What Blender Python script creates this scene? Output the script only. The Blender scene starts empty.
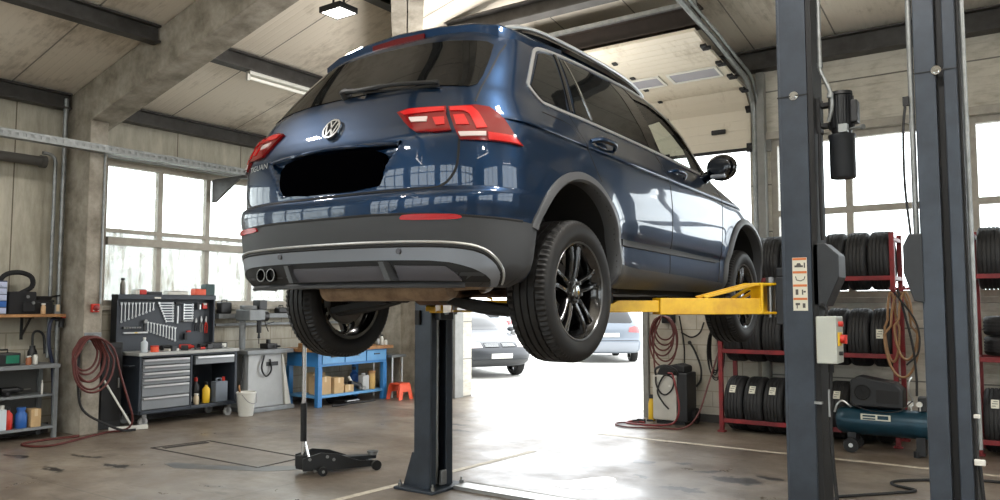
import bpy, bmesh, math, random
import numpy as np
from math import sin, cos, pi, radians, atan, sqrt
from mathutils import Vector, Matrix
random.seed(7)
scene = bpy.context.scene
col = scene.collection
# ---------------------------------------------------------------- camera
cam_d = bpy.data.cameras.new('camera'); cam = bpy.data.objects.new('camera', cam_d); col.objects.link(cam)
cam_d.sensor_width = 36.0; cam_d.lens = 780/1000*36.0; cam_d.clip_end = 300
cam.location = (0, 0, 1.52)
cam.rotation_euler = (pi/2 + atan(55.5/780), 0, radians(34.8))
scene.camera = cam
# ---------------------------------------------------------------- sky (bright overcast day)
wd = bpy.data.worlds.new('overcast_sky'); scene.world = wd; wd.use_nodes = True
bgn = wd.node_tree.nodes['Background']
bgn.inputs[0].default_value = (0.93, 0.97, 1.0, 1); bgn.inputs[1].default_value = 4.4
# ---------------------------------------------------------------- picture settings
vs = scene.view_settings
vs.view_transform = 'Standard'; vs.look = 'None'; vs.gamma = 1.0; vs.exposure = 0.5; vs.use_curve_mapping = False
cy = scene.cycles
cy.use_denoising = True; cy.max_bounces = 8; cy.diffuse_bounces = 5; cy.glossy_bounces = 4; cy.transparent_max_bounces = 8
cy.sample_clamp_indirect = 6.0; cy.caustics_reflective = False; cy.caustics_refractive = False
LAMP = 1.15     # brightness of the hall's lamps, seen and added (their lights are made with the lamps)
# ---------------------------------------------------------------- materials
def lin(c):
    c /= 255.0
    return c/12.92 if c <= .04045 else ((c + .055)/1.055)**2.4
def S(r, g, b): return (lin(r), lin(g), lin(b), 1)
MATS = {}
def mat(name, color, rough=.5, metal=0.0, vary=0.0, vscale=6.0, color2=None, bump=0.0, bscale=40.0, coat=0.0, spec=None, emit=None, estr=0.0):
    if name in MATS: return MATS[name]
    m = bpy.data.materials.new(name); m.use_nodes = True; nt = m.node_tree; b = nt.nodes['Principled BSDF']
    b.inputs['Base Color'].default_value = color; b.inputs['Roughness'].default_value = rough; b.inputs['Metallic'].default_value = metal
    if coat: b.inputs['Coat Weight'].default_value = coat; b.inputs['Coat Roughness'].default_value = .03
    if spec is not None: b.inputs['Specular IOR Level'].default_value = spec
    if emit: b.inputs['Emission Color'].default_value = emit; b.inputs['Emission Strength'].default_value = estr
    if vary or color2:
        tc = nt.nodes.new('ShaderNodeTexCoord'); n = nt.nodes.new('ShaderNodeTexNoise')
        n.inputs['Scale'].default_value = vscale; n.inputs['Detail'].default_value = 8; n.inputs['Roughness'].default_value = .65
        nt.links.new(tc.outputs['Object'], n.inputs['Vector'])
        r = nt.nodes.new('ShaderNodeValToRGB'); r.color_ramp.elements[0].position = .35; r.color_ramp.elements[1].position = .68
        c2 = color2 or tuple(max(0, c*(1 - vary)) for c in color[:3]) + (1,)
        r.color_ramp.elements[0].color = c2; r.color_ramp.elements[1].color = color
        nt.links.new(n.outputs['Fac'], r.inputs['Fac']); nt.links.new(r.outputs['Color'], b.inputs['Base Color'])
    if bump:
        tc = nt.nodes.new('ShaderNodeTexCoord'); n = nt.nodes.new('ShaderNodeTexNoise'); n.inputs['Scale'].default_value = bscale; n.inputs['Detail'].default_value = 6
        bp = nt.nodes.new('ShaderNodeBump'); bp.inputs['Strength'].default_value = bump; bp.inputs['Distance'].default_value = .02
        nt.links.new(tc.outputs['Object'], n.inputs['Vector']); nt.links.new(n.outputs['Fac'], bp.inputs['Height']); nt.links.new(bp.outputs['Normal'], b.inputs['Normal'])
    MATS[name] = m
    return m

class NT:                                  # small helper for hand-built node trees
    def __init__(s, name):
        s.m = bpy.data.materials.new(name); s.m.use_nodes = True; s.t = s.m.node_tree; s.b = s.t.nodes['Principled BSDF']; MATS[name] = s.m
    def n(s, typ, **kw):
        x = s.t.nodes.new(typ)
        for k, v in kw.items(): setattr(x, k, v)
        return x
    def l(s, a, b): s.t.links.new(a, b)
    def val(s, sock, v):
        if isinstance(v, (int, float, tuple)): sock.default_value = v
        else: s.l(v, sock)
    def math(s, op, a, b=0.0, c=None):
        x = s.n('ShaderNodeMath', operation=op); s.val(x.inputs[0], a); s.val(x.inputs[1], b)
        if c is not None: s.val(x.inputs[2], c)
        return x.outputs[0]
    def noise(s, vec, scale, detail=6, rough=.6, out='Fac'):
        x = s.n('ShaderNodeTexNoise'); x.inputs['Scale'].default_value = scale; x.inputs['Detail'].default_value = detail; x.inputs['Roughness'].default_value = rough
        s.l(vec, x.inputs['Vector']); return x.outputs[out]
    def ramp(s, fac, stops):
        x = s.n('ShaderNodeValToRGB'); e = x.color_ramp.elements
        while len(e) < len(stops): e.new(.5)
        for i, (p, c) in enumerate(stops): e[i].position = p; e[i].color = c if isinstance(c, tuple) else (c, c, c, 1)
        s.l(fac, x.inputs['Fac']); return x.outputs['Color']
    def mix(s, fac, a, b, mode='MIX'):
        x = s.n('ShaderNodeMix', data_type='RGBA', blend_type=mode); s.val(x.inputs[0], fac); s.val(x.inputs[6], a); s.val(x.inputs[7], b); return x.outputs[2]
    def coords(s):
        tc = s.n('ShaderNodeTexCoord'); sp = s.n('ShaderNodeSeparateXYZ'); s.l(tc.outputs['Object'], sp.inputs[0])
        return tc.outputs['Object'], sp.outputs[0], sp.outputs[1], sp.outputs[2]
    def scaled(s, vec, sc):
        x = s.n('ShaderNodeMapping'); x.inputs['Scale'].default_value = sc; s.l(vec, x.inputs['Vector']); return x.outputs[0]
    def bump(s, h, strength=.5, dist=.01):
        x = s.n('ShaderNodeBump'); x.inputs['Strength'].default_value = strength; x.inputs['Distance'].default_value = dist
        s.l(h, x.inputs['Height']); s.l(x.outputs[0], s.b.inputs['Normal'])
    def stripe(s, c, period, width):       # 1 inside a thin line every period metres
        f = s.math('FRACT', s.math('DIVIDE', c, period)); return s.math('LESS_THAN', f, width/period)

def panel_mat(name, base, dirt, axis, seam, rib, rough=.55, seamw=.018, ribd=.004, stain=.5):
    k = NT(name); v, x, y, z = k.coords(); c = (x, y, z)[axis]
    n1 = k.noise(v, .9, 8, .65); sc = [3.0, 3.0, 3.0]; sc[axis] = 9.0
    n2 = k.noise(k.scaled(v, tuple(sc)), 1.6, 6, .7)
    f = k.math('ADD', k.math('MULTIPLY', n1, .6), k.math('MULTIPLY', n2, .4))
    colr = k.ramp(f, [(.36, dirt), (.36 + .25*stain, base), (1, base)])
    sm = k.stripe(c, seam, seamw)
    dark = tuple(q*.32 for q in base[:3]) + (1,)
    colr = k.mix(sm, colr, dark); k.l(colr, k.b.inputs['Base Color'])
    tri = k.math('ABSOLUTE', k.math('SUBTRACT', k.math('FRACT', k.math('DIVIDE', c, rib)), .5))
    rb = k.math('SMOOTH_MIN', tri, .12, .1); h = k.math('SUBTRACT', rb, k.math('MULTIPLY', sm, .5)); k.bump(h, .8, ribd*6)
    k.b.inputs['Roughness'].default_value = rough
    return k.m

def floor_mat():
    k = NT('concrete_floor'); v, x, y, z = k.coords()
    n1 = k.noise(k.scaled(v, (1, 1.6, 1)), .55, 9, .68); n2 = k.noise(v, 3.2, 8, .7); n3 = k.noise(k.scaled(v, (.6, 3.0, 1)), 2.2, 6, .7)
    c = k.ramp(n1, [(.3, S(80, 71, 62)), (.48, S(116, 105, 93)), (.68, S(142, 132, 118))])
    c = k.mix(k.ramp(n2, [(.38, .55), (.58, 0.0)]), c, S(92, 80, 68))
    c = k.mix(k.ramp(n3, [(.58, 0.0), (.68, .65)]), c, S(62, 53, 45))
    wv = k.noise(v, 5.0, 4, .6, 'Color'); off = k.n('ShaderNodeVectorMath', operation='SUBTRACT'); k.l(wv, off.inputs[0]); off.inputs[1].default_value = (.5, .5, .5)
    sc_ = k.n('ShaderNodeVectorMath', operation='SCALE'); k.l(off.outputs[0], sc_.inputs[0]); sc_.inputs['Scale'].default_value = .38
    wp = k.n('ShaderNodeVectorMath', operation='ADD'); k.l(v, wp.inputs[0]); k.l(sc_.outputs[0], wp.inputs[1])
    tot = None
    for (sx, sy, rx, ry) in OIL:
        d = k.n('ShaderNodeVectorMath', operation='SUBTRACT'); k.l(wp.outputs[0], d.inputs[0]); d.inputs[1].default_value = (sx, sy, 0)
        q = k.n('ShaderNodeVectorMath', operation='MULTIPLY'); k.l(d.outputs[0], q.inputs[0]); q.inputs[1].default_value = (1/rx, 1/ry, 0)
        ln = k.n('ShaderNodeVectorMath', operation='LENGTH'); k.l(q.outputs[0], ln.inputs[0])
        f = k.ramp(ln.outputs['Value'], [(.72, .95), (1.0, 0.0)])
        tot = f if tot is None else k.mix(1.0, tot, f, 'LIGHTEN')
    c = k.mix(tot, c, S(30, 26, 23))
    jt = k.math('MAXIMUM', k.stripe(k.math('ADD', x, 40.35), 5.0, .012), k.stripe(k.math('ADD', y, 41.6), 5.0, .012))
    c = k.mix(k.math('MULTIPLY', jt, .6), c, S(62, 55, 48))
    k.l(c, k.b.inputs['Base Color'])
    r = k.ramp(k.noise(v, 1.3, 8, .7), [(.32, .25), (.7, .55)]); k.l(r, k.b.inputs['Roughness'])
    k.bump(n2, .12, .01)
    return k.m
OIL = [(-2.25, 6.86, .28, .13), (-2.05, 7.12, .16, .09), (-2.6, 7.05, .1, .06), (-3.25, 7.15, .16, .07), (-2.9, 7.3, .09, .06), (-7.6, 3.7, .18, .07), (-8.0, 4.2, .25, .05),
       (-7.3, 4.1, .22, .05), (-8.6, 3.8, .22, .06), (-6.4, 8.0, .35, .07), (-5.9, 7.6, .22, .06), (-7.0, 8.3, .3, .06), (-3.6, 6.6, .08, .06), (-3.0, 6.5, .07, .05), (-2.5, 6.3, .2, .08), (-5.3, 8.3, .2, .06)]

def stripes_glass(name, tint, alpha_dirt, dirty=True, most=.7):
    # window glass: clear, with a sharp reflection and streaks of dirt that scatter the daylight
    m = bpy.data.materials.new(name); m.use_nodes = True; nt = m.node_tree; nt.nodes.clear(); MATS[name] = m
    out = nt.nodes.new('ShaderNodeOutputMaterial'); tr = nt.nodes.new('ShaderNodeBsdfTransparent'); tr.inputs[0].default_value = tint
    gl = nt.nodes.new('ShaderNodeBsdfGlossy'); gl.inputs['Roughness'].default_value = .03
    lw = nt.nodes.new('ShaderNodeLayerWeight'); lw.inputs[0].default_value = .5; pw = nt.nodes.new('ShaderNodeMath'); pw.operation = 'POWER'; pw.inputs[1].default_value = 5.0; nt.links.new(lw.outputs['Facing'], pw.inputs[0])
    fr = nt.nodes.new('ShaderNodeMath'); fr.operation = 'MULTIPLY_ADD'; fr.inputs[1].default_value = .95; fr.inputs[2].default_value = .045; nt.links.new(pw.outputs[0], fr.inputs[0])
    mx = nt.nodes.new('ShaderNodeMixShader'); nt.links.new(fr.outputs[0], mx.inputs[0]); nt.links.new(tr.outputs[0], mx.inputs[1]); nt.links.new(gl.outputs[0], mx.inputs[2])
    last = mx.outputs[0]
    if dirty:
        tc = nt.nodes.new('ShaderNodeTexCoord'); mp = nt.nodes.new('ShaderNodeMapping'); mp.inputs['Scale'].default_value = (1, 5, .8)
        n = nt.nodes.new('ShaderNodeTexNoise'); n.inputs['Scale'].default_value = 2.2; n.inputs['Detail'].default_value = 8; n.inputs['Roughness'].default_value = .75
        nt.links.new(tc.outputs['Object'], mp.inputs[0]); nt.links.new(mp.outputs[0], n.inputs['Vector'])
        r = nt.nodes.new('ShaderNodeValToRGB'); r.color_ramp.elements[0].position = .50; r.color_ramp.elements[0].color = (alpha_dirt,)*3 + (1,)
        r.color_ramp.elements[1].position = .70; r.color_ramp.elements[1].color = (most, most, most, 1); nt.links.new(n.outputs['Fac'], r.inputs[0])
        df = nt.nodes.new('ShaderNodeBsdfDiffuse'); df.inputs[0].default_value = S(110, 100, 82)
        tl = nt.nodes.new('ShaderNodeBsdfTranslucent'); tl.inputs[0].default_value = S(128, 119, 98)
        ms = nt.nodes.new('ShaderNodeMixShader'); ms.inputs[0].default_value = .7; nt.links.new(df.outputs[0], ms.inputs[1]); nt.links.new(tl.outputs[0], ms.inputs[2])
        m2 = nt.nodes.new('ShaderNodeMixShader'); nt.links.new(r.outputs[0], m2.inputs[0]); nt.links.new(last, m2.inputs[1]); nt.links.new(ms.outputs[0], m2.inputs[2]); last = m2.outputs[0]
    nt.links.new(last, out.inputs[0])
    return m

M_black = mat('black_rubber', S(22, 22, 23), .7)
M_dark = mat('black_plastic', S(26, 27, 29), .45, vary=.3)
M_steel = mat('bare_steel', S(150, 150, 148), .35, .9, vary=.3)
M_chrome = mat('polished_chrome', S(215, 217, 218), .12, 1.0)
M_galv = mat('galvanised_steel', S(150, 153, 152), .45, .6, vary=.35, vscale=12)
M_red = mat('red_plastic', S(190, 42, 28), .45)
M_orange = mat('orange_red_plastic', S(226, 88, 55), .5)
M_white = mat('white_plastic', S(215, 214, 206), .5, vary=.12)
M_yel = mat('yellow_plastic', S(222, 180, 40), .5)
M_bluep = mat('blue_plastic', S(38, 90, 160), .45)
M_greenp = mat('green_plastic', S(22, 110, 84), .45)
M_card = mat('brown_cardboard', S(196, 164, 120), .85, vary=.2)
M_wood = mat('worn_wood', S(176, 130, 82), .65, color2=S(128, 90, 54), vscale=9)
M_label = mat('white_paper_label', S(214, 212, 196), .7)

# ---------------------------------------------------------------- mesh builder and tagging
LOC = {}
class MB:
    def __init__(s): s.v = []; s.f = []; s.mi = []; s.sm = []
    def add(s, vs, fs, mi=0, smooth=False):
        o = len(s.v); s.v += [tuple(map(float, p)) for p in vs]
        for f in fs: s.f.append(tuple(i + o for i in f)); s.mi.append(mi); s.sm.append(smooth)
        return s
    def box(s, c, d, rot=None, mi=0):
        hx, hy, hz = d[0]/2, d[1]/2, d[2]/2
        vs = [Vector((x, y, z)) for x in (-hx, hx) for y in (-hy, hy) for z in (-hz, hz)]
        if rot is not None: vs = [rot @ p for p in vs]
        vs = [p + Vector(c) for p in vs]
        return s.add(vs, [(0, 1, 3, 2), (4, 6, 7, 5), (0, 4, 5, 1), (2, 3, 7, 6), (0, 2, 6, 4), (1, 5, 7, 3)], mi)
    def bx(s, a, b, mi=0): return s.box([(p + q)/2 for p, q in zip(a, b)], [abs(q - p) for p, q in zip(a, b)], None, mi)
    def beam(s, p0, p1, w, h, up=(0, 0, 1), mi=0):       # box along p0->p1, w sideways, h along up
        p0, p1 = Vector(p0), Vector(p1); d = (p1 - p0); L = d.length; d.normalize(); u = Vector(up); sd = d.cross(u).normalized(); u = sd.cross(d)
        return s.box((p0 + p1)/2, (L, w, h), Matrix((d, sd, u)).transposed(), mi)
    def cyl(s, p0, p1, r0, r1=None, n=16, cap=True, mi=0):
        p0, p1 = Vector(p0), Vector(p1); r1 = r0 if r1 is None else r1; d = (p1 - p0).normalized()
        a = Vector((0, 0, 1)) if abs(d.z) < .9 else Vector((1, 0, 0)); u = d.cross(a).normalized(); w = d.cross(u)
        vs = [p0 + (u*cos(t) + w*sin(t))*r0 for t in [2*pi*i/n for i in range(n)]] + [p1 + (u*cos(t) + w*sin(t))*r1 for t in [2*pi*i/n for i in range(n)]]
        s.add(vs, [(i, (i + 1) % n, n + (i + 1) % n, n + i) for i in range(n)], mi, True)
        if cap: s.add(vs[:n], [tuple(range(n))[::-1]], mi); s.add(vs[n:], [tuple(range(n))], mi)
        return s
    def lathe(s, prof, o=(0, 0, 0), ax=(0, 0, 1), n=24, mi=0, smooth=True, mod=None):   # prof: (height along axis, radius)
        d = Vector(ax).normalized(); a = Vector((0, 0, 1)) if abs(d.z) < .9 else Vector((0, 1, 0)); u = d.cross(a).normalized(); w = d.cross(u); o = Vector(o)
        vs = []
        for j, (h, r) in enumerate(prof):
            for i in range(n):
                t = 2*pi*i/n; rr = r if mod is None else mod(j, i, r); vs.append(o + d*h + (u*cos(t) + w*sin(t))*rr)
        m = len(prof)
        return s.add(vs, [(j*n + i, j*n + (i + 1) % n, (j + 1)*n + (i + 1) % n, (j + 1)*n + i) for j in range(m - 1) for i in range(n)], mi, smooth)
    def tube(s, pts, r, n=8, closed=False, mi=0, cap=True):
        P = [Vector(p) for p in pts]; m = len(P); vs = []; u = None
        for k in range(m):
            if closed: d = (P[(k + 1) % m] - P[k - 1])
            else: d = P[min(k + 1, m - 1)] - P[max(k - 1, 0)]
            d.normalize()
            if u is None:
                a = Vector((0, 0, 1)) if abs(d.z) < .9 else Vector((1, 0, 0)); u = d.cross(a).normalized()
            else:
                u = (u - d*u.dot(d)); u = u.normalized() if u.length > 1e-6 else d.cross(Vector((0.3, .5, .8))).normalized()
            w = d.cross(u); rr = r[k] if isinstance(r, (list, tuple)) else r
            vs += [P[k] + (u*cos(2*pi*i/n) + w*sin(2*pi*i/n))*rr for i in range(n)]
        fs = [(k*n + i, k*n + (i + 1) % n, ((k + 1) % m)*n + (i + 1) % n, ((k + 1) % m)*n + i) for k in range(m if closed else m - 1) for i in range(n)]
        s.add(vs, fs, mi, True)
        if cap and not closed: s.add(vs[:n], [tuple(range(n))[::-1]], mi); s.add(vs[-n:], [tuple(range(n))], mi)
        return s
    def prism(s, poly, fn, d0, d1, mi=0):                 # poly 2D, fn(u, v, depth) -> xyz
        n = len(poly); vs = [fn(u, v, d0) for u, v in poly] + [fn(u, v, d1) for u, v in poly]
        s.add(vs, [(i, (i + 1) % n, n + (i + 1) % n, n + i) for i in range(n)] + [tuple(range(n))[::-1], tuple(range(n, 2*n))], mi); return s
    def ball(s, c, r, sc=(1, 1, 1), n=16, mi=0):
        prof = [(-cos(pi*i/8), max(.001, sin(pi*i/8))) for i in range(9)]
        vs = [(c[0] + rr*cos(2*pi*i/n)*r*sc[0], c[1] + rr*sin(2*pi*i/n)*r*sc[1], c[2] + h*r*sc[2]) for h, rr in prof for i in range(n)]
        s.add(vs, [(j*n + i, j*n + (i + 1) % n, (j + 1)*n + (i + 1) % n, (j + 1)*n + i) for j in range(8) for i in range(n)], mi, True); return s
    def build(s, name, m, parent=None, loc=None, bevel=0.0, local=False, seg=2):
        off = Vector((0, 0, 0))
        if parent is not None and not local: off = LOC.get(parent.name, Vector((0, 0, 0)))
        elif loc is not None and not local: off = Vector(loc)
        me = bpy.data.meshes.new(name); me.from_pydata([(p[0] - off.x, p[1] - off.y, p[2] - off.z) for p in s.v], [], s.f)
        for q in (m if isinstance(m, (list, tuple)) else [m]): me.materials.append(q)
        me.polygons.foreach_set('material_index', s.mi); me.polygons.foreach_set('use_smooth', s.sm); me.update()
        bm = bmesh.new(); bm.from_mesh(me); bmesh.ops.remove_doubles(bm, verts=bm.verts, dist=1e-6); bmesh.ops.recalc_face_normals(bm, faces=bm.faces); bm.to_mesh(me); bm.free()
        o = bpy.data.objects.new(name, me); col.objects.link(o)
        if bevel:
            b = o.modifiers.new('bevel', 'BEVEL'); b.width = bevel; b.segments = seg; b.limit_method = 'ANGLE'; b.angle_limit = radians(40)
        if any(s.sm): me.set_sharp_from_angle(angle=radians(42))
        if parent is not None: o.parent = parent; LOC[o.name] = LOC.get(parent.name, Vector((0, 0, 0)))
        elif loc is not None: o.location = loc; LOC[o.name] = Vector(loc)
        return o
def tag(o, label, cat, group=None):
    o['label'] = label; o['category'] = cat
    if group: o['group'] = group
    return o
def struct(o, kind='structure'): o['kind'] = kind; return o
def thing(name, label, cat, loc=(0, 0, 0), rotz=0.0, group=None):
    o = bpy.data.objects.new(name, None); col.objects.link(o); o.location = loc; o.rotation_euler = (0, 0, rotz); o.empty_display_size = .1
    LOC[o.name] = Vector(loc); return tag(o, label, cat, group)
def copy_tree(o, parent=None, kids=None):
    c = o.copy(); col.objects.link(c); c.parent = parent
    for ch in list(o.children): copy_tree(ch, c)
    return c
def dup(o, loc, label, rot=None, group=None):
    c = copy_tree(o); c.location = loc; c['label'] = label
    if rot is not None: c.rotation_euler = rot
    if group: c['group'] = group
    return c
def lab(o, label): o['label'] = label; return o
def arc(c, r, a0, a1, n, fn): return [fn(c[0] + r*cos(a0 + (a1 - a0)*i/n), c[1] + r*sin(a0 + (a1 - a0)*i/n)) for i in range(n + 1)]
def smooth_path(pts, n=8):                  # Catmull-Rom through the points
    P = [Vector(p) for p in pts]; P = [P[0]*2 - P[1]] + P + [P[-1]*2 - P[-2]]; out = []
    for i in range(1, len(P) - 2):
        for j in range(n):
            t = j/n; a, b, c, d = P[i-1], P[i], P[i+1], P[i+2]
            out.append(.5*((2*b) + (c - a)*t + (2*a - 5*b + 4*c - d)*t*t + (3*b - a - 3*c + d)*t**3))
    return out + [P[-2]]
ORD = ['first', 'second', 'third', 'fourth', 'fifth', 'sixth', 'seventh', 'eighth', 'ninth', 'tenth', 'eleventh', 'twelfth', 'thirteenth']
# ---------------------------------------------------------------- the hall
M_floor = floor_mat()
M_ceilL = panel_mat('ceiling_panel_left', S(214, 205, 190), S(172, 162, 146), 1, 1.02, .085)
M_ceilD = panel_mat('ceiling_panel_door', S(214, 206, 192), S(176, 167, 152), 0, 1.02, .085)
M_wallH = panel_mat('wall_siding', S(190, 185, 172), S(150, 143, 128), 2, .62, .1, stain=.7)
M_conc = mat('raw_concrete', S(170, 163, 150), .85, color2=S(114, 107, 95), vscale=3.2, bump=.25, bscale=18)
M_beam = mat('painted_steel_beam', S(74, 72, 70), .5, .2, color2=S(50, 47, 44), vscale=5)
M_brown = mat('brown_steel_beam', S(52, 42, 35), .6, .1, vary=.4)  # track hangers, and the beam that stands in for ceiling shade
M_frame = mat('grey_window_frame', S(168, 162, 150), .5, vary=.25, vscale=8)
M_post = mat('grey_door_post', S(134, 134, 130), .5, vary=.25)
M_line = mat('worn_white_floor_paint', S(206, 198, 180), .6, color2=S(160, 148, 130), vscale=14)
M_yard = mat('yard_concrete', S(206, 204, 198), .8, vary=.12, vscale=.6)
M_pane = stripes_glass('dirty_window_pane', (.93, .96, .95, 1), .10)
M_clear = stripes_glass('clear_window_pane', (.95, .97, .97, 1), .01, most=.12)
def left_wall_mat():
    k = NT('left_wall_paint'); v, x, y, z = k.coords()
    n = k.noise(k.scaled(v, (1, 3, .7)), 1.5, 8, .7)
    up = k.ramp(n, [(.35, S(150, 145, 129)), (.65, S(190, 185, 169))])
    br = k.n('ShaderNodeTexBrick'); mp = k.n('ShaderNodeMapping'); mp.inputs['Rotation'].default_value = (pi/2, 0, pi/2); k.l(v, mp.inputs[0])
    cx = k.n('ShaderNodeCombineXYZ'); k.l(y, cx.inputs[0]); k.l(z, cx.inputs[1]); k.l(cx.outputs[0], br.inputs['Vector'])
    br.inputs['Scale'].default_value = 1.0; br.inputs['Brick Width'].default_value = .42; br.inputs['Row Height'].default_value = .2; br.inputs['Mortar Size'].default_value = .008
    br.inputs['Color1'].default_value = S(186, 182, 168); br.inputs['Color2'].default_value = S(174, 170, 156); br.inputs['Mortar'].default_value = S(140, 134, 120)
    lo = k.mix(k.ramp(n, [(.45, .5), (.65, 0.0)]), br.outputs['Color'], S(130, 122, 104))
    seam = k.stripe(y, 1.05, .014); up = k.mix(seam, up, S(96, 88, 74))
    k.l(k.mix(k.math('GREATER_THAN', z, 1.5), lo, up), k.b.inputs['Base Color']); k.b.inputs['Roughness'].default_value = .6
    k.bump(br.outputs['Fac'], -.25, .01); return k.m
M_wallL = left_wall_mat()
M_block = None

fl = MB(); fl.bx((-10.2, -7.2, -.2), (7.2, 10.65, 0)); struct(fl.build('floor', M_floor))
yd = MB(); yd.bx((-60, 10.65, -.25), (40, 90, -.03)); yd.bx((-60, -20, -.25), (-10.2, 10.65, -.03)); yd.bx((-60, -60, -.25), (40, -7.2, -.03)); struct(yd.build('ground', M_yard))

def wall_x(name, x0, x1, ya, yb, za, zb, holes, m):       # wall in the YZ plane with rectangular holes
    w = MB(); ys = ya
    for (h0, h1, g0, g1) in holes:
        w.bx((x0, ys, za), (x1, h0, zb))
        if g0 > za: w.bx((x0, h0, za), (x1, h1, g0))
        w.bx((x0, h0, g1), (x1, h1, zb)); ys = h1
    w.bx((x0, ys, za), (x1, yb, zb)); return struct(w.build(name, m))
def wall_y(name, y0, y1, xa, xb, za, zb, holes, m):
    w = MB(); xs = xa
    for (h0, h1, g0, g1) in holes:
        w.bx((xs, y0, za), (h0, y1, zb))
        if g0 > za: w.bx((h0, y0, za), (h1, y1, g0))
        w.bx((h0, y0, g1), (h1, y1, zb)); xs = h1
    w.bx((xs, y0, za), (xb, y1, zb)); return struct(w.build(name, m))
wall_x('wall_left', -10.15, -9.9, -7, 10.65, 0, 4.35, [(-5.5, -1.0, 1.52, 3.42), (-.3, 3.4, 1.52, 3.42), (5.28, 9.45, 1.52, 3.42)], M_wallL)
wall_y('wall_far', 10.4, 10.65, -9.9, 7, 0, 6.5, [(-7.99, -3.15, 0, 4.25), (-2.88, -.80, 1.62, 3.70), (-.64, 1.5, 1.62, 3.70), (1.7, 4.0, 1.62, 3.70)], M_wallH)
wall_x('wall_right', 7, 7.25, -7.2, 10.65, 0, 6.5, [(-5, 0, 1.4, 4.2), (1.5, 6.5, 1.4, 4.2)], M_wallH)
RW = [(-9.2, -6.2), (-5.6, -2.6), (-2.0, 1.0), (1.6, 4.6)]
wall_y('wall_rear', -7.2, -7, -10.15, 7.2, 0, 6.5, [(a, b, .9, 4.3) for a, b in RW], M_wallH)
# hipped roof: rises from the left wall, from the door wall, flat in the middle of the hall
zl = lambda x: 4.1 + .25*(x + 9.9)
zd = lambda y: 4.95 + .15*(10.4 - y)
ce = MB(); X3, Y3 = -1.1, 1.4
def slab(m_, pts): m_.add(pts + [(p[0], p[1], p[2] + .12) for p in pts], [tuple(range(len(pts)))[::-1], tuple(range(len(pts), 2*len(pts)))] + [(i, (i + 1) % len(pts), (i + 1) % len(pts) + len(pts), i + len(pts)) for i in range(len(pts))])
slab(ce, [(-10.2, -7.2, zl(-10.2)), (X3, -7.2, 6.3), (X3, Y3, 6.3), (-6.5, 10.4, 4.95), (-6.4, 10.7, 4.97), (-10.2, 10.7, zl(-10.2))])
c1 = ce; struct(c1.build('ceiling', M_ceilL))
ce = MB(); slab(ce, [(X3, Y3, 6.3), (7.2, Y3, 6.3), (7.2, 10.7, zd(10.7)), (-6.6, 10.7, zd(10.7)), (-6.5, 10.4, 4.95)]); struct(ce.build('ceiling', M_ceilD))
ce = MB(); slab(ce, [(X3, -7.2, 6.3), (7.2, -7.2, 6.3), (7.2, Y3, 6.3), (X3, Y3, 6.3)]); struct(ce.build('ceiling', M_ceilD))

def ibeam(name, p0, p1, h, w, m, t=.022, up=(0, 0, 1)):
    b = MB(); u = Vector(up); a, c = Vector(p0), Vector(p1)
    b.beam(a + u*(h/2 - t/2), c + u*(h/2 - t/2), w, t, up); b.beam(a - u*(h/2 - t/2), c - u*(h/2 - t/2), w, t, up); b.beam(a, c, t, h - 2*t, up)
    return struct(b.build(name, m))
# purlins under the left slope (they stop at the rafters) and under the door slope
for k, xp in enumerate((-9.78, -7.9, -5.95, -4.0)):
    zc = zl(xp) - .11
    yh = {0: 10.3, 1: 8.6, 2: 6.6, 3: 4.6}[k]
    for a, b in ((-6.9, 4.75), (5.2, yh)): 
        if b > a: ibeam('roof_purlin', (xp, a, zc), (xp, b, zc), .195, .15, M_beam)
for yp, x0, h in ((7.55, -6.05, .20), (5.6, -4.1, .22)):
    zc = zd(yp) - .12 - (.28 if yp > 7 else .0); ibeam('roof_purlin', (x0, yp, zc), (6.9, yp, zc), h, .18, M_beam)
ibeam('roof_purlin', (-6.1, 8.5, 4.84), (-3.1, 8.5, 4.84), .25, .2, M_brown)  # dark beam added in place of the ceiling shade past the door's end
# beam above the windows of the door wall
ibeam('eaves_beam', (-6.4, 10.3, 4.76), (6.9, 10.3, 4.76), .27, .2, M_beam)
# concrete rafters and columns
def rafter(y0, y1, x0, x1):
    b = MB(); f = lambda u, v, d: (u, d, v)
    b.prism([(x0, zl(x0) - .50), (x1, zl(x1) - .50), (x1, zl(x1) - .01), (x0, zl(x0) - .01)], f, y0, y1); return struct(b.build('concrete_beam', M_conc, bevel=.012))
rafter(4.78, 5.12, -9.9, -1.2)
rafter(-1.2, -.8, -9.9, -1.2)
def column(x0, x1, y0, y1, h):
    b = MB(); b.bx((x0, y0, 0), (x1, y1, h)); return struct(b.build('concrete_column', M_conc, bevel=.012))
column(-9.9, -9.3, 4.78, 5.0, 3.75)
column(-9.42, -9.02, 10.0, 10.4, 4.4)
hb = MB(); hp = lambda t, dz: Vector((-9.1*t, 10.2*t, 3.72 + 2.28*(1 - t) + dz))
sd = Vector((10.2, 9.1, 0)).normalized()*.17
vs = []
for t in (1.0, .12):
    for dz in (0, .75):
        for sg in (-1, -.04, .04, 1): vs.append(hp(t, dz) + sd*sg)
q = lambda i, j: i*8 + j
for g in (0, 2): hb.add([vs[q(0, g)], vs[q(0, g+1)], vs[q(0, 4+g+1)], vs[q(0, 4+g)], vs[q(1, g)], vs[q(1, g+1)], vs[q(1, 4+g+1)], vs[q(1, 4+g)]], [(0, 1, 2, 3), (4, 7, 6, 5), (0, 4, 5, 1), (3, 2, 6, 7), (0, 3, 7, 4), (1, 5, 6, 2)])
struct(hb.build('concrete_beam', M_conc))

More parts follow.
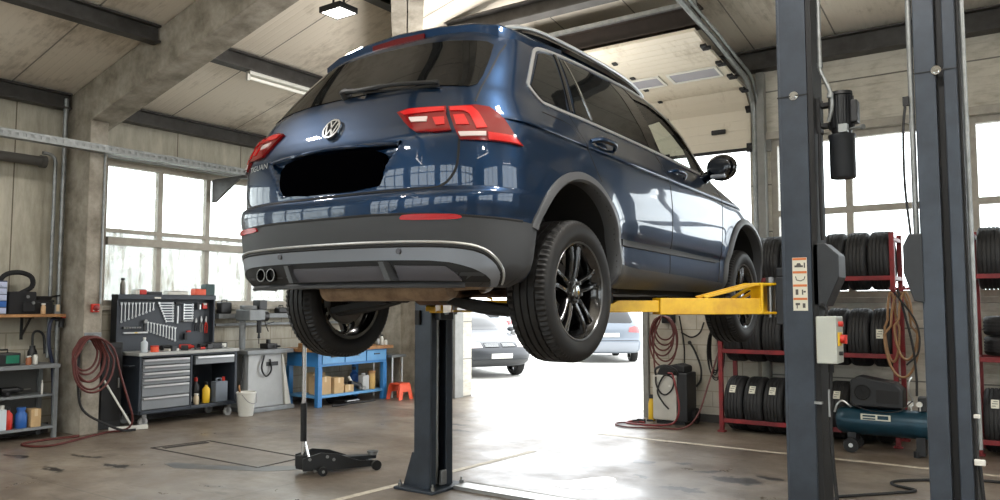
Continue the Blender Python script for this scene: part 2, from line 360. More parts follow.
# windows: a frame mesh, a pane mesh
def window_x(name, x, y0, y1, z0, z1, muls, trans, glass):
    w = struct(bpy.data.objects.new(name, None)); col.objects.link(w); w.location = (x, y0, z0); LOC[w.name] = Vector((x, y0, z0)); b = MB(); t = .07
    for z in (z0 + t/2, z1 - t/2): b.bx((x - .048, y0 + t + .001, z - t/2), (x + .048, y1 - t - .001, z + t/2))
    for y in (y0 + t/2, y1 - t/2): b.bx((x - .05, y - t/2, z0), (x + .05, y + t/2, z1))
    for y in muls: b.bx((x - .04, y - .035, z0 + t + .001), (x + .04, y + .035, z1 - t - .001))
    for z, h, pr in trans: b.bx((x - .043, y0 + t + .001, z - h/2), (x + .043 + pr, y1 - t - .001, z + h/2))
    b.build('frame', M_frame, w); g = MB(); g.bx((x - .006, y0 + .02, z0 + .02), (x + .006, y1 - .02, z1 - .02)); g.build('pane', glass, w)
def window_y(name, y, x0, x1, z0, z1, muls, trans, glass):
    w = struct(bpy.data.objects.new(name, None)); col.objects.link(w); w.location = (x0, y, z0); LOC[w.name] = Vector((x0, y, z0)); b = MB(); t = .08
    for z in (z0 + t/2, z1 - t/2): b.bx((x0 + t + .001, y - .048, z - t/2), (x1 - t - .001, y + .048, z + t/2))
    for x in (x0 + t/2, x1 - t/2): b.bx((x - t/2, y - .05, z0), (x + t/2, y + .05, z1))
    for x in muls: b.bx((x - .04, y - .04, z0 + t + .001), (x + .04, y + .04, z1 - t - .001))
    for z, h in trans: b.bx((x0 + t + .001, y - .043, z - h/2), (x1 - t - .001, y + .043, z + h/2))
    b.build('frame', M_frame, w); g = MB(); g.bx((x0 + .02, y - .006, z0 + .02), (x1 - .02, y + .006, z1 - .02)); g.build('pane', glass, w)
window_x('window_1', -9.98, 5.28, 9.45, 1.52, 3.42, (6.1, 6.85, 7.6, 8.35, 9.1), ((2.36, .1, .06), (2.50, .05, 0)), M_pane)
window_y('window_2', 10.48, -2.88, -.80, 1.62, 3.70, (-1.94,), ((2.72, .08),), M_clear)
window_y('window_3', 10.48, -.64, 1.5, 1.62, 3.70, (.44,), ((2.72, .08),), M_clear)
window_y('window_4', 10.48, 1.7, 4.0, 1.62, 3.70, (2.85,), ((2.72, .08),), M_clear)
for i, (a, b) in enumerate(RW): window_y('window_%d' % (5 + i), -7.1, a, b, .9, 4.3, (a + 1.0, a + 2.0), ((2.4, .12), (3.4, .08)), M_clear)
window_x('window_9', -9.98, -5.5, -1.0, 1.52, 3.42, (-4.4, -3.3, -2.2), ((2.4, .1, .03),), M_pane)
window_x('window_10', -9.98, -.3, 3.4, 1.52, 3.42, (.6, 1.5, 2.4), ((2.4, .1, .03),), M_pane)
window_x('window_11', 7.1, -5, 0, 1.4, 4.2, (-3.3, -1.7), ((2.8, .1, .03),), M_clear)
window_x('window_12', 7.1, 1.5, 6.5, 1.4, 4.2, (3.2, 4.8), ((2.8, .1, .03),), M_clear)
# steel lintel, sill and wall trims
b = MB(); b.bx((-9.9, 5.22, 3.43), (-9.80, 9.6, 3.53)); b.bx((-9.9, 5.22, 3.53), (-9.77, 9.6, 3.545)); struct(b.build('trim_1', M_galv))
b = MB(); b.bx((-9.9, 5.2, 1.46), (-9.855, 9.5, 1.51)); struct(b.build('trim_2', M_frame, bevel=.006))
b = MB(); b.bx((-9.9, 5.2, 0), (-9.86, 5.30, 3.43)); struct(b.build('trim_3', mat('dark_steel_edge', S(40, 40, 40), .5)))
b = MB(); b.bx((-2.95, 10.34, 3.70), (6.9, 10.4, 3.80)); b.bx((-2.95, 10.36, 1.55), (6.9, 10.4, 1.62)); struct(b.build('trim_4', M_frame, bevel=.005))
b = MB(); b.bx((-3.02, 10.28, 0), (-2.92, 10.4, 4.6)); b.bx((-2.98, 10.36, 3.55), (-2.86, 10.4, 3.70)); struct(b.build('trim_5', M_post, bevel=.005))
# door posts and the block partition beside the opening
b = MB(); b.bx((-8.12, 10.22, 0), (-7.97, 10.4, 4.25)); b.bx((-8.02, 10.16, 0), (-7.96, 10.22, 4.2)); struct(b.build('trim_6', M_post, bevel=.006))
b = MB(); b.bx((-8.32, 10.3, 0), (-8.22, 10.4, 4.25)); struct(b.build('trim_7', M_beam))
def block_mat():
    k = NT('white_painted_blocks'); v, x, y, z = k.coords(); br = k.n('ShaderNodeTexBrick'); cx = k.n('ShaderNodeCombineXYZ'); k.l(x, cx.inputs[0]); k.l(z, cx.inputs[1]); k.l(cx.outputs[0], br.inputs['Vector'])
    br.inputs['Scale'].default_value = 1.0; br.inputs['Brick Width'].default_value = .4; br.inputs['Row Height'].default_value = .2; br.inputs['Mortar Size'].default_value = .007
    br.inputs['Color1'].default_value = S(196, 190, 176); br.inputs['Color2'].default_value = S(184, 178, 163); br.inputs['Mortar'].default_value = S(150, 143, 128)
    n = k.noise(v, 2.2, 8, .7); k.l(k.mix(k.ramp(n, [(.42, .45), (.62, 0.0)]), br.outputs['Color'], S(140, 132, 116)), k.b.inputs['Base Color']); k.b.inputs['Roughness'].default_value = .6; k.bump(br.outputs['Fac'], -.3, .01); return k.m
M_block = block_mat()
b = MB(); b.bx((-4.48, 10.05, 0), (-3.0, 10.22, 1.62)); struct(b.build('partition_wall', M_block, bevel=.008))
b = MB(); b.bx((-4.56, 10.0, 0), (-4.48, 10.25, 1.66)); struct(b.build('trim_8', M_post, bevel=.006))
b = MB(); b.bx((-4.4, 10.02, .0), (-3.0, 10.05, .1)); b.bx((-2.9, 10.38, 0), (6.9, 10.4, .1)); struct(b.build('baseboard_far', mat('dark_baseboard', S(58, 55, 52), .7)))
b = MB(); b.bx((-9.9, -6.9, 0), (-9.88, 4.7, .12)); b.bx((-9.9, 5.3, 0), (-9.88, 9.9, .12)); struct(b.build('baseboard_left', MATS['dark_baseboard']))

# sectional door, most of it run back under the roof
door = struct(bpy.data.objects.new('door_1', None)); col.objects.link(door); door.location = (-5.6, 10.36, 3.62); LOC[door.name] = Vector(door.location)
M_door = panel_mat('door_panel', S(205, 196, 178), S(170, 158, 136), 0, 50, .5, rough=.45, seamw=.001)
def acryl():
    m = mat('acrylic_door_pane', S(190, 190, 200), .25); b = m.node_tree.nodes['Principled BSDF']; b.inputs['Transmission Weight'].default_value = .35; return m
M_acr = acryl()
prof = [(10.37, 3.62), (10.37, 4.14), (10.14, 4.37), (9.66, 4.43), (9.24, 4.49), (8.72, 4.55), (8.34, 4.62)]
xa, xb = -7.95, -3.12
for i in range(6):
    (ya, za), (yb, zb) = prof[i], prof[i+1]; d = Vector((0, yb - ya, zb - za)); L_ = d.length; d.normalize(); nrm = Vector((0, -d.z, d.y))
    if nrm.y > 0 and abs(nrm.y) > abs(nrm.z): nrm = -nrm
    if nrm.z > 0 and abs(nrm.z) >= abs(nrm.y): nrm = -nrm
    b = MB(); a0 = Vector((0, ya, za)) + d*.006; a1 = Vector((0, yb, zb)); mid = (a0 + a1)/2 - nrm*.02
    R_ = Matrix((Vector((1, 0, 0)), d, Vector((1, 0, 0)).cross(d))).transposed()
    b.box(mid + Vector(((xa + xb)/2, 0, 0)), (xb - xa, L_ + (.012 if i == 0 else -.006), .04), R_)
    if i != 3:
        nr = 4 if L_ > .45 else 3
        for j in range(1, nr): b.box(mid + d*(L_*(j/nr - .5)) + nrm*.021 + Vector(((xa + xb)/2, 0, 0)), (xb - xa, .018, .005), R_)
    s_ = b.build('door_section', M_door, door, bevel=.006)
    if i == 3:
        for j in range(6):
            xc = xb - .42 - j*.76; g = MB(); g.box(mid + Vector((xc, 0, 0)) + nrm*.012, (.60, L_*.62, .035), R_); g.build('pane', M_acr, s_, bevel=.004)
            g = MB()
            for sg in (-1, 1):
                g.box(mid + Vector((xc + sg*.315, 0, 0)) + nrm*.03, (.035, L_*.72, .02), R_); g.box(mid + Vector((xc, 0, 0)) + d*(sg*L_*.33) + nrm*.03, (.66, .03, .02), R_)
            g.build('pane_frame', M_white, s_, bevel=.003)
    h = MB()
    h.box(a0 + nrm*.012 + Vector((xb - .02, 0, 0)), (.07, .12, .035), R_); h.cyl(a0 + nrm*.03 + Vector((xb - .03, 0, 0)), a0 + nrm*.03 + Vector((xb + .06, 0, 0)), .025)
    for xx in (-6.8, -5.9, -4.3): h.box(a0 + nrm*.005 + Vector((xx, 0, 0)), (.06, .07, .02), R_)
    h.build('roller_hinge', M_black, s_, bevel=.003)
b = MB(); b.box((-3.55, 10.335, 3.88), (.20, .03, .065)); b.build('handle', M_black, door, bevel=.012)
b = MB(); b.bx((xa, 10.34, 3.585), (xb, 10.39, 3.625)); b.build('rubber_seal', M_black, door)
b = MB()
for xt in (-3.06, -8.03):
    pth = [(xt, 10.33, 0.0), (xt, 10.33, 3.95)] + [(xt, 10.33 - .55*(1 - cos(t)), 3.95 + .55*sin(t)) for t in [pi/2*i/8 for i in range(1, 9)]] + [(xt, 8.74, 4.66), (xt, 7.6, 4.80)]
    b.tube(pth, .035, 6); b.tube([(p[0] + (.05 if xt > -5 else -.05), p[1] + .02, p[2] + .05) for p in pth[1:]], .022, 6)
b.build('track', M_galv, door)
b = MB(); b.beam((-8.0, 8.37, 4.96), (-3.1, 8.37, 4.96), .05, .05); b.build('crossbar', M_galv, door)
b = MB(); b.beam((-3.05, 8.35, 4.75), (-3.05, 8.35, zd(8.35)), .04, .04); b.beam((-3.05, 9.3, 4.66), (-3.05, 9.3, zd(9.3)), .04, .04); b.build('track_hanger', M_brown, door)

# painted lines and hatch in the floor
def fline(name, p0, p1, w, m, z=.0015): 
    b = MB(); b.beam((p0[0], p0[1], z), (p1[0], p1[1], z), w, .002); struct(b.build(name, m))
fline('floor_line', (-4.4, 8.38), (1.5, 8.36), .07, M_line)
fline('floor_line', (-4.68, 3.2), (-4.44, 7.0), .075, M_line)
M_groove = mat('hatch_groove', S(44, 38, 33), .8); M_patch = mat('smooth_grey_patch', S(88, 87, 84), .3, color2=S(66, 64, 61), vscale=4)
H4 = [(-7.9, 4.83), (-7.78, 5.45), (-6.15, 5.40), (-6.12, 4.82)]
b = MB()
for i in range(4):
    p, q2 = H4[i], H4[(i + 1) % 4]; b.beam((p[0], p[1], .0015), (q2[0], q2[1], .0015), .028, .003)
b.beam((-7.78, 4.9, .0015), (-7.7, 5.38, .0015), .09, .003)
struct(b.build('floor_hatch', M_groove))
b = MB(); b.prism([(-7.0, 4.42), (-6.75, 4.36), (-5.9, 4.78), (-5.62, 5.12), (-5.75, 5.22), (-6.1, 4.9), (-6.6, 4.62), (-7.0, 4.52)], lambda u, v, d: (u, v, d), .0005, .002); struct(b.build('floor_patch', M_patch))
# pipes and the perforated cable tray on the left wall
b = MB()
y_ = np.arange(-2.0, 9.5, .08)
b.bx((-9.27, -2, 3.35), (-9.15, 9.6, 3.358)); b.bx((-9.155, -2, 3.358), (-9.15, 9.6, 3.38)); b.bx((-9.155, -2, 3.412), (-9.15, 9.6, 3.44)); b.bx((-9.27, -2, 3.358), (-9.265, 9.6, 3.44))
for yy in y_: b.bx((-9.155, yy, 3.38), (-9.15, yy + .045, 3.412))
tag(b.build('cable_tray', M_galv, loc=(-9.2, 3.5, 3.35)), 'long perforated galvanised cable tray running under the ceiling along the left wall', 'cable tray')
for (yy) in (6.9, 9.0):
    b = MB(); b.bx((-9.9, yy - .025, 3.31), (-9.14, yy + .025, 3.35)); b.prism([(-9.9, 3.02), (-9.84, 3.02), (-9.3, 3.31), (-9.9, 3.31)], lambda u, v, d: (u, d, v), yy - .02, yy + .02)
    struct(b.build('trim_9', M_beam))
b = MB(); b.tube(smooth_path([(-9.75, 4.70, 0.02), (-9.75, 4.70, 2.0), (-9.75, 4.70, 4.05)], 3), .028, 10); tag(b.build('conduit_pipe', M_galv, loc=(-9.75, 4.7, 0)), 'grey vertical conduit pipe left of the near concrete column, rising past the cable tray', 'pipe')
b = MB(); b.tube([(-9.75, 4.60, .9), (-9.75, 4.60, 3.25)] + [(-9.75, 4.60 - .09*(1 - cos(t)), 3.25 + .09*sin(t)) for t in (pi/6, pi/3, pi/2)] + [(-9.75, 4.45, 3.34)], .022, 10); tag(b.build('conduit_pipe', M_galv, loc=(-9.75, 4.6, .9)), 'thin grey conduit bending left below the cable tray near the concrete column', 'pipe')
b = MB(); b.cyl((-9.78, -2, 3.24), (-9.78, 4.5, 3.24), .06); b.cyl((-9.78, 4.44, 3.24), (-9.78, 4.5, 3.24), .075); tag(b.build('heating_pipe', mat('dark_grey_pipe', S(92, 90, 86), .4, .3), loc=(-9.78, 4.5, 3.28)), 'thick dark grey pipe on the left wall just under the cable tray', 'pipe')
b = MB(); b.tube([(-9.288, 4.96, 1.54), (-9.288, 4.96, 3.36)], .014, 8); tag(b.build('conduit_pipe', M_galv, loc=(-9.288, 4.96, 1.54)), 'thin conduit running down the face of the near concrete column to the red alarm', 'pipe')
# pale building across the yard on the left, seen through the dirty panes
b = MB(); b.bx((-24, 2, -.03), (-17, 19, 3.2)); b.bx((-16.98, 14.5, .6), (-16.9, 17.5, 2.2)); tag(b.build('neighbour_building', mat('pale_render', S(176, 176, 176), .8, vary=.2, vscale=.5), loc=(-20, 10, 0)), 'pale grey building across the yard, seen hazily through the left windows', 'building')

# ---------------------------------------------------------------- lamps of the hall, seen and added
M_led = mat('led_panel_light', S(255, 252, 244), .5, emit=(1, .97, .92, 1), estr=9.0)
def area(name, loc, sx, sy, power, parent, rot=(0, 0, 0), colr=(1, .97, .93)):
    d = bpy.data.lights.new(name, 'AREA'); d.shape = 'RECTANGLE'; d.size = sx; d.size_y = sy; d.energy = power*LAMP; d.color = colr
    o = bpy.data.objects.new(name, d); col.objects.link(o); o.location = Vector(loc) - LOC[parent.name]; o.rotation_euler = rot; o.parent = parent; return o
def led_flood(x, y, z, label, power, drop=.2):
    t = thing('led_floodlight', label, 'ceiling light', (x, y, z), radians(0), 'LED floodlights under the roof')
    b = MB(); b.box((x, y, z + .03), (.32, .27, .05)); b.bx((x - .16, y - .135, z - .012), (x + .16, y - .12, z + .02)); b.bx((x - .16, y + .12, z - .012), (x + .16, y + .135, z + .02)); b.bx((x - .16, y - .12, z - .012), (x - .145, y + .12, z + .02)); b.bx((x + .145, y - .12, z - .012), (x + .16, y + .12, z + .02))
    b.build('housing', M_dark, t, bevel=.006)
    b = MB(); b.bx((x - .144, y - .119, z - .004), (x + .144, y + .119, z + .004)); b.build('diffuser', M_led, t)
    b = MB(); b.tube([(x - .08, y, z + .05), (x - .08, y, z + drop)], .012); b.tube([(x + .08, y, z + .05), (x + .08, y, z + drop)], .012); b.bx((x - .1, y - .03, z + drop), (x + .1, y + .03, z + drop + .02)); b.build('bracket', M_dark, t)
    area('flood_light', (x, y, z - .02), .32, .26, power, t); return t
led_flood(-6.13, 5.76, 4.68, 'lit LED floodlight hanging under the sloping ceiling left of the car roof', 45, .26)
for (x, y) in ((-6.0, 1.5), (-.9, 3.2), (2.5, -1.0), (-4.8, -3.4), (2.8, 4.6)):
    led_flood(x, y, 4.85, 'LED floodlight hanging from the roof of the hall behind the viewer', 60, min(zl(x), zd(y), 6.3) - 4.97)  # out of view, added to light the hall
def ceiling_fill_tube(x, y, z, label, power):            # unseen tube lamp, added to brighten the ceiling with an upward light
    t = thing('tube_lamp', label, 'ceiling light', (x, y, z), 0, 'hanging tube lamps of the hall')
    b = MB(); b.bx((x - .03, y - .75, z + .03), (x + .03, y + .75, z + .08)); b.tube([(x, y - .6, z + .08), (x, y - .6, z + .6)], .008); b.tube([(x, y + .6, z + .08), (x, y + .6, z + .6)], .008); b.build('fitting', M_white, t)
    b = MB(); b.cyl((x, y - .74, z), (x, y + .74, z), .02); b.build('tube', M_led, t)
    area('tube_light', (x, y, z + .1), .25, 1.45, power, t, (pi, 0, 0))
for x, y, z, lb, pw in ((-3.4, -2.0, 3.4, 'hanging fluorescent tube lamp of the hall behind the viewer', 110), (.6, .4, 3.4, 'hanging fluorescent tube lamp of the hall behind the viewer', 110), (3.2, 3.0, 3.4, 'hanging fluorescent tube lamp of the hall behind the viewer', 130), (-5.1, 7.3, 3.35, 'hanging tube lamp hidden behind the raised car, in front of the open door', 55)): ceiling_fill_tube(x, y, z, lb, pw)
t = thing('tube_lamp', 'white fluorescent tube fitting fixed along the roof purlin above the left windows', 'ceiling light', (-7.9, 6.6, 4.33))
b = MB(); b.bx((-7.94, 5.95, 4.35), (-7.86, 7.45, 4.40)); b.bx((-7.92, 5.93, 4.27), (-7.88, 5.97, 4.36)); b.bx((-7.92, 7.43, 4.27), (-7.88, 7.47, 4.36)); b.build('fitting', M_white, t, bevel=.006)
b = MB(); b.cyl((-7.9, 5.97, 4.31), (-7.9, 7.43, 4.31), .022); b.build('tube', mat('unlit_tube', S(240, 238, 230), .3), t)
# ---- car surface: closed-form body, local frame x right, y forward from rear axle, z up ----
def pchip(tab):
    xs = np.array([t[0] for t in tab], float); ys = np.array([t[1] for t in tab], float)
    h = np.diff(xs); d = np.diff(ys) / h; m = np.zeros(len(xs))
    for i in range(1, len(xs) - 1):
        if d[i-1] * d[i] > 0:
            w1 = 2*h[i] + h[i-1]; w2 = h[i] + 2*h[i-1]
            m[i] = (w1 + w2) / (w1/d[i-1] + w2/d[i])
    m[0] = d[0]; m[-1] = d[-1]
    def fn(x):
        x = np.clip(np.asarray(x, float), xs[0], xs[-1])
        i = np.clip(np.searchsorted(xs, x) - 1, 0, len(xs) - 2)
        t = (x - xs[i]) / h[i]
        return ((2*t**3 - 3*t**2 + 1)*ys[i] + (t**3 - 2*t**2 + t)*h[i]*m[i]
                + (-2*t**3 + 3*t**2)*ys[i+1] + (t**3 - t**2)*h[i]*m[i+1])
    return fn
def sstep(a, b, x):
    t = np.clip((np.asarray(x, float) - a) / (b - a), 0, 1); return t*t*(3 - 2*t)

class CarShape:
    def __init__(s, W, YR, DR, YF, DF, p=2.8, pf=2.6, tilt=0.0, arches=(), flare=0.0, recess=None, z0=0.3, z1=1.66, W2=None):
        s.W = pchip(W); s.W2 = pchip(W2 or W); s.YR = pchip(YR); s.DR = pchip(DR); s.YF = pchip(YF); s.DF = pchip(DF)
        s.p = p; s.pf = pf; s.tilt = tilt; s.arches = arches; s.flare = flare; s.recess = recess; s.z0 = z0; s.z1 = z1
    def bell(s, z): return sstep(.42, .62, z) * (1 - sstep(1.22, 1.5, z))
    def zt(s, y, z):                       # table height of the point at (y, actual z)
        t = z
        for _ in range(4): t = z - s.tilt*np.clip(y, -.75, 2.6)*s.bell(t)
        return t
    def za(s, y, t): return t + s.tilt*np.clip(y, -.75, 2.6)*s.bell(t)
    def w(s, y, t):
        v = s.W2(t) + (s.W(t) - s.W2(t))*sstep(-.64, -.46, y)
        for ay, az, r in s.arches:
            d = np.sqrt((y - ay)**2 + (s.za(y, t) - az)**2)
            v = v + s.flare*np.exp(-((d - r - .02)/.075)**2) * (d > r*.6)
        return v
    def rec(s, x, t):
        if s.recess is None: return 0*x
        za, zb, xa, xb, dep, soft = s.recess
        u = (t - za)/(zb - za); hw = xa + (xb - xa)*np.clip(u, 0, 1)
        d = np.minimum(np.minimum(t - za, zb - t), (hw - np.abs(x))*.93)
        return dep*sstep(0, soft, d)
    def ring(s, a, t):                     # |a|<=1 rear arc, then metres along the side
        a = np.asarray(a, float); sg = np.sign(a) + (a == 0); aa = np.abs(a)
        th = np.clip(aa, 0, 1)*np.pi/2
        y = s.YR(t) + s.DR(t)*(1 - np.cos(th)**(2/s.p)*(np.cos(th) > 1e-9)) + np.clip(aa - 1, 0, None)
        x = sg*s.w(y, t)*np.sin(th)**(2/s.p)
        y = y + s.rec(x, t)
        return np.stack([x, y, s.za(y, t)], -1)
    def a_of_y(s, y, t):
        q = np.clip((s.YR(t) + s.DR(t) - y)/s.DR(t), 0, 1)
        return np.where(q > 0, np.arccos(np.clip(q**(s.p/2), 0, 1))/(np.pi/2), 1 + y - s.YR(t) - s.DR(t))
    def a_of_x(s, x, t):
        q = np.clip(np.abs(x)/s.W2(t), 0, 1)
        return np.sign(x)*np.arcsin(q**(s.p/2))/(np.pi/2)
    def fx(s, y, z):
        t = s.zt(y, z)
        q = np.clip((s.YR(t) + s.DR(t) - y)/s.DR(t), 0, 1); q2 = np.clip((y - s.YF(t) + s.DF(t))/s.DF(t), 0, 1)
        return s.w(y, t)*(1 - q**s.p)**(1/s.p)*(1 - q2**s.pf)**(1/s.pf)
    def side(s, y, z): return np.stack([s.fx(y, z), y + 0*z, z + 0*y], -1)
    def rear(s, x, z):
        t = z
        for _ in range(4):
            y = s.YR(t) + s.DR(t)*(1 - (1 - np.clip(np.abs(x)/s.W2(t), 0, .9999)**s.p)**(1/s.p))
            t = s.zt(y, z)
        return np.stack([x + 0*z, y + s.rec(x, t), z + 0*x], -1)
    def front(s, x, z):
        t = z
        for _ in range(4):
            y = s.YF(t) - s.DF(t)*(1 - (1 - np.clip(np.abs(x)/s.W(t), 0, .9999)**s.pf)**(1/s.pf))
            t = s.zt(y, z)
        return np.stack([x + 0*z, y, z + 0*x], -1)
    def mesh_arrays(s, zs, na=40, ns=96, nf=22):
        al = (np.arange(na + 1)/na)**.9
        rows = []
        for t in zs:
            rr = s.ring(al, t)
            y0 = float(s.YR(t) + s.DR(t)); y1 = float(s.YF(t) - s.DF(t))
            y1 = max(y1, y0 + .02)
            ys = y0 + (y1 - y0)*np.arange(1, ns)/ns
            sd = np.stack([s.w(ys, t), ys, s.za(ys, t)], -1)
            th = np.arange(0, nf + 1)/nf*np.pi/2
            th = np.pi/2 - (1 - np.arange(0, nf + 1)/nf)**1.0*np.pi/2
            yf = y1 + float(s.YF(t) - y1)*np.sin(th)**(2/s.pf)
            xf = s.w(yf, t)*np.clip(np.cos(th), 0, 1)**(2/s.pf)
            xf[-1] = 0
            fr = np.stack([xf, yf, s.za(yf, t)], -1)
            half = np.concatenate([rr, sd, fr])
            other = half[1:-1][::-1].copy(); other[:, 0] *= -1
            rows.append(np.concatenate([half, other]))
        return rows

SUV = CarShape(
    W=[(.26,.70),(.30,.83),(.36,.888),(.45,.900),(.56,.902),(.62,.915),(.70,.922),(.80,.921),(.90,.914),(.98,.906),(1.008,.898),(1.016,.887),(1.022,.901),(1.036,.897),(1.07,.878),(1.12,.850),(1.2,.806),(1.35,.752),(1.5,.688),(1.58,.645),(1.62,.622),(1.65,.585),(1.68,.40)],
    YR=[(.26,-.70),(.285,-.80),(.33,-.83),(.42,-.85),(.5,-.868),(.58,-.88),(.64,-.885),(.675,-.878),(.69,-.86),(.70,-.848),(.78,-.85),(.92,-.84),(.98,-.822),(1.04,-.795),(1.1,-.765),(1.17,-.725),(1.2,-.70),(1.35,-.585),(1.5,-.46),(1.57,-.395),(1.62,-.31),(1.65,-.15),(1.68,.15)],
    DR=[(.26,.40),(.5,.47),(1.0,.46),(1.2,.40),(1.5,.34),(1.62,.34),(1.68,.3)],
    YF=[(.26,3.25),(.35,3.42),(.5,3.5),(.7,3.52),(.8,3.49),(.88,3.4),(.95,3.26),(1.0,3.14),(1.05,2.92),(1.1,2.72),(1.14,2.58),(1.2,2.48),(1.35,2.25),(1.5,1.97),(1.58,1.77),(1.62,1.58),(1.65,1.2),(1.68,.8)],
    DF=[(.26,.5),(.8,.62),(.95,.62),(1.05,.5),(1.14,.42),(1.3,.40),(1.5,.34),(1.62,.34),(1.68,.3)],
    p=2.8, pf=2.5, tilt=-.027, arches=((0,.38,.43),(2.64,.38,.43)), flare=.016,
    recess=(.715,.92,.31,.465,.045,.03), z0=.30, z1=1.68,
    W2=[(.26,.70),(.30,.83),(.36,.888),(.45,.900),(.56,.902),(.62,.915),(.70,.922),(.80,.921),(.90,.914),(.98,.905),(1.03,.893),(1.07,.876),(1.12,.850),(1.2,.806),(1.35,.752),(1.5,.688),(1.58,.645),(1.62,.622),(1.65,.585),(1.68,.40)])
# ---------------------------------------------------------------- the car on the lift
def paint():
    k = NT('dark_blue_metallic'); b = k.b; b.inputs['Base Color'].default_value = (.0017, .020, .057, 1); b.inputs['Metallic'].default_value = .85; b.inputs['Roughness'].default_value = .42
    b.inputs['Coat Weight'].default_value = 1.0; b.inputs['Coat Roughness'].default_value = .025; b.inputs['Coat IOR'].default_value = 1.5
    return k.m
M_paint = paint()
M_clad = mat('grey_bumper_plastic', S(48, 49, 51), .5, bump=.08, bscale=300)
M_arch = mat('wheel_arch_plastic', S(72, 73, 75), .45)
M_silver = mat('satin_grey_trim', S(130, 135, 143), .35, .5)
M_gap = mat('shut_line_black', S(6, 6, 7), .7)
M_under = mat('underbody_black', S(17, 16, 15), .75, vary=.4)
M_tint = mat('privacy_glass', S(13, 14, 14), .03, spec=.45)
M_glossblack = mat('gloss_black', S(8, 8, 9), .08, coat=.6)
M_ledred = mat('red_lamp_lens', S(140, 8, 10), .12, coat=.8)
M_lampbright = mat('bright_red_lens', S(196, 24, 26), .18, coat=.6)
M_lampdark = mat('dark_red_lens', S(118, 8, 12), .12, coat=.35)
M_lampclear = mat('clear_lamp_lens', S(205, 190, 188), .15, coat=.6)
M_tyre = mat('tyre_rubber', S(31, 30, 29), .58, color2=S(23, 22, 22), vscale=20, spec=.35)
M_rim = mat('gloss_black_alloy', S(9, 9, 10), .2, 0, coat=.5)
M_rimlip = mat('machined_alloy_edge', S(112, 112, 112), .3, .9)
M_muff = mat('aluminised_muffler', S(172, 150, 124), .5, .45, color2=S(118, 96, 76), vscale=7)
M_rust = mat('rusty_steel', S(112, 84, 62), .7, .2, color2=S(62, 46, 36), vscale=9)
M_carglass = stripes_glass('car_glass', (.93, .98, .96, 1), 0, False)
M_satin = mat('satin_aluminium_trim', S(208, 210, 210), .32, .85)

def patch(parent, name, m, fn, poly, off, thick=.008, su=1.0, step=.04, mirror=False, edge=0.0):
    """a panel cut to an outline in surface coordinates and laid on the body with its own thickness"""
    bm = bmesh.new(); vs = [bm.verts.new((u*su, v, 0)) for u, v in poly]; f = bm.faces.new(vs); f.normal_update()
    bmesh.ops.triangulate(bm, faces=[f])
    us = [p[0]*su for p in poly]; vv = [p[1] for p in poly]
    for ax, lo, hi in ((0, min(us), max(us)), (1, min(vv), max(vv))):
        c = lo + step
        while c < hi - 1e-4:
            no = Vector((1, 0, 0)) if ax == 0 else Vector((0, 1, 0))
            bmesh.ops.bisect_plane(bm, geom=bm.verts[:] + bm.edges[:] + bm.faces[:], dist=1e-5, plane_co=no*c, plane_no=no); c += step
    bm.verts.index_update(); bm.verts.ensure_lookup_table()
    uv = np.array([(v.co.x/su, v.co.y) for v in bm.verts])
    faces = [[v.index for v in f.verts] for f in bm.faces]; bed = [[v.index for v in e.verts] for e in bm.edges if len(e.link_faces) == 1]; bm.free()
    P0, N0 = surf_pn(fn, uv[:, 0], uv[:, 1], su)
    top = P0 + N0*off; bot = P0 + N0*(off - thick); n = len(uv)
    if mirror: M3 = np.array([-1, 1, 1]); top = top*M3; bot = bot*M3; N0 = N0*M3
    fa = []
    for q in faces:
        c = np.cross(top[q[1]] - top[q[0]], top[q[2]] - top[q[0]]); fa.append(q if c @ N0[q[0]] >= 0 else q[::-1])
    V = [top]; NN = [N0]; F = list(fa); o = n
    cen = top.mean(0)
    for a, c in bed:
        e = top[c] - top[a]; nn = np.cross(e, N0[a]); nn = nn/max(np.linalg.norm(nn), 1e-9)
        if (nn @ (top[a] - cen)) < 0 and len(bed) < 40: nn = -nn
        V.append(np.array([top[a], top[c], bot[c], bot[a]])); NN.append(np.array([nn]*4))
        t_ = np.cross(top[c] - top[a], bot[c] - top[a]); F.append([o, o + 1, o + 2, o + 3] if t_ @ nn >= 0 else [o + 3, o + 2, o + 1, o]); o += 4
    V = np.concatenate(V); NN = np.concatenate(NN)
    me = bpy.data.meshes.new(name); me.from_pydata([tuple(map(float, p)) for p in V], [], [tuple(q) for q in F]); me.materials.append(m)
    me.polygons.foreach_set('use_smooth', [True]*len(F)); me.update(); me.normals_split_custom_set_from_vertices([tuple(map(float, p)) for p in NN])
    ob = bpy.data.objects.new(name, me); col.objects.link(ob); ob.parent = parent; LOC[ob.name] = LOC[parent.name]
    return ob
def surf_pn(fn, u, v, su=1.0):
    e = .002; P0 = fn(u, v); du = fn(u + e/su, v) - fn(u - e/su, v); dv = fn(u, v + e) - fn(u, v - e)
    N = np.cross(du, dv); N /= np.maximum(np.linalg.norm(N, axis=1, keepdims=True), 1e-9)
    c = P0 - np.array([0, 1.3, .75]); c[:, 1] *= .35
    s = np.sign((N*c).sum(1)); s[s == 0] = 1
    return P0, N*(1 if np.median(s) > 0 else -1)
def dense(poly, step=.02, su=1.0, closed=False):
    out = []; m = len(poly)
    for i in range(m if closed else m - 1):
        a, c = poly[i], poly[(i + 1) % m]; k = max(1, int(math.hypot((c[0] - a[0])*su, c[1] - a[1])/step))
        out += [(a[0] + (c[0] - a[0])*j/k, a[1] + (c[1] - a[1])*j/k) for j in range(k)]
    if not closed: out.append(poly[-1])
    return out
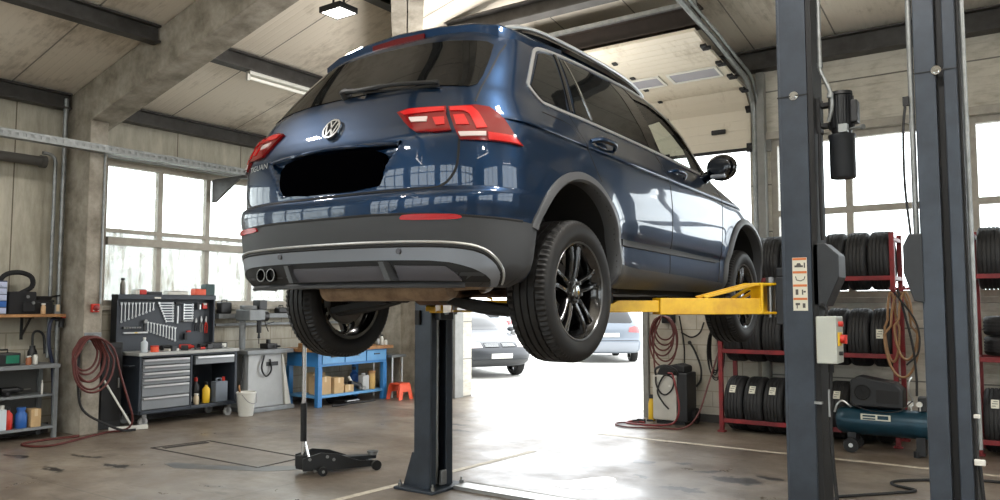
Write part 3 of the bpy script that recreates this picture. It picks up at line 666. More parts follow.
def rnd(poly, it=2, closed=True):             # corner cutting
    for _ in range(it):
        q = []; m = len(poly)
        for i in range(m if closed else m - 1):
            a, c = poly[i], poly[(i + 1) % m]; q += [(a[0]*.75 + c[0]*.25, a[1]*.75 + c[1]*.25), (a[0]*.25 + c[0]*.75, a[1]*.25 + c[1]*.75)]
        poly = q if closed else [poly[0]] + q + [poly[-1]]
    return poly
def ribbon(b, fn, path, w, off, su=1.0, h=.004, closed=False, mirror=False, mi=0):
    p = np.array(dense(path, .02, su, closed)); P0, N = surf_pn(fn, p[:, 0], p[:, 1], su); m = len(p)
    T = np.roll(P0, -1, 0) - np.roll(P0, 1, 0)
    if not closed: T[0] = P0[1] - P0[0]; T[-1] = P0[-1] - P0[-2]
    T /= np.maximum(np.linalg.norm(T, axis=1, keepdims=True), 1e-9); B = np.cross(N, T)
    rows = [P0 + B*w/2 + N*(off - h), P0 + B*w/2 + N*off, P0 + N*(off + h*.35), P0 - B*w/2 + N*off, P0 - B*w/2 + N*(off - h)]
    vs = np.concatenate(rows); 
    if mirror: vs = vs*np.array([-1, 1, 1])
    k = m if closed else m - 1
    b.add(vs, [(r*m + i, r*m + (i + 1) % m, (r + 1)*m + (i + 1) % m, (r + 1)*m + i) for r in range(4) for i in range(k)], mi, True)

def body_mesh(shape, zs, mats, name, parent, wells=True, cabin=True, **kw):
    rows = shape.mesh_arrays(zs, **kw); n = len(rows[0]); m = len(rows)
    b = MB(); b.add(np.concatenate(rows), [(j*n + i, j*n + (i + 1) % n, (j + 1)*n + (i + 1) % n, (j + 1)*n + i) for j in range(m - 1) for i in range(n)], 0, True)
    b.add(rows[0], [tuple(range(n))[::-1]], 1); b.add(rows[-1], [tuple(range(n))], 0)
    o = b.build(name, mats, None)
    cut = []
    if wells:
        for ay, az, r in shape.arches:
            for sg in (-1, 1):
                c = MB(); c.cyl((sg*.52, ay, az), (sg*1.3, ay, az), r, n=72, mi=1); cut.append(c.build('cut', mats, None))
    if cabin:
        c = MB(); c.prism([(1.30, 1.19), (1.23, 1.36), (1.14, 1.53), (1.4, 1.54), (1.62, 1.485), (1.83, 1.37), (2.0, 1.25), (2.1, 1.15)], lambda u, v, d: (d, u, v), -1.3, 1.3, mi=1); cut.append(c.build('cut', mats, None))
        c = MB(); c.prism([(1.12, .9), (1.12, 1.56), (1.50, 1.56), (1.9, 1.42), (2.38, 1.17), (2.38, .9)], lambda u, v, d: (d, u, v), -.715, .715, mi=1); cut.append(c.build('cut', mats, None))
        c = MB(); c.prism([(-.70, 1.17), (.70, 1.17), (.62, 1.52), (-.62, 1.52)], lambda u, v, d: (u, d, v), 1.4, 3.2, mi=1); cut.append(c.build('cut', mats, None))
    for c in cut:
        md = o.modifiers.new('cut', 'BOOLEAN'); md.operation = 'DIFFERENCE'; md.object = c; md.solver = 'EXACT'
    dg = bpy.context.evaluated_depsgraph_get(); me = bpy.data.meshes.new_from_object(o.evaluated_get(dg)); o.modifiers.clear(); o.data = me
    for c in cut: bpy.data.objects.remove(c)
    me.set_sharp_from_angle(angle=radians(34)); o.parent = parent; LOC[o.name] = LOC[parent.name]
    return o

# wheels -------------------------------------------------------------------------------------
def tyre_mesh(R, ri, w, n=168, notch=True, axis=(1, 0, 0)):
    h = w/2; g = .006; tr = R
    P = [(-h*.80, ri), (-h*.93, ri + .012), (-h*1.0, ri + (R - ri)*.45), (-h*.97, ri + (R - ri)*.72), (-h*.90, R - .018), (-h*.80, R - .006), (-h*.62, R - .001)]
    gr = []
    for c in (-.5, -.17, .17, .5):
        gr += [(h*(c - .045), tr), (h*(c - .035), tr - .010), (h*(c + .035), tr - .010), (h*(c + .045), tr)]
    P = P + gr + [(-p[0], p[1]) for p in P[::-1]]
    m = len(P)
    def mod(j, i, r):
        if notch and (j in (4, 5, 6, m - 7, m - 6, m - 5)) and i % 2 == 0: return r - .009
        if notch and (j in (7, 10, m - 8, m - 11)) and i % 4 == 0: return r - .006
        return r
    b = MB(); b.lathe(P, (0, 0, 0), axis, n, 0, True, mod)
    for j in range(4, m - 5):
        for i in range(n): b.sm[j*n + i] = False
    return b
def wheel(parent, pos, side, R=.357, w=.235, name='wheel'):
    """twin-spoke alloy; outer face looks along +x for side=1"""
    ri = .238; x = lambda v: v*side; o = Vector(pos)
    b = MB(); ax = (side, 0, 0)
    b.lathe([(-.10, ri - .012), (-.07, ri - .03), (.05, ri - .035), (.085, ri - .012), (.100, ri - .002), (.104, ri + .006), (.098, ri + .012), (.07, ri + .010), (-.10, ri + .008), (-.10, ri - .012)], o, ax, 64)
    b.lathe([(.098, ri - .001), (.1055, ri + .003), (.107, ri + .008), (.100, ri + .0125)], o, ax, 64, mi=1)
    b.lathe([(.0, .07), (.045, .075), (.070, .066), (.078, .04), (.078, .001)], o, ax, 40)
    for k in range(5):
        a0 = 2*pi*k/5 + pi/2 + .0
        for sg in (-1, 1):
            pts = []
            for j in range(9):
                t = j/8; r = .055 + t*(ri - .012 - .055); da = sg*(.32*(1 - t)**1.4*.55 + .105 + .10*t*t*0.6); pts.append((r, a0 + da*(1 if t > 0 else 1), .068 + .028*sin(pi*min(1, t*1.05)*.5) - .012*t))
            vs = []; wd = [.017, .015, .0135, .0125, .012, .012, .013, .015, .020]
            for (r, a, xx), q in zip(pts, wd):
                rv = Vector((0, cos(a), sin(a))); tv = Vector((0, -sin(a), cos(a))); c = o + rv*r
                vs += [c + tv*q + Vector((x(xx - .038), 0, 0)), c + tv*q*.85 + Vector((x(xx - .006), 0, 0)), c + tv*q*.45 + Vector((x(xx), 0, 0)), c - tv*q*.45 + Vector((x(xx), 0, 0)), c - tv*q*.85 + Vector((x(xx - .006), 0, 0)), c - tv*q + Vector((x(xx - .038), 0, 0))]
            b.add(vs, [(6*i + q, 6*i + (q + 1) % 6, 6*i + 6 + (q + 1) % 6, 6*i + 6 + q) for i in range(8) for q in range(6)], 0, True)
            el = []
            for (r, a, xx), q in zip(pts, wd):
                rv = Vector((0, cos(a), sin(a))); tv = Vector((0, -sin(a), cos(a))); c = o + rv*r + Vector((x(xx - .002), 0, 0)); el.append(c + tv*q*.66*sg)
            b.tube(el[1:], .0022, 5, mi=1)
        aa = a0 + pi/5; c = o + Vector((x(.075), cos(aa)*.05, sin(aa)*.05)); b.cyl(c, c + Vector((x(.016), 0, 0)), .011, .009, 6, mi=1)
    wl = b.build(name, [M_rim, M_rimlip], parent, local=True)
    t = tyre_mesh(R, ri + .004, w); t.v = [(p[0] + o.x, p[1] + o.y, p[2] + o.z) for p in t.v]; t.build('tire', M_tyre, wl, local=True)
    b = MB(); b.lathe([(-.06, .001), (-.06, .15), (-.045, .155), (-.03, .15), (-.03, .08), (.0, .075), (.0, .001)], o, ax, 40); b.box(o + Vector((x(-.045), -.13, .03)), (.09, .07, .16)); b.build('brake_disc', mat('brake_steel', S(96, 92, 88), .4, .8), wl, local=True)
    b = MB(); b.lathe([(.078, .032), (.086, .031), (.089, .024), (.090, .001)], o, ax, 32); b.build('hub_cap', M_chrome, wl, local=True)
    return wl

car = thing('car', 'dark blue metallic SUV raised on the yellow arms of a two-post lift', 'car', (-2.81, 3.42, 1.325))
zs = np.unique(np.concatenate([np.linspace(.30, .70, 34), np.linspace(.66, .72, 14), np.linspace(.70, .95, 24), np.linspace(.95, 1.08, 34), np.linspace(1.08, 1.22, 16), np.linspace(1.22, 1.60, 26), np.linspace(1.60, 1.68, 14)]).round(4))
body_mesh(SUV, zs, [M_paint, M_under], 'body', car, na=84, ns=110, nf=26)
RG = SUV.ring; SD = SUV.side; RR = SUV.rear; FR = SUV.front; AU = 1.22
aX = lambda x, t: float(SUV.a_of_x(np.array(x, float), t)); aY = lambda y, t: float(SUV.a_of_y(np.array(float(y)), t))
def RA(pts):                                   # (x, y, z) points near the rear corner -> ring coordinates
    out = []
    for x, y, z in pts:
        t = float(SUV.zt(y, z)); out.append(((aX(x, t) if abs(x) < .72 else aY(y, t)*(1 if x > 0 else -1)), t))
    return out
def both(fn, *a, **k): return [fn(*a, mirror=False, **k), fn(*a, mirror=True, **k)]

# lower plastic: a band round the rear up to both wheel arches
def arch_y(t, r, rear=True): 
    d = max(0, r*r - (t - .38)**2); return -sqrt(d) if rear else sqrt(d)
tops = [(1 + .01, .552)]
ts = np.linspace(.552, .285, 12)
edge = [(aY(min(arch_y(t, .436), -.415) if t > .40 else -.436 - (.40 - t)*.25, t), t) for t in ts]
half_top = [(aX(x, .57), z) for x, z in ((0, .583), (.3, .583), (.5, .580), (.7, .572), (.8, .566))] + [(.93, .560)]
half = half_top + edge
bot = [(aX(x, .285), z) for x, z in ((.78, .285), (.6, .285), (.4, .292), (.2, .297), (0, .298))]
poly = half + bot[:-1] + [(0, .298)]
full = poly + [(-a, t) for a, t in poly[::-1] if abs(a) > 1e-6]
full = [p for i, p in enumerate(full) if i == 0 or math.hypot(p[0] - full[i-1][0], p[1] - full[i-1][1]) > 1e-4]
clad = patch(car, 'bumper_cladding', M_clad, RG, dense(full, .03, AU, True), .008, .014, AU, .05)
b = MB(); ribbon(b, RG, half_top[::-1] + [(-a, t) for a, t in half_top[1:]], .012, .008, AU, .006); b.build('bumper_seam', M_gap, clad, local=True)
# dark recess, satin strip and bright line of the lower bumper
def band(z0, z1, xw, drop):                    # arch-shaped strip following the bumper
    up = [(aX(x, .45), z) for x, z in ((0, z1), (.4, z1 - .002), (.70, z1 - .008))] + [(aX(.80, .43), z1 - .028), (.74, z1 - .075), (.80, z1 - .125), (.835, z1 - .165)]
    lo = [(.79, z1 - .165), (.735, z0 - .085 + .01), (aX(.76, .40), z0 - .035), (aX(.66, .40), z0 - .010), (aX(.4, .40), z0 - .002), (0, z0)]
    h = rnd(up, 1, False) + rnd(lo, 1, False); return h[:-1] + [h[-1]] + [(-a, t) for a, t in h[::-1][1:-1]]
rec_ = [(aX(x, .36), z) for x, z in ((0, .405), (.5, .405), (.68, .398))] + [(.69, .375), (.765, .315), (.755, .305)] + [(aX(x, .31), .306) for x in (.6, .3, 0)]
rec_ = rec_[:-1] + [rec_[-1]] + [(-a, t) for a, t in rec_[::-1][1:-1]]
patch(car, 'diffuser_recess', M_under, RG, dense(rec_, .03, AU, True), .0095, .012, AU, .05)
patch(car, 'bumper_strip', M_silver, RG, dense(band(.402, .456, 0, 0), .03, AU, True), .014, .014, AU, .04)
ln = rnd([(0, .478), (aX(.4, .47), .476), (aX(.70, .46), .470), (aX(.81, .44), .450), (.755, .395), (.82, .335), (.855, .30)], 2, False)
lg = [(a, t - .016) for a, t in ln[:-3]]; b = MB(); ribbon(b, RG, [(-a, t) for a, t in lg[::-1]][:-1] + lg, .016, .0135, AU, .010); b.build('bumper_shadow_gap', M_gap, car, local=True)
b = MB(); ribbon(b, RG, [(-a, t) for a, t in ln[::-1]][:-1] + ln, .012, .014, AU, .012); b.build('bumper_bright_line', mat('light_grey_trim', S(190, 194, 196), .3, .7), car, local=True)
M_diff = mat('diffuser_grey', S(74, 73, 78), .45, .2)
for xs in (((-.20, .375), (-.225, .315), (.415, .315), (.36, .375)), ((.43, .375), (.46, .315), (.74, .315), (.66, .368))):
    p = [(aX(x, .34), z) for x, z in (xs[0], xs[1], ((xs[1][0] + xs[2][0])/2, .315), xs[2], xs[3])]; patch(car, 'diffuser_panel', M_diff, RG, dense(p, .03, AU, True), .020, .016, AU, .05)
for x0, x1 in ((-.26, -.215), (.375, .425)): b = MB(); b.prism([(x0, .39), (x0 + .03, .39), (x1 + .03, .305), (x1, .305)], lambda u, v, d: (u, d, v), -.875, -.80); b.build('diffuser_fin', M_clad, car, local=True)
b = MB(); lip = [(aX(x, .30), .297) for x in (-.72, -.4, 0, .4, .72)]; ribbon(b, RG, lip, .022, .022, AU, .02); b.build('lower_lip', M_clad, car, local=True)
for xx in (-.462, -.388):
    b = MB(); b.lathe([(-.12, .028), (-.01, .030), (.0, .034), (.006, .033), (.006, .028), (-.10, .026)], (xx, -.845, .348), (0, -1, 0), 28); b.cyl((xx, -.75, .348), (xx, -.76, .348), .027, n=24, mi=1); b.build('exhaust_tip', [mat('dark_chrome', S(92, 90, 88), .25, 1.0), M_gap], car, local=True)
for xx in (-.30, .47):
    p = np.array([xx]); q = RR(p, np.array([.435]))[0]; b = MB(); b.cyl(q + np.array([0, -.010, 0]), q + np.array([0, -.022, 0]), .013, n=20); b.build('parking_sensor', M_diff, car, local=True)
# reflectors
for sg in (1, -1):
    p = rnd([(sg*aX(.495, .56), .556), (sg*aX(.485, .56), .566), (sg*aX(.505, .56), .580), (sg*aX(.68, .56), .577), (sg*aX(.745, .56), .573), (sg*aX(.755, .56), .557), (sg*aX(.68, .56), .553)], 1)
    patch(car, 'reflector', mat('reflector_red', S(168, 20, 26), .25), RG, dense(p, .02, AU, True), .016, .014, AU, .04)
# tailgate shut line, shoulder crease
hl = [(0, .688), (.44, .688), (.60, .690), (.665, .702), (.705, .745), (.727, .80), (.724, .915)]
hl = rnd(hl, 2, False); hlr = [(aX(x, z), z) for x, z in hl]
b = MB(); ribbon(b, RG, [(-a, t) for a, t in hlr[::-1]][:-1] + hlr, .011, .0015, AU, .004); 
for sg in (1, -1): ribbon(b, RG, [(sg*aX(x, z), z) for x, z in ((.735, 1.10), (.728, 1.16), (.712, 1.25), (.70, 1.33), (.68, 1.42), (.665, 1.49))], .009, .0015, AU, .004)
b.build('tailgate_gap', M_gap, car, local=True)
# number-plate bay: blacked-out plate and the darkened bay
NOREC = CarShape.__new__(CarShape); NOREC.__dict__.update(SUV.__dict__); NOREC.recess = None
pl = rnd([(-.30, .730), (-.345, .79), (-.335, .895), (-.20, .922), (.28, .920), (.365, .89), (.375, .79), (.335, .722)], 1)
patch(car, 'license_plate', mat('blanked_plate_black', S(2, 2, 3), .9, spec=0.0), NOREC.rear, dense(pl, .03, 1, True), .002, .05, 1, .05)
b = MB(); ribbon(b, RR, [(-.455, .93), (0, .945), (.455, .93)], .016, .008, 1, .012); b.build('plate_lip', M_paint, car, local=True)
# rear window, wiper
def ringpoly(pts): return [(aX(x, z), z) for x, z in pts]
gw = [(0, 1.212), (.30, 1.208), (.55, 1.197), (.675, 1.185), (.70, 1.20), (.695, 1.26), (.668, 1.38), (.635, 1.475), (.60, 1.497), (.35, 1.525), (0, 1.535)]
gw = gw + [(-x, z) for x, z in gw[::-1][1:-1]]
patch(car, 'rear_window', M_tint, RG, dense(ringpoly(gw), .03, AU, True), .004, .008, AU, .05)
b = MB()
wp = np.array([(-.035, 1.245), (.10, 1.232), (.30, 1.228), (.55, 1.205)]); q, nn = surf_pn(RR, wp[:, 0], wp[:, 1])
b.tube(smooth_path([Vector(q[i] + nn[i]*.030) for i in range(4)], 5), [.016]*3 + [.013]*6 + [.010]*7, 8); b.cyl(q[0] + nn[0]*.0, q[0] + nn[0]*.04, .028, .022, 18)
b.tube([Vector(q[1] + nn[1]*.014), Vector(q[3] + nn[3]*.012)], .007, 6); b.build('rear_wiper', M_dark, car, local=True)
# roof spoiler with the high brake light
st = [(-.665, -.10, 1.580, 1.485), (-.650, -.23, 1.592, 1.505), (-.618, -.282, 1.606, 1.525), (-.48, -.318, 1.632, 1.555), (-.28, -.338, 1.650, 1.585), (0, -.345, 1.663, 1.592)]
st = st + [(-x, y, a, c) for x, y, a, c in st[::-1][1:]]
b = MB(); vs = []
for x, y, zt_, zb_ in st:
    fz = (zt_ - 1.545)/.118; yf_ = .30
    vs += [(x*.97, yf_, 1.605 + .062*fz), (x, y + .10, zt_ + .006), (x, y + .012, zt_), (x, y, zt_ - .010), (x, y + .006, zb_ + .008), (x, y + .02, zb_), (x*.98, y + .11, zb_ - .012), (x*.96, .05, zb_ - .02), (x*.96, yf_, 1.56)]
k9 = 9; m = len(st)
b.add(vs, [(i*k9 + j, i*k9 + (j + 1) % k9, (i + 1)*k9 + (j + 1) % k9, (i + 1)*k9 + j) for i in range(m - 1) for j in range(k9)] + [tuple(range(k9)), tuple(range((m - 1)*k9, m*k9))[::-1]], 0, True)
sp = b.build('spoiler', M_paint, car, local=True)
b = MB()
for i in range(8):
    pass
bl = [(-.185, -.344, 1.626), (0, -.350, 1.631), (.185, -.344, 1.626)]
b.add([(x, y - .004, z) for x, y, z in bl] + [(x, y - .003, z - .030) for x, y, z in bl] + [(x, y + .02, z) for x, y, z in bl] + [(x, y + .02, z - .030) for x, y, z in bl],
      [(0, 1, 4, 3), (1, 2, 5, 4), (6, 7, 1, 0), (7, 8, 2, 1), (3, 4, 10, 9), (4, 5, 11, 10), (0, 3, 9, 6), (2, 8, 11, 5)], 0)
b.build('brake_light', mat('brake_lamp_dark_red', S(96, 10, 14), .2), sp, local=True)
b = MB(); b.cyl((.03, .32, 1.66), (.03, .32, 1.70), .02); b.add([(.02, .28, 1.67), (.04, .28, 1.67), (.02, .50, 1.67), (.04, .50, 1.67), (.026, .30, 1.735), (.034, .30, 1.735)], [(0, 1, 5, 4), (0, 4, 2), (1, 3, 5), (2, 4, 5, 3), (0, 2, 3, 1)]); b.build('roof_aerial', M_paint, car, local=True)
# tail lamps in two pieces: one on the wing, one on the tailgate
LAMPS = (([(.445, 1.065), (.593, 1.071), (.668, 1.063), (.747, 1.016), (.818, .950), (.894, .895), (.667, .899), (.522, .901), (.487, .958), (.459, 1.016)],
          (('lamp_band', M_lampbright, [(.455, 1.058), (.568, 1.060), (.603, 1.030), (.660, .956), (.602, .951), (.555, 1.021), (.524, 1.036), (.457, 1.038)]),
           ('lamp_segment', M_lampbright, [(.473, 1.016), (.528, 1.018), (.562, .968), (.496, .967)]),
           ('lamp_clear_strip', M_lampclear, [(.510, .934), (.655, .938), (.657, .920), (.522, .915)]),
           ('lamp_lower', M_lampbright, [(.667, .936), (.826, .932), (.868, .899), (.670, .903)]))),
         ([(.209, 1.058), (.253, 1.072), (.342, 1.069), (.436, 1.067), (.436, 1.024), (.474, .944), (.388, .941), (.31, .948), (.282, .969), (.252, 1.001)],
          (('lamp_band', M_lampbright, [(.226, 1.054), (.268, 1.065), (.427, 1.060), (.429, 1.040), (.246, 1.036)]),
           ('lamp_clear_strip', M_lampclear, [(.269, 1.019), (.353, 1.015), (.353, .991), (.284, .995)]),
           ('lamp_segment', M_lampbright, [(.377, 1.008), (.432, 1.008), (.440, .971), (.399, .970)]))))
for mir in (False, True):
    for outl, subs in LAMPS:
        t1 = patch(car, 'taillight', M_lampdark, RG, dense(outl, .02, AU, True), .014, .018, AU, .02, mirror=mir)
        for nm, m_, pts in subs: patch(t1, nm, m_, RG, dense(pts, .01, AU, True), .019, .006, AU, .015, mirror=mir)
# doors and other shut lines on both sides
for mir in (False, True):
    b = MB(); g_ = lambda pth, w=.008: ribbon(b, SD, pth, w, .0012, 1, .004, mirror=mir)
    g_([(1.185, 1.168), (1.20, 1.0), (1.205, .85), (1.19, .66), (1.20, .36)])
    g_(rnd([(.09, 1.19), (.115, 1.03), (.16, .95), (.235, .845)], 2, False))
    g_(rnd([(2.17, 1.12), (2.19, .97), (2.14, .80), (2.10, .60), (2.09, .36)], 1, False)); g_([(.50, .36), (1.2, .36), (2.09, .345)], .01)
    g_(rnd([(-.235, 1.135), (.03, 1.128), (.06, 1.10), (.06, 1.04)], 1, False), .006)
    b.build('door_gap', M_gap, car, local=True)
    # lower mouldings and sill plastic
    pt = patch(car, 'sill_cladding', M_clad, SD, dense([(.43, .31), (.445, .395), (.47, .42), (.70, .405), (1.5, .385), (2.12, .360), (2.17, .31), (2.15, .302), (1.3, .302), (.5, .302)], .04, 1, True), .016, .022, 1, .025, mirror=mir)
    patch(car, 'door_moulding', M_clad, SD, dense([(.48, .527), (.48, .562), (1.2, .548), (1.9, .528), (2.10, .508), (2.0, .498), (1.2, .512)], .04, 1, True), .012, .016, 1, .08, mirror=mir)
    # wheel arch trims
    for ay, a0, a1 in ((0, -.18*pi, .885*pi), (2.64, -.14*pi, 1.17*pi)):
        am = [a0 + (a1 - a0)*i/48 for i in range(49)]
        if ay == 0: ri_, ro_ = (lambda a: .43), (lambda a: .480)
        else: ri_, ro_ = (lambda a: .43), (lambda a: .485)
        vs = []; 
        for a in am:
            r5 = (ri_(a) - .002, ri_(a), ri_(a) + .012, ro_(a) - .008, ro_(a), ro_(a))
            offs = (-.06, .006, .018, .014, .010, -.005)
            yy = np.array([ay + cos(a)*r for r in r5]); zz = np.maximum(np.array([.38 + sin(a)*r for r in r5]), .30); p0, n0 = surf_pn(SD, yy, zz)
            row = p0 + np.array([1, 0, 0])*np.array(offs)[:, None]
            if mir: row = row*np.array([-1, 1, 1])
            vs.append(row)
        b = MB(); b.add(np.concatenate(vs), [(i*6 + j, i*6 + j + 1, i*6 + 7 + j, i*6 + 6 + j) for i in range(48) for j in range(5)], 0, True); b.build('wheel_arch_trim', M_arch, car, local=True)
    # windows
    oy = lambda pts: dense(pts, .03, 1, True)
    qw = [(-.012, 1.512), (-.235, 1.275), (-.165, 1.214), (.085, 1.213), (.115, 1.30), (.165, 1.548), (.08, 1.540)]
    patch(car, 'quarter_window', M_tint, SD, oy(qw), .004, .008, 1, .05, mirror=mir)
    rd = [(.175, 1.213), (.205, 1.30), (.245, 1.56), (.54, 1.575), (.86, 1.575), (.94, 1.50), (1.08, 1.30), (1.12, 1.198), (.7, 1.205)]
    patch(car, 'rear_door_window', M_tint, SD, oy(rd), .004, .008, 1, .05, mirror=mir)
    b = MB(); ribbon(b, SD, [(.365, 1.215), (.335, 1.35), (.29, 1.555)], .016, .008, 1, .008, mirror=mir); b.build('window_divider', M_chrome, car, local=True)
    bp = [(1.13, 1.19), (1.09, 1.30), (.95, 1.50), (.87, 1.58), (1.06, 1.58), (1.15, 1.51), (1.25, 1.34), (1.30, 1.185)]
    patch(car, 'door_pillar', M_glossblack, SD, oy(bp), .005, .01, 1, .05, mirror=mir)
    fp = [(1.16, 1.53), (1.07, 1.585), (1.30, 1.575), (1.55, 1.525), (1.78, 1.43), (1.98, 1.30), (2.13, 1.16), (2.05, 1.15), (2.0, 1.25), (1.83, 1.37), (1.62, 1.485), (1.4, 1.535)]
    patch(car, 'window_frame', M_glossblack, SD, oy(fp), .005, .01, 1, .05, mirror=mir)
    fw = [(1.30, 1.17), (1.23, 1.36), (1.14, 1.53), (1.4, 1.54), (1.62, 1.485), (1.83, 1.37), (2.0, 1.25), (2.1, 1.14)]
    patch(car, 'front_door_window', M_carglass, SD, oy(fw), -.004, .004, 1, .06, mirror=mir)
    b = MB(); ch = [(-.022, 1.535), (-.07, 1.50), (-.262, 1.285), (-.264, 1.262), (-.19, 1.20), (-.15, 1.192), (.33, 1.194), (.81, 1.183), (1.26, 1.172), (1.90, 1.138), (2.10, 1.122), (2.135, 1.128), (1.98, 1.285), (1.80, 1.43), (1.56, 1.54), (1.30, 1.592), (.98, 1.604), (.54, 1.597), (.20, 1.580), (.04, 1.556)]
    ribbon(b, SD, rnd(ch, 1), .020, .007, 1, .009, closed=True, mirror=mir); b.build('chrome_window_trim', M_satin, car, local=True)
    b = MB(); ribbon(b, SD, [(.13, 1.215), (.155, 1.35), (.205, 1.565)], .030, .008, 1, .008, mirror=mir); b.build('window_divider', M_glossblack, car, local=True)
    # handles, mirror, roof rail
    for y0 in (.20, 1.24):
        b = MB(); yy = np.linspace(y0, y0 + .27, 9); zc = 1.062 - .03*(yy - y0) - (.0 if y0 < 1 else .018); p0, n0 = surf_pn(SD, yy, zc)
        of = [.0, .022, .036, .040, .042, .042, .040, .030, .004]; b.tube([Vector(p0[i] + n0[i]*of[i]) if not mir else Vector((p0[i] + n0[i]*of[i])*np.array([-1, 1, 1])) for i in range(9)], [.010, .014, .016, .017, .017, .017, .016, .014, .010], 10)
        sx = -1 if mir else 1; pc, nc = surf_pn(SD, np.array([y0 + .12]), np.array([1.055])); pc = pc[0]; b.ball((sx*(pc[0] - .004), y0 + .12, 1.05), .05, (.25, 1.5, .7), 14); b.build('door_handle', M_paint if True else M_dark, car, local=True)
    sx = -1 if mir else 1
    b = MB(); b.ball((sx*.985, 1.95, 1.165), .12, (.92, .60, .80), 20); mr = b.build('side_mirror', M_glossblack, car, local=True)
    b = MB(); b.tube(smooth_path([Vector((sx*.80, 2.02, 1.105)), Vector((sx*.85, 1.99, 1.115)), Vector((sx*.92, 1.96, 1.135))], 4), [.045]*4 + [.036]*4 + [.03], 10); b.build('mirror_foot', M_glossblack, mr, local=True)
    b = MB(); b.ball((sx*.985, 1.886, 1.17), .10, (.80, .10, .60), 20); b.build('mirror_glass', mat('mirror_dark', S(38, 42, 48), .06, .3), mr, local=True)
    b = MB(); b.box((sx*.98, 1.885, 1.095), (.11, .03, .03)); b.build('mirror_lamp', M_silver, mr, local=True, bevel=.01)
    rl = [(.592, -.18, 1.625), (.600, -.02, 1.668), (.605, .20, 1.690), (.605, .6, 1.700), (.603, 1.0, 1.697), (.596, 1.3, 1.680), (.585, 1.52, 1.640)]
    b = MB(); pth = smooth_path([Vector((sx*x, y, z)) for x, y, z in rl], 4); b.tube(pth, [.008] + [.012]*(len(pth) - 2) + [.008], 8); b.tube([(p[0]*.995, p[1], p[2] - .035) for p in pth[2:-2]], .022, 6, mi=1); b.build('roof_rail', [M_satin, M_glossblack], car, local=True)
wsp = [(-.71, 1.155), (.71, 1.155), (.63, 1.53), (-.63, 1.53)]
patch(car, 'windshield', M_carglass, FR, dense(wsp, .05, 1, True), -.01, .004, 1, .08)
# badge and lettering
def flat_on_rear(b, pts2, faces, x0, z0, off, mi=0):
    p = np.array(pts2); P0, N0 = surf_pn(RR, x0 + p[:, 0], z0 + p[:, 1]); c, cn = surf_pn(RR, np.array([x0]), np.array([z0])); cn = cn[0]; n = len(p)
    ux = np.array([1, 0, 0.]); uz = np.cross(ux, cn); uz /= np.linalg.norm(uz); uz *= np.sign(uz[2]); base = c[0] + p[:, :1]*ux + p[:, 1:2]*uz
    vs = np.concatenate([base + cn*off, base + cn*(off - .012)]); bd = {}
    for f in faces:
        for i in range(len(f)):
            e = (f[i], f[(i + 1) % len(f)]); bd[e] = 1
    sk = [(a, c_, c_ + n, a + n) for (a, c_) in bd if (c_, a) not in bd]
    b.add(vs, list(faces) + sk, mi)
def stroke(a, c, w):
    d = np.array(c) - np.array(a); L_ = np.linalg.norm(d); nn_ = np.array([-d[1], d[0]])/L_*w/2; return [tuple(np.array(a) + nn_), tuple(np.array(a) - nn_), tuple(np.array(c) - nn_), tuple(np.array(c) + nn_)]
b = MB(); N_ = 40; ro, ri2 = .057, .047; zc_ = 1.047
ringp = [(ro*cos(2*pi*i/N_), ro*sin(2*pi*i/N_)) for i in range(N_)] + [(ri2*cos(2*pi*i/N_), ri2*sin(2*pi*i/N_)) for i in range(N_)]
flat_on_rear(b, [(0.0, 0.0)] + [(.05*cos(2*pi*i/N_), .05*sin(2*pi*i/N_)) for i in range(N_)], [(0, 1 + i, 1 + (i + 1) % N_) for i in range(N_)], 0, zc_, .010, 1)
flat_on_rear(b, ringp, [(i, (i + 1) % N_, N_ + (i + 1) % N_, N_ + i) for i in range(N_)], 0, zc_, .016)
for a, c in (((-.020, .044), (0, .006)), ((.020, .044), (0, .006)), ((-.040, .026), (-.019, -.042)), ((-.019, -.042), (0, -.002)), ((0, -.002), (.019, -.042)), ((.019, -.042), (.040, .026))):
    flat_on_rear(b, stroke(a, c, .0095), [(0, 1, 2, 3)], 0, zc_, .0165)
b.build('round_emblem', [M_chrome, M_gap], car, local=True)
def text_mesh(txt, size, ext=.0):
    cu = bpy.data.curves.new('txt', 'FONT'); cu.body = txt; cu.size = size; cu.align_x = 'CENTER'; cu.align_y = 'CENTER'; o = bpy.data.objects.new('txt', cu); col.objects.link(o)
    dg = bpy.context.evaluated_depsgraph_get(); dg.update(); me = bpy.data.meshes.new_from_object(o.evaluated_get(dg)); vs = [(v.co.x, v.co.y) for v in me.vertices]; fs = [tuple(p.vertices) for p in me.polygons]
    bpy.data.objects.remove(o); bpy.data.curves.remove(cu); bpy.data.meshes.remove(me); return vs, fs
vs, fs = text_mesh('TIGUAN', .042)
b = MB(); p = np.array(vs); p[:, 0] = p[:, 0]*1.35; P0, N0 = surf_pn(RR, -.565 + p[:, 0], .915 + p[:, 1]); b.add(P0 + N0*.006, fs); b.build('lettering', M_satin, car, local=True)
# wheels hang on the drooped suspension
for y_ in (0.010, 2.635):
    for sg in (1, -1): wheel(car, (sg*.808 if sg > 0 or y_ > 1 else -.785, y_, .267 if sg > 0 or y_ > 1 else .236), sg)
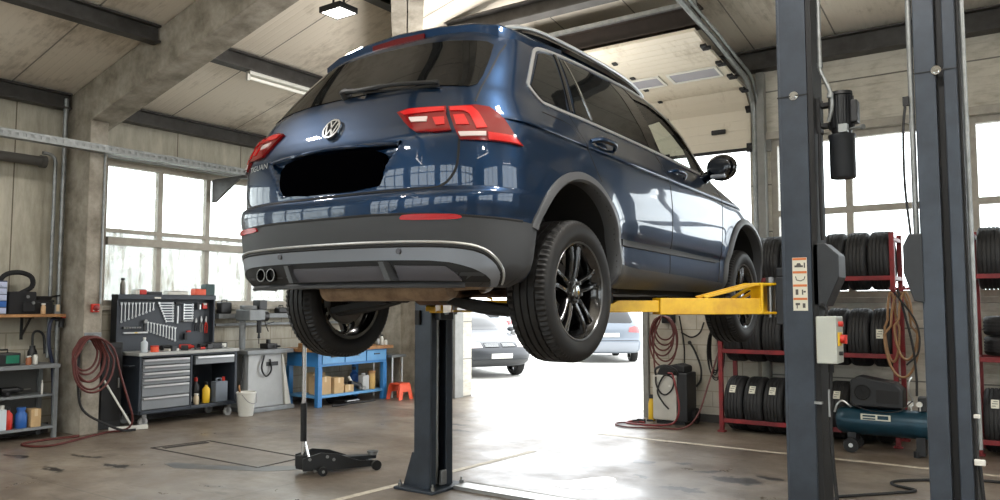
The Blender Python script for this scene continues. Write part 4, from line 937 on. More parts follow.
# underside: rear silencer, suspension arms, subframe, floor pan
b = MB(); b.lathe([(-.44, .001), (-.44, .045), (-.42, .068), (.40, .068), (.43, .055), (.44, .001)], (.05, -.47, .285), (1, 0, 0), 28); b.tube(smooth_path([Vector((.45, -.47, .29)), Vector((.55, -.40, .30)), Vector((.5, -.2, .30)), Vector((.2, .2, .28)), Vector((.1, 1.0, .27))], 5), .03, 10); b.tube(smooth_path([Vector((-.36, -.5, .30)), Vector((-.42, -.6, .33)), Vector((-.425, -.78, .345))], 4), .028, 8)
b.build('silencer', M_muff, car, local=True)
for sg in (1, -1):
    b = MB(); b.tube(smooth_path([Vector((sg*.18, -.12, .235)), Vector((sg*.42, -.14, .185)), Vector((sg*.68, -.10, .165))], 4), .034, 8); b.beam((sg*.22, -.12, .225), (sg*.66, -.12, .165), .13, .035)
    b.tube([(sg*.30, .30, .30), (sg*.66, .06, .22)], .024, 8); b.tube([(sg*.24, .02, .30), (sg*.66, .04, .33)], .02, 8); b.cyl((sg*.58, -.05, .19), (sg*.55, -.05, .52), .055, n=14); b.ball((sg*.66, 0, .267), .09, (1, 1, 1), 14)
    b.cyl((sg*.18, -.185, .24), (sg*.18, -.05, .24), .03, n=12); b.build('suspension_arm', M_under, car, local=True)
    b = MB(); b.tube([(sg*.3, 2.5, .26), (sg*.66, 2.65, .20)], .03, 8); b.build('front_control_arm', M_under, car, local=True)
b = MB(); b.bx((-.32, -.22, .235), (.32, -.10, .28)); b.bx((-.32, .12, .24), (.32, .24, .29)); b.bx((-.32, -.2, .245), (-.22, .2, .285)); b.bx((.22, -.2, .245), (.32, .2, .285)); b.cyl((-.12, 0, .285), (.12, 0, .285), .09, n=18); b.build('rear_subframe', M_rust, car, local=True, bevel=.01)
b = MB(); b.bx((-.70, .55, .262), (.70, 2.1, .31)); b.bx((-.5, 2.1, .23), (.5, 3.2, .31)); b.tube([(.0, .25, .29), (0, 2.3, .27)], .04, 8); b.build('floor_pan', M_under, car, local=True)
# ---------------------------------------------------------------- the two-post lift
M_lift = mat('lift_blue_grey', S(58, 66, 76), .42, .25, color2=S(44, 50, 58), vscale=3.5)
M_liftd = mat('lift_dark_cover', S(40, 43, 47), .5, .1, vary=.25)
M_yarm = mat('yellow_lift_paint', S(226, 182, 20), .38, color2=S(196, 148, 14), vscale=7)
M_slot = mat('post_inside_black', S(14, 14, 15), .7)
M_ctl = mat('control_box_grey', S(186, 190, 182), .45, vary=.1)
def post_column(t, x0, x1, y0, y1, h, face, joint=None):
    """C-shaped column; face=+1 opens to +x, -1 to -x"""
    b = MB(); th = .018; xb = x0 if face > 0 else x1; xf = x1 if face > 0 else x0
    b.bx((xb, y0, 0), (xb + face*th, y1, h)); b.bx((x0, y0, 0), (x1, y0 + th, h)); b.bx((x0, y1 - th, 0), (x1, y1, h))
    b.bx((xf - face*th, y0, 0), (xf, y0 + .075, h)); b.bx((xf - face*th, y1 - .075, 0), (xf, y1, h)); b.bx((x0, y0, h), (x1, y1, h + .02))
    c = b.build('column', M_lift, t, bevel=.006)
    b = MB(); b.bx((xb + face*.03, y0 + .03, .02), (xb + face*.045, y1 - .03, h - .05)); b.build('column_inside', M_slot, t)
    b = MB(); xm = xb + face*.10; b.cyl((xm, (y0 + y1)/2 - .03, .03), (xm, (y0 + y1)/2 - .03, h - .1), .012, n=8); b.cyl((xm, (y0 + y1)/2 + .03, .03), (xm, (y0 + y1)/2 + .03, 1.4), .02, n=10); b.build('lifting_chain', M_steel, t)
    if joint:
        b = MB(); b.bx((x0 - .004, y0 - .004, joint - .004), (x1 + .004, y1 + .004, joint + .004)); b.build('joint_seam', M_slot, t)
        b = MB(); xx = x0 + (x1 - x0)*.55; b.cyl((xx, y0 - .02, joint), (xx, y0, joint), .016, n=12); b.cyl((xx, y0 - .004, joint), (xx, y0 - .001, joint), .028, n=16); b.build('bolt', M_chrome, t)
def base_plate(t, x0, x1, y0, y1, px0, px1, py0, py1):
    b = MB(); b.bx((x0, y0, 0), (x1, y1, .022)); b.build('base_plate', M_lift, t, bevel=.004)
    for g in ((x0 + .03, px0, py0 + .02), (x0 + .03, px0, py1 - .04)):
        b = MB(); b.prism([(g[0], .022), (g[1], .022), (g[1], .30), (g[1] - .03, .30)], lambda u, v, d: (u, d, v), g[2] - .01, g[2] + .01); b.build('gusset', M_lift, t)
    for xx in (x0 + .04, x1 - .03):
        for yy in (y0 + .04, y1 - .04): b = MB(); b.cyl((xx, yy, .022), (xx, yy, .05), .018, n=6); b.cyl((xx, yy, .05), (xx, yy, .075), .009, n=10); b.build('anchor_bolt', M_steel, t)
def lift_arm(t, p0, p1, zb, sgn):
    """swing arm: outer box, sliding tongue, pad; clevis and pin at the post end"""
    p0, p1 = Vector((p0[0], p0[1], 0)), Vector((p1[0], p1[1], 0)); d = (p1 - p0); L = d.length; d.normalize(); s = Vector((-d.y, d.x, 0)); Z = Vector((0, 0, 1))
    b = MB(); m = p0 + d*(L*.72)
    b.beam(p0 + d*.10 + Z*(zb + .05), m + Z*(zb + .05), .10, .10)
    b.prism([(L*.44, .098), (L*.46, .112), (.16, .197), (.02, .197), (.02, .178), (.14, .178)], lambda u, v, q: tuple(p0 + d*u + s*q + Z*(zb + v)), -.05, -.035)
    b.prism([(L*.44, .098), (L*.46, .112), (.16, .197), (.02, .197), (.02, .178), (.14, .178)], lambda u, v, q: tuple(p0 + d*u + s*q + Z*(zb + v)), .035, .05)
    b.beam(p0 + d*-.03 + Z*(zb + .008), p0 + d*.12 + Z*(zb + .008), .11, .016); b.beam(p0 + d*-.03 + Z*(zb + .19), p0 + d*.12 + Z*(zb + .19), .11, .014)
    b.beam(p0 + d*.10 + Z*zb, p0 + d*.10 + Z*(zb + .19), .11, .02, up=(d.x, d.y, 0))
    a = b.build('lift_arm', M_yarm, t, bevel=.004)
    b = MB(); b.prism([(L*.55, .015), (L + .05, .015), (L + .05, .045), (L - .05, .085), (L*.55, .085)], lambda u, v, q: tuple(p0 + d*u + s*q + Z*(zb + v)), -.035, .035); b.build('arm_tongue', M_yarm, a, bevel=.004)
    b = MB(); q = p1; b.cyl((q.x, q.y, zb + .04), (q.x, q.y, 1.60), .028, n=16); b.cyl((q.x, q.y, 1.597), (q.x, q.y, 1.618), .058, n=24); b.build('lifting_pad', M_black, a)
    b = MB(); b.cyl(p0 + Z*(zb - .02), p0 + Z*(zb + .225), .017, n=14); b.cyl(p0 + Z*(zb + .2), p0 + Z*(zb + .235), .026, n=6); b.build('hinge_pin', M_steel, a)
def carriage(t, x0, x1, y0, y1, z0, z1):
    b = MB(); b.bx((x0, y0, z0), (x1, y1, z1)); b.bx((x0 - .0, y0 + .03, z1), (x1, y1 - .03, z1 + .06)); b.build('carriage', M_liftd, t, bevel=.008)
ZA = 1.465
tl_ = thing('lift_post', 'blue-grey lift post on a bolted base plate, below the rear of the raised car', 'lift post', (-4.26, 5.14, 0))
post_column(tl_, -4.345, -4.17, 5.0, 5.28, 3.6, 1)
base_plate(tl_, -4.50, -4.08, 4.92, 5.38, -4.345, -4.17, 5.0, 5.28)
carriage(tl_, -4.20, -4.11, 5.05, 5.23, 1.40, 1.70)
lift_arm(tl_, (-4.07, 5.08), (-3.50, 4.20), ZA, 1); lift_arm(tl_, (-4.07, 5.20), (-3.50, 5.60), ZA, 1)
b = MB(); b.box((-4.30, 4.985, 1.42), (.05, .03, .12)); b.build('latch', M_slot, tl_, bevel=.005)
b = MB(); b.box((-4.15, 5.14, .10), (.03, .07, .12)); b.build('chain_guard', M_steel, tl_, bevel=.006)

tr_ = thing('lift_post', 'blue-grey lift post with warning stickers and a motor, in front of the tyre racks', 'lift post', (-1.24, 5.14, 0))
post_column(tr_, -1.33, -1.155, 5.0, 5.28, 3.62, -1, joint=2.83)
base_plate(tr_, -1.46, -1.02, 4.92, 5.38, -1.33, -1.155, 5.0, 5.28)
carriage(tr_, -1.39, -1.30, 5.05, 5.23, 1.40, 1.70)
lift_arm(tr_, (-1.43, 5.08), (-2.12, 4.18), ZA, 1); lift_arm(tr_, (-1.43, 5.20), (-2.12, 5.60), ZA, 1)
b = MB(); b.prism([(-1.15, 1.895), (-1.08, 1.90), (-1.0, 1.825), (-1.0, 1.69), (-1.078, 1.515), (-1.15, 1.52)], lambda u, v, d: (u, d, v), 5.0, 5.2); b.build('guard_box', M_liftd, tr_, bevel=.006)
b = MB(); b.bx((-1.15, 5.0, .05), (-1.12, 5.25, 3.55)); b.build('side_channel', M_slot, tr_)
# stickers: four pictograms with orange heads
st_ = MB(); st_.bx((-1.268, 4.9975, 1.488), (-1.182, 5.0, 1.815)); ss = st_.build('warning_sticker', M_label, tr_)
for i in range(4):
    zt_ = 1.815 - i*.0818
    b = MB(); b.bx((-1.266, 4.996, zt_ - .016), (-1.184, 4.998, zt_ - .002)); b.build('sticker_heading', mat('orange_print', S(206, 120, 70), .7), ss)
    b = MB(); zc = zt_ - .048
    if i == 0: b.bx((-1.255, 4.996, zc - .012), (-1.205, 4.998, zc)); b.prism([(-1.245, zc), (-1.215, zc), (-1.222, zc + .014), (-1.238, zc + .014)], lambda u, v, d: (u, d, v), 4.996, 4.998); b.bx((-1.20, 4.996, zc - .016), (-1.192, 4.998, zc + .016))
    elif i == 1: b.tube([(-1.25, 4.997, zc + .014), (-1.245, 4.997, zc - .008), (-1.22, 4.997, zc - .014), (-1.20, 4.997, zc - .004), (-1.195, 4.997, zc + .014)], .003, 6)
    elif i == 2: b.bx((-1.252, 4.996, zc - .018), (-1.236, 4.998, zc + .016)); b.bx((-1.215, 4.996, zc - .018), (-1.207, 4.998, zc + .014)); b.bx((-1.205, 4.996, zc - .004), (-1.192, 4.998, zc + .006))
    else: b.bx((-1.254, 4.996, zc + .0), (-1.228, 4.998, zc + .014)); b.bx((-1.248, 4.996, zc - .02), (-1.242, 4.998, zc)); b.bx((-1.212, 4.996, zc - .016), (-1.196, 4.998, zc + .012))
    b.build('pictogram', mat('grey_print', S(84, 82, 78), .7), ss)
# motor with tank
b = MB(); b.lathe([(2.58, .001), (2.58, .055), (2.60, .060), (2.82, .060), (2.825, .068), (2.845, .066), (2.85, .05), (2.85, .001)], (-.985, 5.14, 0), (0, 0, 1), 32)
for i in range(22):
    a = 2*pi*i/22; b.box((-.985 + .066*cos(a), 5.14 + .066*sin(a), 2.715), (.016, .005, .2), Matrix.Rotation(a, 3, 'Z'))
mo = b.build('motor', M_dark, tr_)
b = MB(); b.bx((-.925, 5.09, 2.64), (-.885, 5.18, 2.78)); b.build('terminal_box', M_dark, mo, bevel=.008)
b = MB(); b.lathe([(2.305, .001), (2.305, .070), (2.312, .075), (2.555, .075), (2.562, .080), (2.575, .080), (2.58, .06), (2.58, .001)], (-.985, 5.14, 0), (0, 0, 1), 36); b.build('oil_tank', M_liftd, mo)
b = MB(); b.cyl((-.93, 5.1, 2.60), (-.86, 5.06, 2.60), .008, n=8); b.cyl((-.86, 5.06, 2.595), (-.845, 5.05, 2.595), .016, n=10); b.box((-.96, 5.06, 2.60), (.05, .05, .05)); b.build('valve', M_galv, mo)
b = MB(); b.bx((-1.155, 5.09, 2.60), (-1.10, 5.19, 2.82)); b.bx((-1.12, 5.11, 2.63), (-1.03, 5.17, 2.66)); b.bx((-1.12, 5.11, 2.76), (-1.03, 5.17, 2.79)); b.build('motor_bracket', M_slot, tr_, bevel=.006)
b = MB(); b.tube(smooth_path([(-1.085, 5.06, 3.62), (-1.085, 5.06, 3.05), (-1.08, 5.06, 2.97), (-1.03, 5.06, 2.84), (-1.025, 5.07, 2.74), (-1.05, 5.09, 2.66)], 6), .013, 10); b.cyl((-1.085, 5.06, 3.0), (-1.085, 5.06, 3.03), .018, n=12); b.cyl((-1.03, 5.06, 2.80), (-1.028, 5.06, 2.83), .02, n=12); b.build('hydraulic_pipe', M_galv, tr_)
b = MB(); b.tube(smooth_path([(-1.10, 5.06, 2.6), (-1.105, 5.06, 2.2), (-1.10, 5.06, 1.92)], 6), .010, 8); b.build('motor_cable', M_black, tr_)
# control box
b = MB(); b.bx((-1.125, 4.93, 1.175), (-1.01, 5.12, 1.455)); cb = b.build('control_box', M_ctl, tr_, bevel=.006)
b = MB(); b.bx((-1.01, 4.96, 1.28), (-1.0, 5.04, 1.36)); b.build('switch_plate', M_yel, cb, bevel=.002)
b = MB(); b.cyl((-1.0, 5.0, 1.32), (-.975, 5.0, 1.32), .026, n=20); b.box((-.97, 5.0, 1.32), (.012, .014, .05)); b.build('rotary_switch', M_red, cb)
b = MB(); b.cyl((-1.01, 5.0, 1.41), (-.985, 5.0, 1.41), .016, n=16); b.build('push_button', M_red, cb)
b = MB(); b.cyl((-1.01, 5.0, 1.235), (-.99, 5.0, 1.235), .012, n=16); b.build('push_button', M_dark, cb)
b = MB(); b.cyl((-1.06, 5.0, 1.12), (-1.06, 5.0, 1.18), .016, n=10); b.tube(smooth_path([(-1.06, 5.0, 1.14), (-1.07, 4.99, .9), (-1.06, 4.98, .6), (-1.03, 4.97, .3), (-.97, 4.96, .1), (-.86, 5.0, .015)], 6), .011, 8); b.tube(smooth_path([(-1.10, 5.0, 1.53), (-1.07, 4.97, 1.49), (-1.09, 4.97, 1.44)], 5), .007, 6); b.build('power_cable', M_black, tr_)
b = MB(); b.bx((-1.155, 4.97, .93), (-1.11, 5.0, .945)); b.bx((-1.075, 4.97, .86), (-1.065, 4.99, 1.02)); b.build('hose_clip', M_steel, tr_)
# neighbouring lift, only its near post shows
t3 = thing('lift_post', 'grey lift post with a deep groove, standing at the right edge before the racks', 'lift post', (-.47, 5.05, 0))
b = MB(); b.bx((-.585, 4.90, 0), (-.478, 5.16, 3.7)); b.bx((-.440, 4.90, 0), (-.375, 5.16, 3.7)); b.bx((-.585, 5.05, 0), (-.375, 5.16, 3.7)); b.build('column', M_lift, t3, bevel=.006)
b = MB(); b.bx((-.478, 4.94, 0), (-.440, 5.06, 3.7)); b.build('column_groove', M_slot, t3)
b = MB(); b.bx((-.375, 4.93, 0), (-.36, 5.12, 3.7)); b.build('edge_strip', M_slot, t3)
b = MB(); b.bx((-.50, 4.895, 2.825), (-.42, 4.90, 2.833)); b.bx((-.59, 4.896, 2.827), (-.37, 4.90, 2.831)); b.build('joint_seam', M_slot, t3); b = MB(); b.cyl((-.475, 4.88, 2.83), (-.475, 4.9, 2.83), .016, n=12); b.cyl((-.475, 4.893, 2.83), (-.475, 4.899, 2.83), .026, n=14); b.build('bolt', M_chrome, t3)
b = MB(); b.cyl((-.607, 4.94, 1.85), (-.607, 4.94, 3.7), .016, n=12); b.build('conduit', M_galv, t3); b = MB(); b.cyl((-.343, 4.95, .75), (-.343, 4.95, 3.7), .012, n=12); b.build('conduit', M_galv, t3)
b = MB(); b.prism([(-.575, 1.92), (-.64, 1.92), (-.672, 1.855), (-.672, 1.70), (-.625, 1.545), (-.575, 1.535)], lambda u, v, d: (u, d, v), 4.88, 5.1); b.build('guard_box', M_liftd, t3, bevel=.006)
b = MB(); b.tube(smooth_path([(-.635, 4.9, 2.66), (-.648, 4.89, 2.5), (-.65, 4.89, 2.2), (-.63, 4.9, 1.9)], 6), .007, 8); b.box((-.632, 4.91, 2.68), (.03, .03, .05)); b.build('cable', M_black, t3)
b = MB(); b.box((-.350, 4.91, .93), (.03, .03, .02)); b.build('bracket', M_white, t3, bevel=.003); b = MB(); b.box((-.345, 4.90, .69), (.05, .03, .03)); b.build('bracket', M_white, t3, bevel=.003)
b = MB(); b.tube(smooth_path([(-.35, 4.93, .70), (-.335, 4.93, .45), (-.32, 4.92, .2), (-.29, 4.9, .0)], 5), .010, 8); b.build('hose', M_black, t3)
b = MB(); b.bx((-.66, 4.82, 0), (-.30, 5.24, .02)); b.build('base_plate', M_lift, t3, bevel=.004)
t3.location.x += .035
# checker plate bridging the posts
def checker():
    k = NT('checker_plate'); v, x, y, z = k.coords(); k.b.inputs['Base Color'].default_value = S(170, 170, 168); k.b.inputs['Metallic'].default_value = .8; k.b.inputs['Roughness'].default_value = .32
    a = k.math('MULTIPLY', k.math('ADD', x, y), 26.0); c = k.math('MULTIPLY', k.math('SUBTRACT', x, y), 26.0)
    ch = k.math('GREATER_THAN', k.math('MULTIPLY', k.math('SINE', k.math('MULTIPLY', a, pi)), k.math('SINE', k.math('MULTIPLY', c, pi))), .25); k.bump(ch, .8, .02); return k.m
b = MB(); b.bx((-4.08, 5.19, .012), (-1.46, 5.375, .03)); b.bx((-4.08, 5.19, 0), (-1.46, 5.20, .03)); b.bx((-4.08, 5.365, 0), (-1.46, 5.375, .03))
tag(b.build('floor_cover_plate', checker(), loc=(-2.77, 5.28, 0), bevel=.003), 'checkered metal floor plate covering the lines between the two lift posts', 'cover plate')

# ---------------------------------------------------------------- trolley jack left of the post
jk = thing('trolley_jack', 'low black trolley jack with an upright handle, on the floor below the car', 'trolley jack', (-5.5, 5.1, 0), 0)
A = Vector((-5.53, 4.93, 0)); Bv = Vector((-5.27, 5.47, 0)); D_ = (Bv - A).normalized(); Sx = Vector((D_.y, -D_.x, 0)); LJ = (Bv - A).length
jp = lambda u, s_, z: tuple(A + D_*u + Sx*s_ + Vector((0, 0, z)))
for s0 in (-.135, .12):
    b = MB(); b.prism([(-.10, .05), (-.10, .16), (.06, .20), (.22, .175), (.42, .10), (LJ, .085), (LJ + .03, .05), (LJ, .035), (.3, .035), (.1, .035)], lambda u, v, d: jp(u, d, v), s0, s0 + .015); b.build('side_frame', M_dark, jk, bevel=.003)
b = MB(); b.prism([(.02, .10), (.10, .15), (.30, .13), (.62, .115), (.62, .085), (.30, .08), (.05, .07)], lambda u, v, d: jp(u, d, v), -.05, .05); b.build('lifting_arm', M_liftd, jk, bevel=.006)
b = MB(); b.cyl(jp(.60, 0, .11), jp(.60, 0, .135), .045, n=24); b.cyl(jp(.60, 0, .135), jp(.60, 0, .15), .055, n=24); b.build('saddle', M_steel, jk)
b = MB(); b.cyl(jp(-.05, 0, .09), jp(.20, 0, .11), .045, n=18); b.box(jp(-.06, 0, .11), (.1, .1, .12)); b.build('hydraulic_unit', M_slot, jk, bevel=.006)
for s0 in (-.155, .155): b = MB(); b.cyl(jp(LJ - .02, s0 - .02, .045), jp(LJ - .02, s0 + .02, .045), .045, n=20); b.build('front_wheel', M_black, jk)
for s0 in (-.17, .17): b = MB(); b.cyl(jp(.07, s0 - .018, .04), jp(.07, s0 + .018, .04), .04, n=20); b.cyl(jp(.07, s0 - .02, .04), jp(.07, s0 + .02, .04), .014, n=12, mi=1); b.build('rear_caster', [M_black, M_steel], jk)
b = MB(); b.cyl(jp(LJ - .02, -.13, .06), jp(LJ - .02, .13, .06), .012, n=10); b.cyl(jp(.0, -.17, .05), jp(.0, .17, .05), .012, n=10)
for u, z in ((-.04, .15), (.12, .16), (.18, .13)): b.cyl(jp(u, .13, z), jp(u, .145, z), .014, n=12)
b.build('axle', M_steel, jk)
hb_ = Vector(jp(-.06, 0, .16)); ht = Vector((hb_.x + .03, hb_.y - .04, 1.30))
b = MB(); 
for s0 in (-.05, .05): b.tube([Vector(jp(-.02, s0, .13)), hb_ + Vector((0, 0, .17))], .011, 8)
b.cyl(hb_ - Vector((0, 0, .05)), hb_ + (ht - hb_)*.2, .022, n=14); b.build('handle_socket', M_chrome, jk)
b = MB(); b.cyl(hb_ + (ht - hb_)*.12, hb_ + (ht - hb_)*.42, .028, n=16); b.build('handle_grip', M_black, jk)
b = MB(); b.cyl(hb_ + (ht - hb_)*.40, ht, .018, n=16); b.build('handle_bar', M_chrome, jk)
# ---------------------------------------------------------------- left side of the hall: benches, tools, hoses
M_grey = mat('grey_painted_steel', S(132, 136, 138), .5, .2, vary=.25)
M_bag = mat('black_fabric', S(20, 20, 22), .85)
M_jug = mat('pale_plastic_jug', S(196, 206, 212), .4)
M_hose = mat('red_rubber_hose', S(92, 38, 33), .55, vary=.3, vscale=15)
def bottle(name, c, r, h, m, label, cat, group=None, cap=None, neck=.35):
    t = thing(name, label, cat, c, 0, group); z = c[2]
    b = MB(); b.lathe([(z, .001), (z, r*.92), (z + .006, r), (z + h*.66, r), (z + h*.80, r*neck), (z + h*.90, r*neck), (z + h*.90, .001)], (c[0], c[1], 0), (0, 0, 1), 20); b.build('body', m, t)
    b = MB(); b.cyl((c[0], c[1], z + h*.86), (c[0], c[1], z + h), r*neck*1.25, n=16); b.build('cap', cap or M_dark, t); return t
def canister(name, c, d, m, label, cat, group=None, cap=None):
    t = thing(name, label, cat, c, 0, group); x, y, z = c
    b = MB(); b.box((x, y, z + d[2]*.42), (d[0], d[1], d[2]*.84)); b.bx((x - d[0]*.15, y - d[1]*.32, z + d[2]*.84), (x + d[0]*.15, y - d[1]*.22, z + d[2]*.95)); b.bx((x - d[0]*.15, y + d[1]*.05, z + d[2]*.84), (x + d[0]*.15, y + d[1]*.15, z + d[2]*.95)); b.bx((x - d[0]*.15, y - d[1]*.32, z + d[2]*.93), (x + d[0]*.15, y + d[1]*.15, z + d[2]*.98)); b.build('body', m, t, bevel=.012)
    b = MB(); b.cyl((x, y + d[1]*.34, z + d[2]*.84), (x, y + d[1]*.34, z + d[2]), .022, n=16); b.build('cap', cap or M_red, t); return t
def carton(name, a, c, m, label, cat, group=None):
    t = thing(name, label, cat, ((a[0] + c[0])/2, (a[1] + c[1])/2, a[2]), 0, group)
    b = MB(); b.bx(a, c); b.build('box', m, t, bevel=.004)
    b = MB(); xm = c[0] + .0008; ym = (a[1] + c[1])/2; b.bx((c[0] - .02, ym - .018, c[2] - .0005), (c[0] + .001, ym + .018, c[2] + .001)); b.bx((c[0] - .001, ym - .018, c[2] - .08), (c[0] + .001, ym + .018, c[2])); b.build('tape', mat('packing_tape', S(206, 184, 146), .4), t); return t
# steel shelf bench at the left edge
t = thing('shelf_bench', 'grey steel workbench with two lower shelves at the left edge', 'workbench', (-9.67, 3.7, 0))
b = MB(); b.bx((-9.88, 2.8, .80), (-9.43, 4.60, .845)); b.build('worktop', M_grey, t, bevel=.004)
for z, x1 in ((.47, -9.52), (.11, -9.45)): b = MB(); b.bx((-9.86, 2.82, z), (x1, 4.57, z + .028)); b.build('shelf', M_grey, t, bevel=.003)
for x, y in ((-9.47, 4.57), (-9.85, 4.57), (-9.47, 2.84), (-9.85, 2.84)): b = MB(); b.box((x, y, .40), (.045, .045, .80)); b.build('leg', M_grey, t, bevel=.003)
b = MB(); b.bx((-9.89, 2.82, .14), (-9.885, 4.57, .78)); b.build('back_panel', mat('dark_back_panel', S(92, 92, 90), .6), t)
canister('plastic_jug', (-9.56, 4.00, .138), (.12, .15, .27), M_jug, 'pale plastic jug at the left end of the bottom shelf of the steel bench', 'jug', cap=M_white)
bottle('bottle', (-9.55, 4.11, .138), .045, .25, M_red, 'red bottle between the pale jug and the blue bottle on the bottom shelf', 'bottle', cap=M_dark)
bottle('bottle', (-9.56, 4.25, .138), .062, .23, M_bluep, 'blue round bottle right of the red bottle on the bottom shelf', 'bottle', cap=M_bluep, neck=.6)
carton('carton', (-9.66, 4.33, .138), (-9.50, 4.44, .34), M_card, 'beige and red carton at the right end of the bottom shelf of the steel bench', 'carton')
t = thing('power_drill', 'black power drill lying on the middle shelf of the steel bench', 'drill', (-9.65, 4.2, .50))
b = MB(); b.cyl((-9.65, 4.06, .56), (-9.65, 4.24, .56), .04, n=16); b.cyl((-9.65, 4.24, .56), (-9.65, 4.30, .56), .03, .015, n=14); b.build('motor_housing', M_dark, t); b = MB(); b.box((-9.62, 4.10, .525), (.14, .05, .045)); b.build('grip', M_black, t, bevel=.01); b = MB(); b.cyl((-9.65, 4.30, .56), (-9.65, 4.38, .56), .006, n=8); b.build('drill_bit', M_steel, t)
t = thing('tool_case', 'black tool case on the middle shelf, next to the drill', 'tool case', (-9.70, 3.92, .498))
b = MB(); b.box((-9.70, 3.86, .57), (.24, .24, .14)); b.build('case', M_dark, t, bevel=.012); b = MB(); b.tube([(-9.58, 3.80, .60), (-9.555, 3.80, .62), (-9.555, 3.92, .62), (-9.58, 3.92, .60)], .008); b.build('handle', M_black, t)
b = MB(); b.cyl((-9.55, 4.46, .498), (-9.55, 4.46, .62), .012, n=12); b.cyl((-9.55, 4.46, .62), (-9.55, 4.46, .66), .006, n=10); tag(b.build('marker_pen', M_white, loc=(-9.55, 4.46, .498)), 'white marker standing at the right end of the middle shelf', 'marker')
# on the bench top
t = thing('toolbox', 'black toolbox with a green front on top of the steel bench', 'toolbox', (-9.66, 4.07, .845))
b = MB(); b.box((-9.68, 4.05, .915), (.26, .34, .14)); b.build('box', M_dark, t, bevel=.012); b = MB(); b.bx((-9.55, 4.06, .87), (-9.545, 4.20, .96)); b.build('front_panel', M_greenp, t, bevel=.004); b = MB(); b.tube([(-9.68, 3.97, .985), (-9.68, 3.97, 1.02), (-9.68, 4.13, 1.02), (-9.68, 4.13, .985)], .01); b.build('handle', M_black, t)
bottle('bottle', (-9.55, 4.30, .845), .03, .10, mat('brown_plastic', S(150, 92, 60), .5), 'small brown bottle on the steel bench, right of the green-fronted toolbox', 'bottle', cap=M_white, neck=.7)
bottle('bottle', (-9.57, 4.38, .845), .028, .13, M_white, 'small white bottle at the right of the steel bench top', 'bottle', neck=.6)
t = thing('hand_sprayer', 'dark hand sprayer with a curved lance standing at the back of the steel bench', 'sprayer', (-9.78, 4.44, .845))
b = MB(); b.lathe([(.845, .001), (.845, .05), (.98, .05), (1.02, .03), (1.05, .03), (1.05, .001)], (-9.78, 4.44, 0), (0, 0, 1), 18); b.build('tank', M_dark, t); b = MB(); b.tube(smooth_path([(-9.78, 4.44, 1.05), (-9.78, 4.44, 1.18), (-9.78, 4.49, 1.22), (-9.78, 4.56, 1.16), (-9.78, 4.58, .95)], 5), .014, 8); b.build('lance', M_dark, t)
# wooden wall shelf and its things
t = thing('wall_shelf', 'wooden wall shelf on black brackets above the steel bench', 'shelf', (-9.72, 3.8, 1.38))
b = MB(); b.bx((-9.9, 2.8, 1.385), (-9.55, 4.70, 1.42)); b.build('board', M_wood, t, bevel=.004)
for y in (4.36, 3.2): b = MB(); b.bx((-9.9, y - .015, 1.12), (-9.885, y + .015, 1.385)); b.bx((-9.9, y - .015, 1.37), (-9.62, y + .015, 1.385)); b.prism([(-9.89, 1.14), (-9.66, 1.372), (-9.70, 1.372), (-9.89, 1.18)], lambda u, v, d: (u, d, v), y - .006, y + .006); b.build('bracket', M_dark, t)
t = thing('drawer_organiser', 'small-parts organiser with blue and white drawers at the left end of the wooden shelf', 'organiser', (-9.65, 4.02, 1.42))
b = MB(); b.bx((-9.80, 3.80, 1.42), (-9.60, 4.065, 1.80)); b.build('case', mat('dark_blue_plastic', S(24, 34, 70), .5), t, bevel=.004)
for i in range(5):
    for j in range(3): b = MB(); y0 = 3.808 + j*.085; z0 = 1.43 + i*.073; b.bx((-9.60, y0, z0), (-9.592, y0 + .08, z0 + .064)); b.bx((-9.592, y0 + .02, z0 + .012), (-9.58, y0 + .06, z0 + .03)); b.build('drawer', mat('clear_drawer', S(176, 184, 208), .3) if i != 1 else M_bluep, t)
t = thing('tool_bag', 'black tool bag with a raised handle on the wooden shelf', 'bag', (-9.72, 4.25, 1.42))
b = MB(); b.box((-9.74, 4.24, 1.55), (.26, .30, .26)); b.box((-9.60, 4.30, 1.50), (.03, .14, .12)); b.build('bag', M_bag, t, bevel=.03, seg=3)
b = MB(); b.tube(smooth_path([(-9.70, 4.06, 1.70), (-9.70, 4.03, 1.80), (-9.70, 4.10, 1.88), (-9.70, 4.24, 1.90), (-9.70, 4.36, 1.85), (-9.70, 4.37, 1.74), (-9.70, 4.25, 1.66)], 5), .028, 10); b.build('handle', M_bag, t)
for y, z in ((4.28, 1.62), (4.34, 1.55)): b = MB(); b.cyl((-9.59, y, z), (-9.575, y, z), .018, n=12); b.build('buckle', M_steel, t)
bottle('bottle', (-9.60, 4.46, 1.42), .026, .125, mat('skin_plastic', S(196, 160, 120), .5), 'small beige bottle on the wooden shelf, in front of the black box', 'bottle', cap=M_white, neck=.7)
t = thing('storage_case', 'black lidded case on the wooden shelf, right of the tool bag', 'case', (-9.74, 4.50, 1.42)); b = MB(); b.bx((-9.86, 4.38, 1.42), (-9.66, 4.60, 1.56)); b.build('case', M_dark, t, bevel=.01); b = MB(); b.bx((-9.87, 4.37, 1.56), (-9.65, 4.61, 1.585)); b.build('lid', M_black, t, bevel=.006)
t = thing('oil_tray', 'flat black oil tray lying on the black case on the wooden shelf', 'tray', (-9.74, 4.52, 1.585)); b = MB(); b.lathe([(1.585, .001), (1.585, .09), (1.63, .115), (1.625, .118), (1.58, .095)], (-9.74, 4.50, 0), (0, 0, 1), 24); b.build('pan', M_black, t); b = MB(); b.tube([(-9.74, 4.60, 1.62), (-9.72, 4.70, 1.64)], .012); b.build('handle', M_black, t)
carton('carton', (-9.80, 4.62, 1.42), (-9.66, 4.69, 1.53), M_grey, 'small grey box at the right end of the wooden shelf', 'box')
